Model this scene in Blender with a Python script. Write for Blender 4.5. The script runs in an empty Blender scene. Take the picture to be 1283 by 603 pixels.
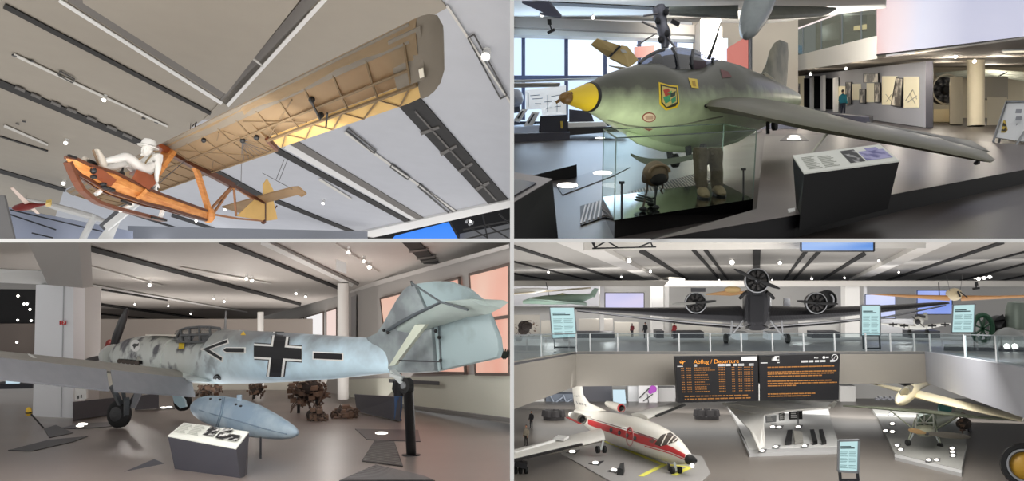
import bpy, bmesh, math, random
from mathutils import Vector as V, Matrix
random.seed(7)
SC = bpy.context.scene
COL = SC.collection
F, CX, CY = 1000.0, 641.5, 301.5
PI = math.pi

def P(px, py, d):
    return V(((px - CX) / F * d, d, -(py - CY) / F * d))

def lerp(a, b, t):
    return a + (b - a) * t

class Hall:
    """A hall with its own floor plane; up is the normal of the plane whose vanishing line runs through two points."""
    def __init__(s, v1, v2, hf, hc):
        n = P(v1[0], v1[1], 1).cross(P(v2[0], v2[1], 1)).normalized()
        s.n = n if n.z > 0 else -n
        s.hf, s.hc = hf, hc
        s.f = (V((0, 1, 0)) - s.n * s.n.y).normalized()
        s.r = s.f.cross(s.n).normalized()
        s.rot = Matrix((s.r, s.f, s.n)).transposed()
    def on(s, px, py, h):
        r = P(px, py, 1)
        return r * (h / s.n.dot(r))
    def fl(s, px, py, up=0.0):
        return s.on(px, py, -s.hf + up)
    def ce(s, px, py, dn=0.0):
        return s.on(px, py, s.hc - dn)
    def drop(s, p, up=0.0):
        return p - s.n * (s.n.dot(p) + s.hf - up)
    def ht(s, p):
        return s.n.dot(p) + s.hf

# ---------------------------------------------------------------- materials
def lin(c):
    c = c / 255.0
    return c / 12.92 if c <= 0.04045 else ((c + 0.055) / 1.055) ** 2.4

def rgb(r, g, b):
    return (lin(r), lin(g), lin(b), 1.0)

_M = {}
def mat(name, col, rough=0.6, metal=0.0, noise=0.0, nscale=4.0, bump=0.0, bscale=60.0, spec=0.5, emit=None, es=0.0,
        col2=None, mix_lo=0.4, mix_hi=0.6, trans=0.0, alpha=1.0, coat=0.0, stretch=None, detail=4.0):
    if name in _M:
        return _M[name]
    m = bpy.data.materials.new(name)
    m.use_nodes = True
    nt = m.node_tree
    b = nt.nodes['Principled BSDF']
    b.inputs['Base Color'].default_value = col
    b.inputs['Roughness'].default_value = rough
    b.inputs['Metallic'].default_value = metal
    b.inputs['Specular IOR Level'].default_value = spec
    b.inputs['Transmission Weight'].default_value = trans
    b.inputs['Alpha'].default_value = alpha
    b.inputs['Coat Weight'].default_value = coat
    if emit:
        b.inputs['Emission Color'].default_value = emit
        b.inputs['Emission Strength'].default_value = es
    tc = nt.nodes.new('ShaderNodeTexCoord')
    vec = tc.outputs['Object']
    if stretch:
        mp = nt.nodes.new('ShaderNodeMapping')
        mp.inputs['Scale'].default_value = stretch
        nt.links.new(vec, mp.inputs['Vector'])
        vec = mp.outputs['Vector']
    if noise or col2:
        n = nt.nodes.new('ShaderNodeTexNoise')
        n.inputs['Scale'].default_value = nscale
        n.inputs['Detail'].default_value = detail
        nt.links.new(vec, n.inputs['Vector'])
        r = nt.nodes.new('ShaderNodeValToRGB')
        e = r.color_ramp.elements
        e[0].position, e[1].position = mix_lo, mix_hi
        if col2:
            e[0].color, e[1].color = col, col2
        else:
            e[0].position, e[1].position = 0.25, 0.75
            e[0].color = tuple(max(0, x * (1 - noise)) for x in col[:3]) + (1,)
            e[1].color = tuple(min(1, x * (1 + noise)) for x in col[:3]) + (1,)
        nt.links.new(n.outputs['Fac'], r.inputs['Fac'])
        nt.links.new(r.outputs['Color'], b.inputs['Base Color'])
    if bump:
        n2 = nt.nodes.new('ShaderNodeTexNoise')
        n2.inputs['Scale'].default_value = bscale
        nt.links.new(vec, n2.inputs['Vector'])
        bp = nt.nodes.new('ShaderNodeBump')
        bp.inputs['Strength'].default_value = bump
        bp.inputs['Distance'].default_value = 0.02
        nt.links.new(n2.outputs['Fac'], bp.inputs['Height'])
        nt.links.new(bp.outputs['Normal'], b.inputs['Normal'])
    _M[name] = m
    return m

def glow(name, col, s):
    return mat(name, (0.02, 0.02, 0.02, 1), rough=0.4, emit=col, es=s)

def glass(name, col=(0.9, 0.97, 0.95, 1), a=0.12, rough=0.02):
    if name in _M:
        return _M[name]
    m = bpy.data.materials.new(name)
    m.use_nodes = True
    nt = m.node_tree
    nt.nodes.clear()
    o = nt.nodes.new('ShaderNodeOutputMaterial')
    t = nt.nodes.new('ShaderNodeBsdfTransparent')
    t.inputs['Color'].default_value = col
    g = nt.nodes.new('ShaderNodeBsdfGlossy')
    g.inputs['Roughness'].default_value = rough
    lw = nt.nodes.new('ShaderNodeLayerWeight')
    lw.inputs['Blend'].default_value = 0.25
    fr = nt.nodes.new('ShaderNodeMapRange')
    fr.inputs['To Min'].default_value = 0.004
    fr.inputs['To Max'].default_value = a
    nt.links.new(lw.outputs['Facing'], fr.inputs['Value'])
    mx = nt.nodes.new('ShaderNodeMixShader')
    nt.links.new(fr.outputs[0], mx.inputs[0])
    nt.links.new(t.outputs[0], mx.inputs[1])
    nt.links.new(g.outputs[0], mx.inputs[2])
    nt.links.new(mx.outputs[0], o.inputs['Surface'])
    _M[name] = m
    return m

# ---------------------------------------------------------------- mesh builder
class MB:
    def __init__(s):
        s.v, s.f = [], []
    def add(s, vs, fs):
        o = len(s.v)
        s.v += [V(x) for x in vs]
        s.f += [[i + o for i in f] for f in fs]
        return s
    def prism(s, pts, ext):
        n = len(pts)
        ext = V(ext)
        vs = [V(p) for p in pts] + [V(p) + ext for p in pts]
        fs = [list(range(n))[::-1], list(range(n, 2 * n))]
        fs += [[i, (i + 1) % n, n + (i + 1) % n, n + i] for i in range(n)]
        return s.add(vs, fs)
    def box(s, c, ax, ay, az):
        """half-extent vectors"""
        c, ax, ay, az = V(c), V(ax), V(ay), V(az)
        return s.prism([c - ax - ay - az, c + ax - ay - az, c + ax + ay - az, c - ax + ay - az], az * 2)
    def hexa(s, lo, hi):
        """four low points and four high points"""
        return s.add(list(lo) + list(hi), [[3, 2, 1, 0], [4, 5, 6, 7], [0, 1, 5, 4], [1, 2, 6, 5], [2, 3, 7, 6], [3, 0, 4, 7]])
    def loft(s, rings, cap=True, closed=True):
        n = len(rings[0])
        vs = [p for r in rings for p in r]
        fs = []
        for i in range(len(rings) - 1):
            for j in range(n if closed else n - 1):
                k = (j + 1) % n
                fs.append([i * n + j, i * n + k, (i + 1) * n + k, (i + 1) * n + j])
        if cap:
            fs.append(list(range(n))[::-1])
            fs.append([(len(rings) - 1) * n + j for j in range(n)])
        return s.add(vs, fs)
    def tube(s, path, r, n=8, cap=True):
        path = [V(p) for p in path]
        rings = []
        m = len(path)
        prev = None
        for i, p in enumerate(path):
            t = (path[min(i + 1, m - 1)] - path[max(i - 1, 0)]).normalized()
            if prev is None:
                a = V((0, 0, 1)) if abs(t.z) < 0.9 else V((1, 0, 0))
            else:
                a = prev
            u = (a - t * a.dot(t)).normalized()
            w = t.cross(u)
            prev = u
            rr = r[i] if isinstance(r, (list, tuple)) else r
            rings.append([p + (u * math.cos(2 * PI * k / n) + w * math.sin(2 * PI * k / n)) * rr for k in range(n)])
        return s.loft(rings, cap)
    def lathe(s, c, axis, prof, n=20, cap=True):
        c, axis = V(c), V(axis).normalized()
        a = V((0, 0, 1)) if abs(axis.z) < 0.9 else V((1, 0, 0))
        u = (a - axis * a.dot(axis)).normalized()
        w = axis.cross(u)
        rings = [[c + axis * t + (u * math.cos(2 * PI * k / n) + w * math.sin(2 * PI * k / n)) * max(r, 1e-4) for k in range(n)] for t, r in prof]
        return s.loft(rings, cap)
    def ell(s, c, ax, ay, az, nu=16, nv=10):
        c, ax, ay, az = V(c), V(ax), V(ay), V(az)
        rings = []
        for i in range(nv + 1):
            th = PI * i / nv
            st = max(math.sin(th), 1e-3)
            rings.append([c + az * -math.cos(th) + (ax * math.cos(2 * PI * k / nu) + ay * math.sin(2 * PI * k / nu)) * st for k in range(nu)])
        return s.loft(rings)
    def bar(s, a, b, w, h=None, up=(0, 0, 1)):
        a, b, up = V(a), V(b), V(up)
        h = w if h is None else h
        t = (b - a).normalized()
        if abs(t.dot(up)) > 0.98:
            up = V((1, 0, 0))
        x = t.cross(up).normalized() * (w / 2)
        y = x.cross(t).normalized() * (h / 2)
        return s.prism([a - x - y, a + x - y, a + x + y, a - x + y], b - a)
    def obj(s, name, m, Minv=None, smooth=False, bevel=0.0, sub=0, angle=40):
        me = bpy.data.meshes.new(name)
        vs = [tuple(Minv @ p) for p in s.v] if Minv else [tuple(p) for p in s.v]
        me.from_pydata(vs, [], s.f)
        bm = bmesh.new()
        bm.from_mesh(me)
        bmesh.ops.recalc_face_normals(bm, faces=bm.faces)
        bm.to_mesh(me)
        bm.free()
        me.materials.append(m)
        if smooth:
            me.polygons.foreach_set('use_smooth', [True] * len(me.polygons))
            try:
                me.set_sharp_from_angle(angle=math.radians(angle))
            except Exception:
                pass
        o = bpy.data.objects.new(name, me)
        COL.objects.link(o)
        if bevel:
            md = o.modifiers.new('bevel', 'BEVEL')
            md.width = bevel
            md.segments = 2
            md.limit_method = 'ANGLE'
        if sub:
            md = o.modifiers.new('sub', 'SUBSURF')
            md.levels = md.render_levels = sub
        return o

def S(name, mb, m, **k):
    o = mb.obj(name, m, **k)
    o['kind'] = 'structure'
    return o

class Thing:
    def __init__(s, name, label, cat, base, rot=None, group=None):
        s.M = Matrix.Translation(V(base)) @ (rot.to_4x4() if rot else Matrix.Identity(4))
        s.Mi = s.M.inverted()
        e = bpy.data.objects.new(name, None)
        e.empty_display_size = 0.1
        COL.objects.link(e)
        e.matrix_world = s.M
        e['label'], e['category'] = label, cat
        if group:
            e['group'] = group
        s.e = e
    def part(s, name, mb, m, parent=None, label=None, **k):
        o = mb.obj(name, m, Minv=s.Mi, **k)
        o.parent = parent or s.e
        if label:
            o['label'] = label
        return o

def solo(name, label, cat, mb, m, base, rot=None, group=None, kind=None, **k):
    M = Matrix.Translation(V(base)) @ (rot.to_4x4() if rot else Matrix.Identity(4))
    o = mb.obj(name, m, Minv=M.inverted(), **k)
    o.matrix_world = M
    o['label'], o['category'] = label, cat
    if group:
        o['group'] = group
    if kind:
        o['kind'] = kind
    return o

def skinned(thing, name, pts, edges, radii, m, parent=None, sub=2, label=None):
    """one continuous body grown round a skeleton"""
    me = bpy.data.meshes.new(name)
    me.from_pydata([tuple(thing.Mi @ V(p)) for p in pts], edges, [])
    o = bpy.data.objects.new(name, me)
    COL.objects.link(o)
    md = o.modifiers.new('skin', 'SKIN')
    md.use_smooth_shade = True
    for i, sv in enumerate(me.skin_vertices[0].data):
        r = radii[i]
        sv.radius = (r, r) if not isinstance(r, tuple) else r
        sv.use_root = (i == 0)
    sd = o.modifiers.new('sub', 'SUBSURF')
    sd.levels = sd.render_levels = sub
    dg = bpy.context.evaluated_depsgraph_get()
    me2 = bpy.data.meshes.new_from_object(o.evaluated_get(dg))
    o.modifiers.clear()
    o.data = me2
    me2.materials.clear()
    me2.materials.append(m)
    me2.polygons.foreach_set('use_smooth', [True] * len(me2.polygons))
    o.parent = parent or thing.e
    if label:
        o['label'] = label
    return o

def text_mb(txt, origin, right, up, size, depth=0.004, align='LEFT'):
    """lettering as a mesh: size = letter height (cap) along up"""
    cu = bpy.data.curves.new('t', 'FONT')
    cu.body = txt
    cu.size = 1.0
    cu.align_x = align
    cu.resolution_u = 3
    o = bpy.data.objects.new('t', cu)
    COL.objects.link(o)
    dg = bpy.context.evaluated_depsgraph_get()
    me = bpy.data.meshes.new_from_object(o.evaluated_get(dg))
    mb = MB()
    k = size / 0.7
    nrm = V(right).cross(V(up)).normalized()
    mb.add([V(origin) + V(right) * v.co.x * k + V(up) * v.co.y * k + nrm * depth for v in me.vertices], [list(p.vertices) for p in me.polygons])
    bpy.data.objects.remove(o)
    return mb

def quad_uv(c00, c10, c11, c01):
    """bilinear point on a quad"""
    return lambda u, v: lerp(lerp(c00, c10, u), lerp(c01, c11, u), v)

def airfoil(le, te, thick, up, n=7, camber=0.0):
    """closed ring of a wing section from leading to trailing edge"""
    k = te - le
    top, bot = [], []
    for i in range(n + 1):
        x = (1 - math.cos(PI * i / n)) / 2
        y = 5 * thick * (0.2969 * math.sqrt(x) - 0.126 * x - 0.3516 * x * x + 0.2843 * x ** 3 - 0.1015 * x ** 4)
        cb = camber * 4 * x * (1 - x)
        top.append(le + k * x + up * (y + cb))
        bot.append(le + k * x + up * (-y + cb))
    return top + bot[-2:0:-1]

def wing_mb(secs, up, cap=True, n=7, camber=0.0):
    """secs: (le, te, thickness in metres)"""
    return MB().loft([airfoil(a, b, t, up, n, camber) for a, b, t in secs], cap)

def ring(c, ax, ay, n=24, pw=2.0):
    """superellipse ring"""
    out = []
    for k in range(n):
        a = 2 * PI * k / n
        x, y = math.cos(a), math.sin(a)
        out.append(c + ax * (math.copysign(abs(x) ** (2 / pw), x)) + ay * (math.copysign(abs(y) ** (2 / pw), y)))
    return out

def area(name, loc, target, size, power, col=(1, 1, 1), sy=None):
    l = bpy.data.lights.new(name, 'AREA')
    l.energy = power
    l.color = col
    l.size = size
    if sy:
        l.shape = 'RECTANGLE'
        l.size_y = sy
    o = bpy.data.objects.new(name, l)
    COL.objects.link(o)
    o.location = loc
    o.rotation_euler = (V(target) - V(loc)).to_track_quat('-Z', 'Y').to_euler()
    return o

def spot(name, loc, target, power, ang=60, col=(1, 1, 1), r=0.1, blend=0.6):
    l = bpy.data.lights.new(name, 'SPOT')
    l.energy = power
    l.color = col
    l.spot_size = math.radians(ang)
    l.spot_blend = blend
    l.shadow_soft_size = r
    o = bpy.data.objects.new(name, l)
    COL.objects.link(o)
    o.location = loc
    o.rotation_euler = (V(target) - V(loc)).to_track_quat('-Z', 'Y').to_euler()
    return o

# ---------------------------------------------------------------- camera, world
cd = bpy.data.cameras.new('camera')
cd.sensor_fit = 'HORIZONTAL'
cd.sensor_width = 36.0
cd.lens = 36.0 * F / 1283.0
cd.clip_end = 500
cam = bpy.data.objects.new('camera', cd)
COL.objects.link(cam)
cam.rotation_euler = (PI / 2, 0, 0)
SC.camera = cam
w = bpy.data.worlds.new('world')
SC.world = w
w.use_nodes = True
w.node_tree.nodes['Background'].inputs[0].default_value = (1.0, 0.99, 0.97, 1)
w.node_tree.nodes['Background'].inputs[1].default_value = 0.62
SC.view_settings.view_transform = 'Standard'
SC.view_settings.look = 'None'
SC.view_settings.gamma = 1
SC.view_settings.use_curve_mapping = False
SC.view_settings.exposure = 0.0
SC.cycles.max_bounces = 8
SC.cycles.transparent_max_bounces = 16
SC.cycles.caustics_reflective = False
SC.cycles.caustics_refractive = False
SC.cycles.sample_clamp_indirect = 4.0
SC.cycles.use_denoising = True

# common materials
WHITE = mat('white_paint', rgb(236, 236, 234), 0.5)
BLACK = mat('black_paint', rgb(18, 18, 20), 0.45)
DARK = mat('dark_grey_paint', rgb(48, 49, 54), 0.5)
STEEL = mat('steel', rgb(150, 152, 155), 0.35, 0.9)
RUBBER = mat('tyre_rubber', rgb(22, 22, 23), 0.8)
WIRE = mat('steel_wire', rgb(90, 90, 92), 0.5, 0.3)
LAMP = glow('lamp_lens', (1, 0.96, 0.88, 1), 6.0)
LAMPW = glow('floor_lamp_lens', (1, 0.95, 0.85, 1), 3.0)

# ---------------------------------------------------------------- the walls between the four halls
pt = 0.0375
mb = MB()
mb.box((0, 77.5, 0), (70, 0, 0), (0, 70, 0), (0, 0, pt / 2))
S('partition_floor_slab', mb, mat('partition_white', rgb(252, 252, 252), .6))
mb = MB()
mb.box((0, 77.5, 15), (pt / 2, 0, 0), (0, 70, 0), (0, 0, 15 - pt / 2))
S('partition_wall_upper', mb, mat('partition_white', rgb(252, 252, 252), .6))
mb = MB()
mb.box((0, 77.5, -15), (pt / 2, 0, 0), (0, 70, 0), (0, 0, 15 - pt / 2))
S('partition_wall_lower', mb, mat('partition_white', rgb(252, 252, 252), .6))


def spot_lamp(Hl, px, py, dn=0.12, r=0.05, label='', lens=True, d=None, aim=None, group=None):
    """a small track spotlight: mount on the ceiling, can, lens"""
    c = Hl.ce(px, py, dn)
    top = c + Hl.n * dn
    t = Thing('spotlight', label, 'spotlight', top, Hl.rot, group)
    dr = (aim or V((-c.x * 0.03, -c.y * 0.03, 0)) - Hl.n * 0.9 + V((0, -0.5, 0))).normalized()
    m = MB(); m.tube([top, c], r * 0.25, 6); m.lathe(top, -Hl.n, [(0, r * .9), (r * .4, r * .9)], 10)
    t.part('mount', m, WHITE)
    m = MB(); m.lathe(c - dr * r * 1.4, dr, [(0, r * .7), (r * .3, r), (r * 2.6, r)], 12)
    can = t.part('lamp_can', m, WHITE, smooth=True)
    m = MB(); m.lathe(c + dr * r * 1.22, dr, [(0, r * .8), (r * .12, r * .95), (r * .3, r * .6)], 12)
    t.part('lens', m, LAMP, parent=can)
    return t
# ================================================================ HALL 1: glider under the ceiling
H1 = Hall((900, 480), (37, 377), 5.0, 6.0)
CEIL1 = mat('ceiling_warm_light', rgb(154, 146, 134), 0.7, noise=0.03, nscale=1.5)  # light difference across one ceiling put into two colours, warm half
CEILB = mat('ceiling_cool_light', rgb(186, 188, 194), 0.7, noise=0.03, nscale=1.5)  # cool half of the same ceiling, its light painted in
SLOT = mat('ceiling_slot_black', rgb(30, 28, 27), 0.8, noise=0.4, nscale=6)
RECESS = mat('ceiling_gap_shade', rgb(112, 108, 104), 0.8)  # shade of ceiling gaps painted as flat grey strips
EDGEW = mat('ceiling_edge_white', rgb(225, 224, 222), 0.6)

def cpoly(H, pts, dn=0.0, th=0.12):
    return MB().prism([H.ce(x, y, dn) for x, y in pts], H.n * th)

def strip(H, p0, p1, w0, w1, dn, th, mb=None):
    """a strip on the ceiling between two points, widths in pixels across"""
    mb = mb or MB()
    d = V((p1[0] - p0[0], p1[1] - p0[1])).normalized()
    nx, ny = -d.y, d.x
    q = [(p0[0] - nx * w0 / 2, p0[1] - ny * w0 / 2), (p0[0] + nx * w0 / 2, p0[1] + ny * w0 / 2),
         (p1[0] + nx * w1 / 2, p1[1] + ny * w1 / 2), (p1[0] - nx * w1 / 2, p1[1] - ny * w1 / 2)]
    return mb.prism([H.ce(x, y, dn) for x, y in q], H.n * th)

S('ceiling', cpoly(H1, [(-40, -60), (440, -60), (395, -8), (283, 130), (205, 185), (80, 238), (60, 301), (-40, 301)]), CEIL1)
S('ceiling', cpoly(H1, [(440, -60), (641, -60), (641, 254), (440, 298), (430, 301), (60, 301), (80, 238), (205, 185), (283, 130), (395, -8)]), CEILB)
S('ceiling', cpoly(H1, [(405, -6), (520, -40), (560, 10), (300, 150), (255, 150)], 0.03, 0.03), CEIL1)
# lowered panel with its gap, whose shade is painted grey
S('ceiling_panel', cpoly(H1, [(100, -30), (104, 4), (283, 118), (374, 2), (376, -30)], 0.25, 0.2), CEIL1)
m = strip(H1, (88, -4), (288, 124), 13, 11, 0.02, 0.02)
strip(H1, (281, 130), (404, -15), 14, 22, 0.03, 0.02, m)
S('ceiling_gap', m, RECESS)
m = strip(H1, (74, 1), (278, 130), 4, 4, 0.04, 0.02)
strip(H1, (285, 133), (410, -4), 4, 6, 0.05, 0.02, m)
S('trim', m, EDGEW)
SL1 = [((5, 8), (264, 143), 6, 4), ((-10, 101), (186, 184), 9, 7), ((-10, 212), (82, 239), 5, 4), ((345, 188), (513, 279), 7, 5),
       ((345, 252), (447, 293), 5, 4), ((215, 270), (297, 297), 4, 3), ((166, 269), (262, 299), 2, 2), ((-5, 170), (60, 190), 1.5, 1.5), ((252, 206), (336, 251), 7, 6)]
for k, (a, b, w0, w1) in enumerate(SL1):
    S('ceiling_slot', strip(H1, a, b, w0, w1, 0.04, 0.03), SLOT)
S('ceiling_gap', strip(H1, (366, 178), (531, 277), 8, 6, 0.035, 0.03), RECESS)
S('trim', strip(H1, (358, 183), (523, 277), 8, 5, 0.03, 0.02), EDGEW)
# wide open slot with ducts inside
m = MB().prism([H1.ce(x, y, 0.04) for x, y in [(498, 132), (527, 124), (637, 251), (613, 257)]], H1.n * 0.03)
S('ceiling_slot', m, SLOT)
m = MB()
for a, b in [((527, 168), (550, 160)), ((552, 194), (572, 183)), ((575, 216), (592, 205)), ((597, 238), (613, 229))]:
    strip(H1, a, b, 4, 3, 0.07, 0.03, m)
strip(H1, (520, 140), (622, 252), 2, 2, 0.07, 0.02, m)
S('ceiling_duct', m, mat('duct_grey', rgb(92, 88, 84), 0.6))
m = MB()
for x, y in [(25, 112), (45, 121), (70, 131), (90, 139), (115, 150), (140, 161), (160, 171)]:
    strip(H1, (x - 6, y - 2.6), (x + 6, y + 2.6), 3, 3, 0.07, 0.03, m)
S('ceiling_duct', m, mat('duct_grey', rgb(92, 88, 84), 0.6))
# edge beam and what lies beyond it
m = MB().prism([H1.ce(x, y, 0.1) for x, y in [(436, 295), (641, 251), (641, 260), (455, 300.5), (436, 300.5)]], H1.n * 0.4)
S('ceiling_beam', m, EDGEW)
# light tracks
TR = [((17, 69), (210, 159)), ((228, 5), (330, 84)), ((5, 158), (60, 182)), ((432, 166), (580, 272)), ((560, 8), (640, 130)), ((400, 225), (440, 250))]
for a, b in TR:
    solo('light_track', 'thin pale lighting track in the ceiling near %s' % ('the lowered panel' if a[0] == 228 else 'the wing tip' if a[0] == 560 else 'the glider trailing edge' if a[0] == 432 else 'the front of the long black slot' if a[0] == 17 else 'the small red sailplane' if a[0] == 5 else 'the tailplane'),
         'light track', strip(H1, a, b, 3, 2, 0.05, 0.02), mat('track_pale', rgb(205, 202, 196), 0.6), H1.ce(a[0], a[1]), H1.rot, 'lighting tracks of the glider hall')
for i, (x0, y0, x1, y1, wd) in enumerate([(590, 46, 631, 122, 9), (226, 4, 253, 26, 7), (74, 92, 92, 102, 5), (435, 163, 470, 191, 4), (490, 208, 512, 224, 4), (525, 233, 566, 268, 4)]):
    d = V((x1 - x0, y1 - y0)).normalized()
    m = MB()
    for sg in (-1, 1):
        o = V((-d.y, d.x)) * wd / 2 * sg
        strip(H1, (x0 + o.x, y0 + o.y), (x1 + o.x, y1 + o.y), 1.4, 1.2, 0.06, 0.02, m)
    for e in ((x0, y0), (x1, y1)):
        o = V((-d.y, d.x)) * wd / 2
        strip(H1, (e[0] - o.x, e[1] - o.y), (e[0] + o.x, e[1] + o.y), 1.4, 1.4, 0.06, 0.02, m)
    solo('light_fitting', 'narrow dark-edged lighting slot in the ceiling %s' % ['beside the wing tip', 'on the lowered panel', 'on the panel above the long black slot', 'under the aileron', 'between the tail and the wide open slot, upper', 'between the tail and the wide open slot, lower'][i],
         'light fitting', m, mat('fitting_dark', rgb(60, 58, 56), 0.6), H1.ce(x0, y0), H1.rot, 'lighting slots of the glider hall')
for x, y, r, lb in [(131, 124, .06, 'small lit spotlight on the track between the two long black slots'), (83, 178, .07, 'lit spotlight above the nose of the glider'),
                    (80, 229, .09, 'bright spotlight below the nose of the glider'), (405, 254, .07, 'lit spotlight beside the tailplane tip of the glider'),
                    (609, 68, .09, 'brightest spotlight, beside the wing tip of the glider'), (246, 276, .08, 'faint spotlight below the rear skid of the glider'),
                    (282, 262, .07, 'tiny spotlight seen between the tail struts of the glider'), (74, 288, .16, 'glaring spotlight low behind the small red sailplane'),
                    (68, 280, .08, 'pale blue spotlight just above the glaring low one'), (393, 292, .07, 'small spotlight at the ceiling edge past the black slot')]:
    spot_lamp(H1, x, y, 0.12, r, lb, group='spotlights of the glider hall')
m = MB()
for x, y in [(18, 69), (40, 76), (268, 36), (196, 153), (22, 155), (30, 152), (180, 148)]:
    m.lathe(H1.ce(x, y, 0.03), -H1.n, [(0, .06), (.03, .06)], 10)
o = solo('ceiling_fixing', 'scatter of small dark fixing points in the pale ceiling panels', 'fixing', m, DARK, H1.ce(40, 76), H1.rot)
o['kind'] = 'stuff'

# background: pale wall, columns, slanted beam
BW = mat('lavender_glazing', rgb(176, 184, 206), 0.25, noise=0.1, nscale=0.4)
def vquad(pts, th=0.15):
    """vertical slab from (px, py, depth) corners, going back"""
    return MB().prism([P(*p) for p in pts], V((0, th, 0)))
S('wall_back', vquad([(-30, 252, 40), (165, 290, 40), (165, 301, 40), (-30, 301, 40)]), BW)
S('wall_back', vquad([(160, 283, 42), (460, 290, 42), (460, 301, 42), (160, 301, 42)]), mat('grey_blue_wall', rgb(150, 154, 162), 0.6))
m = vquad([(-30, 240, 38), (5, 245, 38), (18, 301, 38), (-30, 301, 38)])
S('wall_left', m, mat('grey_wall', rgb(140, 138, 138), 0.7))
m = MB()
for a, b in [((13, 263), (128, 290)), ((13, 269), (70, 288)), ((40, 292), (66, 298))]:
    m.bar(P(a[0], a[1], 39.6), P(b[0], b[1], 39.6), 0.06, 0.06)
S('trim', m, DARK)
m = MB().tube([P(25, 247, 39), P(70, 259, 39), P(117, 272, 39), P(140, 280, 39)], [0.02, 0.16, 0.16, 0.05], 8)
S('trim', m, EDGEW, smooth=True)
solo('round_column', 'slim white round column behind the skid of the glider', 'column', MB().lathe(P(103, 301, 39), P(118, 272, 39) - P(103, 301, 39), [(0, .16), (1.38, .16)], 16), WHITE, P(103, 301, 39), smooth=True)
m = MB().hexa([P(121, 301, 38), P(141, 301, 38), P(141, 301, 39), P(121, 301, 39)], [P(143, 273, 38), P(152, 274, 38), P(152, 274, 39), P(143, 273, 39)])
solo('square_column', 'broad pale square column under the glider skid', 'column', m, WHITE, P(131, 301, 38))
m = MB().bar(P(133, 286, 37.8), P(172, 254, 37.8), 0.2, 0.3)
S('ceiling_beam', m, WHITE)
m = MB().bar(P(128, 285, 38.1), P(163, 254, 38.1), 0.22, 0.3)
S('ceiling_beam', m, mat('beam_grey', rgb(110, 112, 116), 0.7))
# screen and trusses at the far right
S('wall_back', vquad([(448, 296, 46), (641, 252, 46), (641, 301, 46), (448, 301, 46)]), mat('void_black', rgb(22, 22, 24), 0.8))
t = Thing('display_screen', 'bright blue screen below the ceiling edge beyond the black slots', 'screen', P(535, 300, 44))
t.part('screen_panel', vquad([(495, 295.5, 44), (563, 278, 44), (575, 301, 44), (490, 301, 44)], 0.1), mat('screen_blue', (0.01, 0.03, 0.1, 1), 0.3, noise=0, emit=rgb(40, 130, 245), es=1.0))
t.part('screen_frame', MB().bar(P(563, 277.5, 43.98), P(576, 301, 43.98), 0.1, 0.1), BLACK)
t = Thing('lighting_truss', 'black lighting truss with lamps beyond the blue screen', 'truss', P(610, 290, 43))
m = MB()
for a, b in [((580, 288), (641, 276)), ((582, 300), (641, 286)), ((605, 270), (611, 300)), ((611, 283), (641, 301)), ((590, 286), (611, 298)), ((625, 268), (641, 283))]:
    m.tube([P(a[0], a[1], 43), P(b[0], b[1], 43)], 0.04, 6)
t.part('truss_frame', m, BLACK)
t.part('backing_panel', vquad([(576, 293, 44.5), (641, 280, 44.5), (641, 301, 44.5), (576, 301, 44.5)], .1), mat('beam_grey', rgb(110, 112, 116), 0.7))
m = MB()
for x, y in [(586, 276), (590, 279), (593, 278)]:
    m.lathe(P(x, y, 43), V((-.3, -1, -.5)), [(0, .05), (.25, .08), (.26, .02)], 10)
t.part('lamp_can', m, STEEL)
t.part('lens', MB().lathe(P(589, 277.5, 42.7), V((-.3, -1, -.4)), [(0, .07), (.03, .05)], 10), LAMP)

# ---------------------------------------------------------------- the glider
LEr = P(202, 180, 13)
Sv = V((5.05, -6.2, 0.39))
Kv = V((0.32, 1.2, -0.366))
TEr = LEr + Kv
TEt = P(550, 117, 7.9)
TEf = P(143, 259, 20.4)
wn = Kv.cross(Sv).normalized()
wn = wn if wn.z > 0 else -wn
def wle(s):
    return LEr + Sv * s
def wte(s):
    if s >= 0:
        return lerp(TEr, TEt, s) - wn * 0.12 * math.sin(PI * s) * 0
    return lerp(TEr, TEf, -s)
TH = 0.15
def wsec(s, c0=0.0, c1=1.0, th=TH):
    a, b = wle(s), wte(s)
    return (lerp(a, b, c0), lerp(a, b, c1), th)
def low(s, c, dn=0.01):
    x = max(c, 0.001)
    y = 5 * TH * (0.2969 * math.sqrt(x) - 0.126 * x - 0.3516 * x * x + 0.2843 * x ** 3 - 0.1015 * x ** 4)
    return lerp(wle(s), wte(s), c) - wn * (y + dn)
FAB = mat('aged_wing_fabric', rgb(148, 126, 96), 0.75, noise=0.14, nscale=1.6)
_b = FAB.node_tree.nodes['Principled BSDF']
_tl = FAB.node_tree.nodes.new('ShaderNodeBsdfTranslucent')
_tl.inputs['Color'].default_value = rgb(240, 190, 110)
_mx = FAB.node_tree.nodes.new('ShaderNodeMixShader')
_mx.inputs[0].default_value = 0.25
FAB.node_tree.links.new(_b.outputs[0], _mx.inputs[1])
FAB.node_tree.links.new(_tl.outputs[0], _mx.inputs[2])
FAB.node_tree.links.new(_mx.outputs[0], FAB.node_tree.nodes['Material Output'].inputs['Surface'])
FABY = mat('yellow_fabric', rgb(214, 176, 108), 0.75, noise=0.1, nscale=2)
FABG = mat('grey_doped_fabric', rgb(122, 112, 98), 0.7, noise=0.1, nscale=1.5)
RIB = mat('rib_shadow_brown', rgb(126, 104, 74), 0.8)
WOOD = mat('honey_plywood', rgb(218, 152, 86), 0.45, col2=rgb(186, 114, 54), nscale=5, mix_lo=0.35, mix_hi=0.7, stretch=(1, 1, 4))
WOODD = mat('dark_stained_wood', rgb(84, 44, 24), 0.4, noise=0.2)
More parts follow.
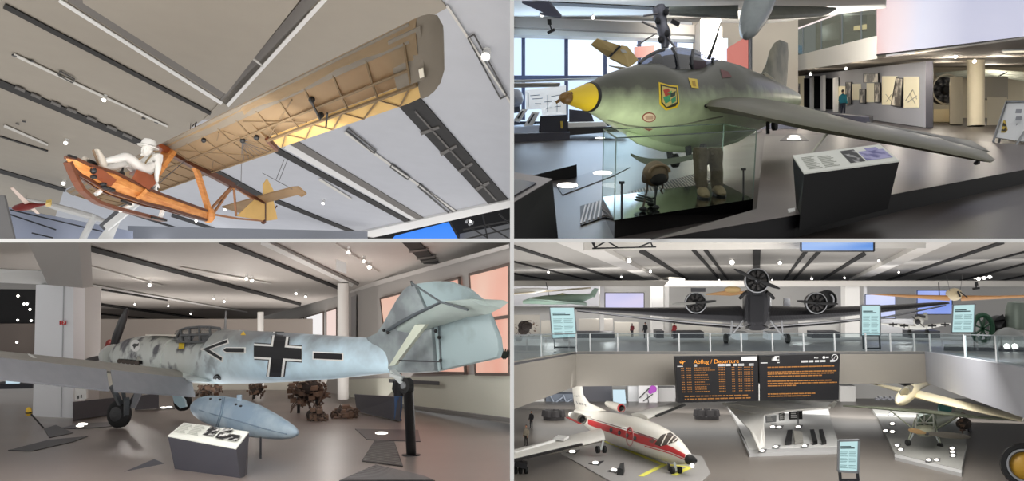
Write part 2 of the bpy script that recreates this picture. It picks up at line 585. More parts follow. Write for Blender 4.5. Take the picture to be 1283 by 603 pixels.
gl = Thing('training_glider', 'old open wooden training glider with tan fabric wing hanging from the ceiling', 'glider', LEr - H1.n * 1.0, H1.rot)
SA = 0.44
secs = [wsec(-1.0, .03, .97, .05), wsec(-.97)] + [wsec(s) for s in (-.8, -.5, -.2, 0, .2, SA)]
gl.part('wing', wing_mb(secs, wn), FAB, smooth=True)
secs = [wsec(s, 0, .712) for s in (SA, .6, .8, .93, .965)]
gl.part('wing_outer_panel', wing_mb(secs, wn), FAB, smooth=True)
secs = [wsec(.955, .0, 1.0, .14), wsec(.975, .0, .99, .13), wsec(.99, .02, .95, .11), wsec(1.005, .07, .87, .09), wsec(1.015, .2, .72, .04)]
gl.part('wing_tip', wing_mb(secs, wn), FABG, smooth=True)
secs = [wsec(s, .715, 1.0, .05) for s in (SA + .01, .6, .8, .92)] + [wsec(.95, .72, .98, .05), wsec(.965, .73, .93, .03)]
ail = gl.part('aileron', wing_mb(secs, wn), FABY, smooth=True, label='glowing yellow fabric aileron')
m = MB()
m.loft([[low(s, .0, .012), low(s, .16, .012), low(s, .16, .0), low(s, .0, .0)] for s in (-.98, -.5, 0.0, .3, .6, .9, .95)])
gl.part('leading_edge', m, FABG)
m = MB()
m.loft([[low(s, .05, .014), low(s, .68, .014), low(s, .68, .004), low(s, .05, .004)] for s in (.905, .95, .975)])
gl.part('wing_tip_cover', m, FABG, label='grey doped wing tip')
for s in [(-.95 + .09 * i) for i in range(22)]:
    if abs(s) < .03:
        continue
    c1 = .97 if s < SA else .69
    m = MB()
    for k in range(4):
        a, b = .14 + (c1 - .14) * k / 4, .14 + (c1 - .14) * (k + 1) / 4
        m.bar(low(s, a, .006), low(s, b, .006), 0.02, 0.014, wn)
    gl.part('rib', m, RIB)
m = MB()
pts = [low(s, .47, .008) for s in (-.95, -.5, 0, .3, .6, .94)]
for a, b in zip(pts, pts[1:]):
    m.bar(a, b, 0.03, 0.014, wn)
pts = [low(s, .985, .03) for s in (-.95, 0, .2, SA)]
for a, b in zip(pts, pts[1:]):
    m.bar(a, b, 0.025, 0.025, wn)
pts = [low(s, .71, .02) for s in (SA, .6, .8, .955)]
for a, b in zip(pts, pts[1:]):
    m.bar(a, b, 0.03, 0.03, wn)
for a, b in [((.06, .2), (.3, .9)), ((.06, .9), (.3, .2)), ((.32, .2), (.42, .9)), ((.42, .2), (.62, .65)), ((.62, .2), (.46, .65))]:
    m.bar(low(a[0], a[1], .01), low(b[0], b[1], .01), 0.014, 0.012, wn)
gl.part('wing_spar', m, RIB)
m = MB()
xs = [SA + .02, .52, .57, .63, .68, .74, .79, .85, .90, .935]
for i in range(len(xs) - 1):
    a, b = (.73, .98) if i % 2 else (.98, .73)
    m.bar(low(xs[i], a, .012), low(xs[i + 1], b, .012), 0.016, 0.012, wn)
gl.part('aileron_brace', m, RIB, parent=ail)
for s, c in [(.22, .2), (.36, .5), (.42, .55), (.68, .3), (.68, .6)]:
    gl.part('control_horn', MB().ell(low(s, c, .03), V((.04, 0, 0)), V((0, .04, 0)), V((0, 0, .04)), 8, 6), BLACK)
gl.part('push_rod', MB().bar(low(.68, .3, .05), low(.68, .62, .08), .02, .02), BLACK)
gl.part('push_rod', MB().bar(low(.70, .62, .02), low(.69, .74, .12), .02, .02), BLACK)
gl.part('aileron_end_plate', MB().bar(low(SA, .68, .0), low(SA, .97, .03), .05, .05), WOODD)
m = MB().prism([low(.965, .50, .03), low(.975, .50, .03), low(.975, .62, .03), low(.965, .62, .03)], wn * .01)
gl.part('inspection_plate', m, mat('pale_plate', rgb(245, 235, 215), 0.4))
# boom and frame
def dn_(px):
    return 9.11 / (.27 + (641.5 - px) / 1000)
def G(px, py, off=0.0):
    return P(px, py, dn_(px)) + Sv.normalized() * off
m = MB()
m.bar(G(206, 186), G(262, 217), .10, .12); m.bar(G(262, 217), G(292, 233), .09, .1); m.bar(G(292, 233), G(330, 254), .06, .06)
gl.part('boom', m, WOODD)
m = MB().prism([G(199, 181, -.1), G(216, 188, -.1), G(211, 195, -.1), G(196, 184, -.1)], Sv.normalized() * .2)
gl.part('wing_root_fairing', m, mat('red_brown_wood', rgb(132, 66, 34), 0.4, noise=.2))
gl.part('frame_post', MB().bar(G(242, 207), G(247, 216), .07).bar(G(247, 216), G(262, 265), .08), WOOD)
gl.part('frame_node', MB().bar(G(290, 233), G(293, 236), .06), WOOD)
m = MB()
for a, b in [((290, 235), (267, 268)), ((293, 236), (296, 271)), ((262, 268), (298, 274)), ((298, 274), (331, 277)), ((289, 235), (264, 262)), ((296, 236), (318, 250))]:
    m.bar(G(*a), G(*b), .035, .035)
gl.part('tail_frame', m, mat('light_brown_wood', rgb(150, 104, 70), .5))
# nacelle (plywood boat)
sv = Sv.normalized()
top = [(82, 197), (94, 200), (110, 209), (126, 214), (141, 219), (161, 229), (181, 238.5), (202, 246), (230, 255), (258, 264.5)]
bot = [(87, 206), (100, 220), (113, 228), (127, 237), (141, 243), (163, 250), (182, 256), (204, 261), (232, 269), (258, 276)]
wid = [.03, .10, .17, .2, .22, .22, .2, .16, .1, .05]
rings = []
for (a, b, w_) in zip(top, bot, wid):
    A, B = G(*a), G(*b)
    M_ = (A + B) / 2
    rings.append([A - sv * w_ * .9, lerp(A, B, .5) - sv * w_, B - sv * w_ * .45, B + sv * w_ * .45, lerp(A, B, .5) + sv * w_, A + sv * w_ * .9])
nac = gl.part('nacelle', MB().loft(rings), WOOD)
m = MB()
for sd in (-1, 1):
    pts = [G(*p) + sv * sd * w_ for p, w_ in zip(top, wid)]
    for a, b in zip(pts, pts[1:]):
        m.bar(a, b, .03, .04)
    pts = [G(p[0], p[1]) + sv * sd * w_ * .55 for p, w_ in zip(bot, wid)]
    for a, b in zip(pts, pts[1:]):
        m.bar(a, b, .035, .045)
gl.part('chine_rail', m, WOODD, parent=nac)
m = MB()
m.prism([G(111, 211, .205), G(124, 215, .225), G(141, 228, .235), G(134, 236, .225), G(112, 224, .19)], sv * .012)
gl.part('cockpit_side', m, mat('red_brown_wood', rgb(132, 66, 34), 0.4, noise=.2), parent=nac)
m = MB()
m.prism([G(160, 226, .24), G(166, 215, .24), G(186, 222, .24), G(190, 232, .24), G(181, 240, .24)], sv * .012)
m.prism([G(166, 215, -.2), G(186, 222, -.2), G(186, 222, .24), G(166, 215, .24)], V((0, 0, -.03)))
gl.part('seat', m, mat('red_brown_wood', rgb(132, 66, 34), 0.4, noise=.2))
m = MB().bar(G(189, 222, .05), G(214, 187, .05), .2, .09)
gl.part('seat_back_post', m, WOOD)
gl.part('side_strut', MB().bar(G(178, 240, .23), G(168, 250, .2), .04, .05), WOOD)
m = MB()
m.ell(G(261, 271), V((.12, 0, 0)), V((0, .06, 0)), V((0, 0, .12)), 10, 8)
m.bar(G(262, 262), G(263, 274), .1, .14)
gl.part('frame_block', m, WOOD)
m = MB()
pts = [G(85, 203), G(89, 213), G(95, 226), G(102, 238), G(112, 247), G(123, 254), G(140, 260), G(160, 265), G(182, 270.5), G(204, 276)]
for a, b in zip(pts, pts[1:]):
    m.bar(a, b, .12, .05)
skid = gl.part('skid', m, mat('skid_brown', rgb(96, 52, 30), .45, noise=.2))
for a, b in [((126, 239), (120, 244)), ((166, 256), (150, 264)), ((204, 264), (200, 274))]:
    gl.part('skid_strut', MB().bar(G(*a), G(*b), .05, .05), WHITE)
for x, y in [(125, 233), (131, 238), (136, 240), (113, 224), (127, 237)]:
    gl.part('fitting', MB().ell(G(x, y, .22), V((.05, 0, 0)), V((0, .05, 0)), V((0, 0, .03)), 8, 6), BLACK)
for a, b in [((150, 252), (162, 257)), ((188, 273), (206, 277)), ((84, 196), (93, 199))]:
    gl.part('bracket', MB().bar(G(*a, .1), G(*b, .1), .04, .03), BLACK)
for a, b in [((108, 203), (116, 206)), ((112, 207), (119, 207)), ((113, 203), (114, 209))]:
    gl.part('rudder_pedal', MB().bar(G(*a, .12), G(*b, .12), .035, .05), BLACK)
gl.part('turnbuckle', MB().ell(G(113, 216, .2), V((.05, 0, 0)), V((0, .04, 0)), V((0, 0, .05)), 8, 6), BLACK)
gl.part('control_stick', MB().ell(G(150, 219, .1), V((.05, 0, 0)), V((0, .05, 0)), V((0, 0, .05)), 8, 6).bar(G(150, 219, .1), G(153, 211, .05), .025, .025), BLACK)
gl.part('release_lever', MB().ell(G(193, 236, .1), V((.05, 0, 0)), V((0, .04, 0)), V((0, 0, .05)), 8, 6).bar(G(185, 236, .1), G(193, 236, .1), .03, .03), BLACK)
# tail
m = MB().prism([G(296, 271), G(318, 250.5), G(331, 254), G(331, 276.5)], sv * .03)
gl.part('fin', m, FABY)
m = MB().prism([G(333, 252.5), G(342, 252), G(347, 275), G(333, 277)], sv * .03)
m.prism([G(329, 231), G(334, 224), G(342, 239), G(343, 246), G(329, 252)], sv * .03)
gl.part('rudder', m, FABY)
def tp(px, py, d):
    return P(px, py, d)
m = MB().prism([tp(318, 248.5, 15.7), tp(366, 236, 13.2), tp(374, 235.5, 12.9), tp(384, 244, 13), tp(378, 247, 13.2), tp(373, 244.5, 13.4), tp(331, 255, 15.9)], H1.n * .03)
m.prism([tp(318, 249, 15.7), tp(278, 260, 17.5), tp(300, 267, 18), tp(331, 255, 15.9)], H1.n * .03)
gl.part('tailplane', m, FAB)
m = MB()
m.bar(G(331.5, 251), G(331.5, 279), .05, .05); m.bar(G(347, 258), G(332, 277), .02, .02); m.bar(G(318, 261), G(334, 262), .015, .015)
m.ell(G(330, 278), V((.05, 0, 0)), V((0, .05, 0)), V((0, 0, .05)), 8, 6)
gl.part('hinge_post', m, WOODD)
m = MB()
for a, b in [(low(.36, .5, .05), G(302, 228)), (G(302, 228), G(262, 265)), (P(356, 200, 14.2), P(346, 225, 14.6)), (P(360, 201, 14.2), P(350, 226, 14.6)), (P(329, 217, 15.5), P(366, 237, 13.2)),
             (low(-.05, .5, .05), G(180, 240, .2)), (low(.05, .4, .05), G(183, 242, .2)), (low(.36, .5, .05), P(355, 165, 11.5))]:
    m.tube([a, b], .006, 5)
for i in range(6):
    m.tube([low(.36, .5, .05), low(.25 + .03 * i, .99, .02)], .004, 4)
gl.part('bracing_wire', m, WIRE)
m = MB()
m.tube([G(238, 166), H1.ce(239, 155)], .01, 6); m.tube([G(241, 158), G(246, 153), G(243, 165), G(238, 167)], .012, 6)
m.ell(G(238, 168), V((.04, 0, 0)), V((0, .04, 0)), V((0, 0, .05)), 8, 6)
gl.part('suspension_hook', m, BLACK)

# the pilot figure (white mannequin)
PW = mat('mannequin_white', rgb(226, 224, 220), 0.55)
pl = Thing('person', 'white mannequin pilot in a sun hat sitting legs forward on the glider', 'mannequin', G(180, 224), H1.rot)
def Q(px, py, off=0.0, dd=0.0):
    return P(px, py, dn_(px) + dd) + sv * off
pts = [Q(181, 220), Q(187, 211), Q(191, 200), Q(191, 194), Q(189.5, 190.5),
       Q(178, 215, .11), Q(156, 197, .14), Q(142, 201, .14), Q(129, 203, .13), Q(126, 205, .13),
       Q(177, 215, -.11), Q(163, 203, -.14), Q(140, 210, -.12), Q(128, 209, -.10),
       Q(194, 198, .17), Q(193, 213, .24), Q(191, 222, .22), Q(192, 231, .2),
       Q(189, 197, -.17), Q(175, 206, -.16), Q(166, 209, -.1)]
ed = [(0, 1), (1, 2), (2, 3), (3, 4), (0, 5), (5, 6), (6, 7), (7, 8), (8, 9), (0, 10), (10, 11), (11, 12), (12, 13), (2, 14), (14, 15), (15, 16), (16, 17), (2, 18), (18, 19), (19, 20)]
rd = [.125, .115, .12, .05, .05, .095, .07, .06, .042, .04, .095, .07, .055, .042, .06, .048, .038, .03, .06, .046, .03]
body = skinned(pl, 'body', pts, ed, rd, PW)
hc = Q(184.6, 187.5)
fw = (Q(170, 187) - Q(186, 187)).normalized()
hu = (wn + fw * .1).normalized()
hs = fw.cross(hu).normalized()
m = MB().ell(hc, fw * .095, hs * .078, hu * .115, 18, 14)
m.ell(hc + fw * .1 - hu * .02, fw * .025, hs * .016, hu * .03, 8, 6)
m.ell(hc + fw * .075 - hu * .085, fw * .03, hs * .035, hu * .025, 8, 6)
m.ell(hc + fw * .088 - hu * .055, fw * .012, hs * .028, hu * .007, 8, 6)
for sd in (-1, 1):
    m.ell(hc + hs * .08 * sd - hu * .01, fw * .025, hs * .012, hu * .032, 8, 6)
    m.ell(hc + hs * .035 * sd + fw * .082 + hu * .012, fw * .012, hs * .016, hu * .008, 8, 6)
pl.part('head', m, PW, smooth=True, parent=body)
m = MB().lathe(hc + hu * .05, hu, [(0, .06), (-.012, .16), (0.0, .165), (.02, .12), (.07, .11), (.11, .085), (.125, .03)], 20)
pl.part('hat', m, mat('hat_white', rgb(214, 212, 208), .7), smooth=True, parent=body)
def foot(ankle, toe, sole_dir, wdt):
    mb_ = MB()
    ax = toe - ankle
    s2 = ax.cross(sole_dir).normalized()
    up = s2.cross(ax).normalized()
    r_ = []
    for t_, h_, w_ in [(-.25, .03, .03), (-.1, .06, .042), (.2, .065, .045), (.6, .045, .052), (.9, .03, .045), (1.0, .012, .025)]:
        r_.append(ring(ankle + ax * t_, s2 * w_, up * h_, 12, 2.5))
    return mb_.loft(r_)
SHOE = mat('shoe_grey', rgb(196, 188, 176), .6)
pl.part('shoe', foot(Q(126.5, 206.5, .13), Q(118, 188.5, .13), fw, .05), SHOE, smooth=True)
pl.part('shoe', foot(Q(117, 210, -.1), Q(107, 196, -.1), fw, .05), SHOE, smooth=True)
m = MB()
m.prism([Q(121.5, 208.5, .18, -.05), Q(114.5, 189.5, .18, -.05), Q(114.5, 189.5, .08, -.05), Q(121.5, 208.5, .08, -.05)], fw * .015)
pl.part('shoe_sole', m, mat('sole_brown', rgb(120, 98, 76), .7))
m = MB()
def hand(mb_, wrist, dir_, up_, sc=1.0):
    s_ = dir_.cross(up_).normalized()
    mb_.loft([ring(wrist, s_ * .026 * sc, up_ * .018 * sc, 10), ring(wrist + dir_ * .045 * sc, s_ * .042 * sc, up_ * .017 * sc, 10), ring(wrist + dir_ * .09 * sc, s_ * .04 * sc, up_ * .014 * sc, 10)])
    for k, (o_, l_) in enumerate([(-.03, .06), (-.01, .075), (.01, .07), (.03, .055)]):
        b_ = wrist + dir_ * .088 * sc + s_ * o_ * sc
        mb_.tube([b_, b_ + dir_ * l_ * .5 * sc - up_ * .01 * sc, b_ + dir_ * l_ * .75 * sc - up_ * .04 * sc], [.0095 * sc, .009 * sc, .007 * sc], 6)
    b_ = wrist + dir_ * .03 * sc - s_ * .035 * sc
    mb_.tube([b_, b_ + dir_ * .03 * sc - s_ * .025 * sc, b_ + dir_ * .055 * sc - s_ * .02 * sc - up_ * .02 * sc], [.012 * sc, .011 * sc, .008 * sc], 6)
hand(m, Q(192, 230.5, .2), -wn, fw)
hand(m, Q(166.5, 208.8, -.1), (Q(158, 206) - Q(166, 209)).normalized(), wn)
pl.part('hands', m, PW, smooth=True, parent=body)
m = MB()
for a, b in [((187, 196), (182, 201)), ((182, 201), (178, 207))]:
    m.bar(Q(*a, .14), Q(*b, .16), .025, .012)
pl.part('harness_strap', m, mat('strap_tan', rgb(140, 120, 84), .7), parent=body)

# the small red sailplane further back
rs = Thing('small_sailplane', 'small red sailplane with pale wings hanging far behind the glider nose', 'sailplane', P(38, 258, 30))
ax0, ax1 = P(15, 261, 30), P(58, 256, 30)
dv = (ax1 - ax0)
up = V((0, 0, 1))
sd_ = V((0, 1, 0))
rings = [ring(ax0 + dv * t_, sd_ * r_, up * r_, 12) for t_, r_ in [(0, .02), (.08, .1), (.3, .16), (.5, .14), (.75, .07), (1, .03)]]
rs.part('fuselage', MB().loft(rings), mat('deep_red_paint', rgb(120, 24, 20), .35), smooth=True)
m = wing_mb([(P(13, 236, 27), P(16.5, 235, 27), .03), (P(30, 255, 29.9), P(37, 254, 29.9), .08), (P(45, 267.5, 32), P(50, 268, 32), .03)], up)
rs.part('wing', m, mat('pale_pink_wing', rgb(232, 210, 198), .5), smooth=True)
m = MB().prism([P(57, 257, 30), P(58, 251, 30), P(64, 250, 30), P(64, 257, 30)], V((0, .04, 0)))
m.prism([P(57, 256, 29.6), P(63, 254, 29.4), P(64, 259, 30.6), P(58, 259, 30.6)], V((0, 0, .03)))
rs.part('tail', m, mat('yellow_tail', rgb(226, 196, 110), .5))
m = MB().tube([P(33, 254, 30), H1.ce(33, 246)], .01, 5)
rs.part('suspension_wire', m, WIRE)

area('hall_one_ceiling_fill', V((-9, 33, .08)), V((-9, 33.01, 10)), 20, 1500, (1, .98, .96), 44)  # added fill for the ceiling, stands in for floor bounce
area('hall_one_back_fill', V((-38, 62, .1)), V((-38, 62, 9)), 40, 3600, (.96, .98, 1), 62)  # second added fill, brightens the far ceiling
area('hall_one_front_fill', V((-9, 4, 1.5)), P(330, 150, 16), 5, 160, (1, .95, .86), 3)  # added warm fill in front of the wing; no window here
spot('wing_tip_light', H1.ce(609, 70, .4), P(540, 80, 7.5), 120, 60, (1, .95, .85), .1)
# ================================================================ HALL 2: rocket fighter on its platform
from mathutils.bvhtree import BVHTree
H2 = Hall((0, 114), (1283, 114), 1.6, 3.0)
def fd2(px, py, up=0.0):
    return H2.fl(px, py, up).y
def onpl(px, py, p0, n):
    r = P(px, py, 1)
    return r * (n.dot(p0) / n.dot(r))
def pquad(pts, ext):
    """slab from pixel+depth corners"""
    return MB().prism([P(*p) for p in pts], ext)
def bvh_of(mb):
    return BVHTree.FromPolygons([tuple(v) for v in mb.v], mb.f)
def proj(bv, px, py, off=0.006):
    d = P(px, py, 1).normalized()
    hit, n, i, dist = bv.ray_cast(V((0, 0, 0)), d)
    if hit is None:
        return None
    if n.dot(d) > 0:
        n = -n
    return hit + n * off
def decal(bv, poly, off=0.006, lev=2, mb=None):
    """painted mark: a star-shaped outline in pixels laid on a body's surface"""
    mb = mb or MB()
    c = (sum(p[0] for p in poly) / len(poly), sum(p[1] for p in poly) / len(poly))
    def tri(a, b, c_, l):
        if l == 0:
            q = [proj(bv, p[0], p[1], off) for p in (a, b, c_)]
            if all(x is not None for x in q):
                mb.add(q, [[0, 1, 2]])
            return
        ab, bc, ca = [((u[0] + v_[0]) / 2, (u[1] + v_[1]) / 2) for u, v_ in ((a, b), (b, c_), (c_, a))]
        for t_ in ((a, ab, ca), (ab, b, bc), (ca, bc, c_), (ab, bc, ca)):
            tri(*t_, l - 1)
    for i in range(len(poly)):
        tri(poly[i], poly[(i + 1) % len(poly)], c, lev)
    return mb
def oval(cx, cy, rx, ry, n=16, a0=0.0):
    return [(cx + rx * math.cos(2 * PI * k / n), cy + ry * math.sin(2 * PI * k / n)) for k in range(n)]

FLOOR2 = mat('polished_floor_grey', rgb(64, 57, 55), 0.38, noise=0.06, nscale=.8, spec=0.6)
PLAT = mat('platform_top', rgb(96, 86, 84), 0.35, noise=0.08, nscale=1.5, spec=.6)
PLATF = mat('platform_front', rgb(18, 17, 20), 0.5, spec=.25)
S('floor', MB().prism([H2.fl(x, y) for x, y in [(641.6, 301.2), (1500, 301.2), (1500, 126), (641.6, 126)]], -H2.n * .002), FLOOR2)
CEIL2 = mat('ceiling_white', rgb(214, 212, 206), 0.7)
S('ceiling', MB().prism([H2.ce(x, y) for x, y in [(641.8, -25), (1110, -25), (1110, 10), (960, 30), (641.8, 22)]], H2.n * .2), CEIL2)
S('ceiling_slot', strip(H2, (668, 4), (870, 13), 4, 4, .03, .02), SLOT)
S('ceiling_beam', pquad([(641.8, 20, 33), (905, 33, 33), (905, 45, 33), (641.8, 33, 33)], V((0, .6, 0))), mat('beam_taupe', rgb(168, 162, 156), .7))
S('ceiling_beam', pquad([(641.8, 33, 33.3), (905, 42, 33.3), (905, 50, 33.3), (641.8, 43, 33.3)], V((0, .6, 0))), mat('fascia_white', rgb(222, 224, 220), .6))
# window wall
FR = mat('window_frame_blue', rgb(74, 84, 116), .4)
SKYW = glow('bright_daylight', rgb(228, 240, 254), 1.3)
SKYB = glow('bright_daylight_blue', rgb(206, 228, 252), 1.25)
wx = [(641.8, 654.5), (657, 707), (712, 757), (759, 800), (802.5, 845), (847, 868)]
for i, (a, b) in enumerate(wx):
    o = S('window_%d' % (i + 1), pquad([(a, 44 + (a - 641) * .035, 34), (b, 44 + (b - 641) * .035, 34), (b, 95, 34), (a, 95, 34)], V((0, .05, 0))), SKYB if i < 2 else SKYW)
m = MB()
for x, wd in [(655.7, .09), (709.5, .17), (758, .08), (801, .09), (846, .08)]:
    m.bar(P(x, 42, 33.9), P(x, 150, 33.9), wd, .15)
for y, wd in [(44.5, .09), (98, .22)]:
    m.bar(P(641.8, y - .5, 33.9), P(870, y + 7 if y < 60 else y, 33.9), wd, .16)
S('window_frame', m, FR)
S('window_7', pquad([(641.8, 101, 34.1), (800, 101, 34.1), (800, 152, 34.1), (641.8, 152, 34.1)], V((0, .05, 0))), SKYB)
S('wall_back', pquad([(641.8, 150, 34.2), (1000, 150, 34.2), (1000, 166, 34.2), (641.8, 166, 34.2)], V((0, .2, 0))), mat('dark_base', rgb(40, 42, 54), .6))
S('wall_back', pquad([(868, 20, 48), (1000, 20, 48), (1000, 140, 48), (868, 140, 48)], V((0, .2, 0))), mat('back_beige', rgb(206, 196, 182), .7))
solo('square_column', 'pale beige column behind the aerial mast of the rocket fighter', 'column', pquad([(878, 24, 32), (903, 24, 32), (903, 150, 32), (878, 150, 32)], V((0, 1, 0))), mat('column_beige', rgb(218, 208, 196), .7), P(890, 150, 32))
REDP = glow('red_panel_glow', rgb(224, 128, 116), .75)
solo('lit_panel', 'glowing red panel between the mast and the fin of the rocket fighter', 'panel', pquad([(912, 60, 40), (935, 46, 41), (941, 46, 41), (943, 120, 41), (912, 120, 40)], V((0, .2, 0))), REDP, P(925, 120, 40))  # red wall panel with an emissive colour
solo('lit_panel', 'small pale red panel seen just above the windscreen', 'panel', pquad([(795, 59, 33.6), (820, 57, 33.6), (820, 72, 33.6), (795, 72, 33.6)], V((0, .1, 0))), mat('pale_red', rgb(222, 160, 150), .6), P(808, 72, 33.6))
solo('round_column', 'thin dark post at the edge of the glowing red panel', 'post', MB().tube([P(940, 120, 39), P(940, 44, 39)], .1, 8), DARK, P(940, 120, 39))
solo('lit_panel', 'glowing white wall strip beside the red one behind the mast', 'panel', pquad([(904.5, 48, 42), (912, 48, 42), (912, 120, 42), (904.5, 120, 42)], V((0, .1, 0))), SKYW, P(908, 120, 42))  # plain wall strip made bright by emission

# gallery
PAR = mat('parapet_white', rgb(226, 222, 212), .6)
m = MB().hexa([P(940, 97, 70), P(1099, 73.5, 34), P(1099, 73.5, 34.4), P(941, 97, 72)], [P(940, 84, 70), P(1099, 44.5, 34), P(1099, 44.5, 34.4), P(941, 84, 72)])
S('wall_gallery', m, PAR)
SOF = mat('soffit_beige', rgb(186, 178, 168), .7)
S('ceiling', MB().prism([H2.on(x, y, 1.4) for x, y in [(930, 99.5), (1098, 74), (1290, 48), (1330, 48), (1330, 92), (930, 101.5)]], H2.n * .05), SOF)
m = MB().hexa([P(1098.5, 68.5, 33.6), P(1330, 41, 22.2), P(1330, 41, 23.2), P(1098.5, 68.5, 34.6)], [P(1098.5, -60, 33.6), P(1330, -60, 22.2), P(1330, -60, 23.2), P(1098.5, -60, 34.6)])
big = solo('display_screen', 'huge backlit pink and lilac panel high on the gallery front', 'screen', m, mat('pink_lilac_lightbox', (.1, .1, .1, 1), .5), P(1098, 68, 34))
nt = _M['pink_lilac_lightbox'].node_tree
b = nt.nodes['Principled BSDF']
vo = nt.nodes.new('ShaderNodeTexVoronoi'); vo.inputs['Scale'].default_value = .35
nz = nt.nodes.new('ShaderNodeTexNoise'); nz.inputs['Scale'].default_value = .6
tcn = nt.nodes.new('ShaderNodeTexCoord')
sx = nt.nodes.new('ShaderNodeSeparateXYZ')
nt.links.new(tcn.outputs['Object'], sx.inputs[0])
nt.links.new(tcn.outputs['Object'], vo.inputs['Vector'])
ng = nt.nodes.new('ShaderNodeMath'); ng.operation = 'MULTIPLY'; ng.inputs[1].default_value = -1.0
nt.links.new(sx.outputs['Y'], ng.inputs[0])
ad = nt.nodes.new('ShaderNodeMath'); ad.operation = 'MULTIPLY_ADD'; ad.inputs[1].default_value = 1.6
nt.links.new(vo.outputs['Distance'], ad.inputs[0]); nt.links.new(ng.outputs[0], ad.inputs[2])
mr = nt.nodes.new('ShaderNodeMapRange'); mr.inputs['From Min'].default_value = 0.6; mr.inputs['From Max'].default_value = 5.0
nt.links.new(ad.outputs[0], mr.inputs['Value'])
cr = nt.nodes.new('ShaderNodeValToRGB')
cr.color_ramp.elements[0].color = rgb(236, 178, 172); cr.color_ramp.elements[1].color = rgb(206, 208, 232)
e = cr.color_ramp.elements.new(.45); e.color = rgb(232, 208, 214)
nt.links.new(mr.outputs[0], cr.inputs[0]); nt.links.new(cr.outputs[0], b.inputs['Emission Color'])
b.inputs['Emission Strength'].default_value = .82
m = MB().bar(P(1098.5, 69, 33.5), P(1330, 41.5, 22.1), .05, .06)
S('trim', m, BLACK)
gr = Thing('gallery_railing', 'glass railing with a lit handrail along the white gallery parapet', 'railing', P(1020, 70, 48))
RP = [(942, 84, 70, 56), (975, 77, 57, 44), (1006, 69, 49, 33.5), (1029, 62, 44.5, 25), (1055, 56, 40, 15), (1079, 50, 36.5, 5.5), (1098, 45, 34, -3)]
for a, b_ in zip(RP, RP[1:]):
    gr.part('glass_pane', MB().hexa([P(a[0], a[1], a[2]), P(b_[0], b_[1], b_[2]), P(b_[0], b_[1], b_[2] + .05), P(a[0], a[1], a[2] + .05)], [P(a[0], a[3], a[2]), P(b_[0], b_[3], b_[2]), P(b_[0], b_[3], b_[2] + .05), P(a[0], a[3], a[2] + .05)]), glass('railing_glass', (.82, .9, .88, 1), .25))
for a in RP:
    gr.part('post', MB().bar(P(a[0], a[1], a[2] - .05), P(a[0], a[3], a[2] - .05), .06), STEEL)
m = MB()
for a, b_ in zip(RP, RP[1:]):
    m.bar(P(a[0], a[3], a[2] - .05), P(b_[0], b_[3], b_[2] - .05), .09, .07)
gr.part('handrail', m, glow('handrail_light', rgb(255, 238, 236), .95), label='lit pinkish handrail')
S('wall_back', pquad([(930, -30, 78), (1110, -30, 60), (1110, 80, 60), (930, 95, 78)], V((0, .3, 0))), mat('gallery_back_grey', rgb(150, 146, 134), .7))
m = MB()
for x0, y0, x1, y1 in [(1058, 22, 1086, 42), (1030, 32, 1052, 52), (985, 46, 1006, 66), (948, 62, 966, 76)]:
    m.prism([P(x0, y0, 57), P(x1, y0 - 5, 57), P(x1, y1 - 3, 57), P(x0, y1, 57)], V((0, .1, 0)))
S('window_8', m, mat('gallery_window_dark', rgb(96, 94, 86), .3))
m = MB().prism([P(1070, 33, 56.9), P(1086, 30, 56.9), P(1086, 36, 56.9), P(1070, 38, 56.9)], V((0, .05, 0)))
solo('wall_lamp', 'lit amber fitting in the dark gallery window', 'lamp', m, glow('amber_glow', rgb(240, 205, 150), 1.0), P(1078, 35, 56.9))
m = MB().prism([P(948, 60, 56.5), P(962, 56, 56.5), P(962, 66, 56.5), P(948, 70, 56.5)], V((0, .05, 0)))
solo('lit_panel', 'small sky blue panel behind the glass railing beside the fin', 'panel', m, glow('sky_panel', rgb(150, 200, 240), .9), P(955, 66, 56.5))
S('ceiling_beam', MB().bar(P(945, 20, 75), P(1110, 12, 50), .8, .5), mat('beam_taupe', rgb(168, 162, 156), .7))
solo('square_column', 'pale column on the gallery behind the overhead nose', 'column', pquad([(973, 24, 62), (981, 24, 62), (981, 70, 62), (973, 70, 62)], V((0, .6, 0))), mat('column_beige', rgb(218, 208, 196), .7), P(977, 70, 62))

# exhibition wall with pictures
GW = mat('exhibit_wall_grey', rgb(160, 160, 166), .55)
w0, w1 = P(984, 134.5, 76), P(1160, 160, 34.8)
wt0, wt1 = P(984, 97, 76), P(1160, 77, 34.8)
m = MB().hexa([w0, w1, P(1169, 160, 36), P(990, 134.5, 77)], [wt0, wt1, P(1169, 77, 36), P(990, 97, 77)])
S('wall_exhibit', m, GW)
S('wall_exhibit_end', MB().hexa([P(1159.8, 160.3, 34.7), P(1168.5, 160.3, 34.9), P(1169.5, 160.3, 36.5), P(1161, 160, 36)], [P(1159.8, 76.7, 34.7), P(1168.5, 76.7, 34.9), P(1169.5, 76.7, 36.5), P(1161, 77, 36)]), mat('exhibit_end_grey', rgb(82, 82, 92), .6))
wn2 = (w1 - w0).cross(wt0 - w0).normalized()
if wn2.dot(w0) > 0:
    wn2 = -wn2
def onw(px, py, off=.06):
    return onpl(px, py, w0, wn2) + wn2 * off
def wpanel(pts, off=.05, th=.04):
    return MB().prism([onw(x, y, off) for x, y in pts], wn2 * th)
def rect(x0, y0, x1, y1):
    return [(x0, y0), (x1, y0), (x1, y1), (x0, y1)]
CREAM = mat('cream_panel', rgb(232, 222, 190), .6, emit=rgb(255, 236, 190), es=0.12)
PHOTO = mat('old_photo', rgb(84, 76, 66), .5, col2=rgb(232, 222, 202), nscale=1.3, mix_lo=.4, mix_hi=.52)
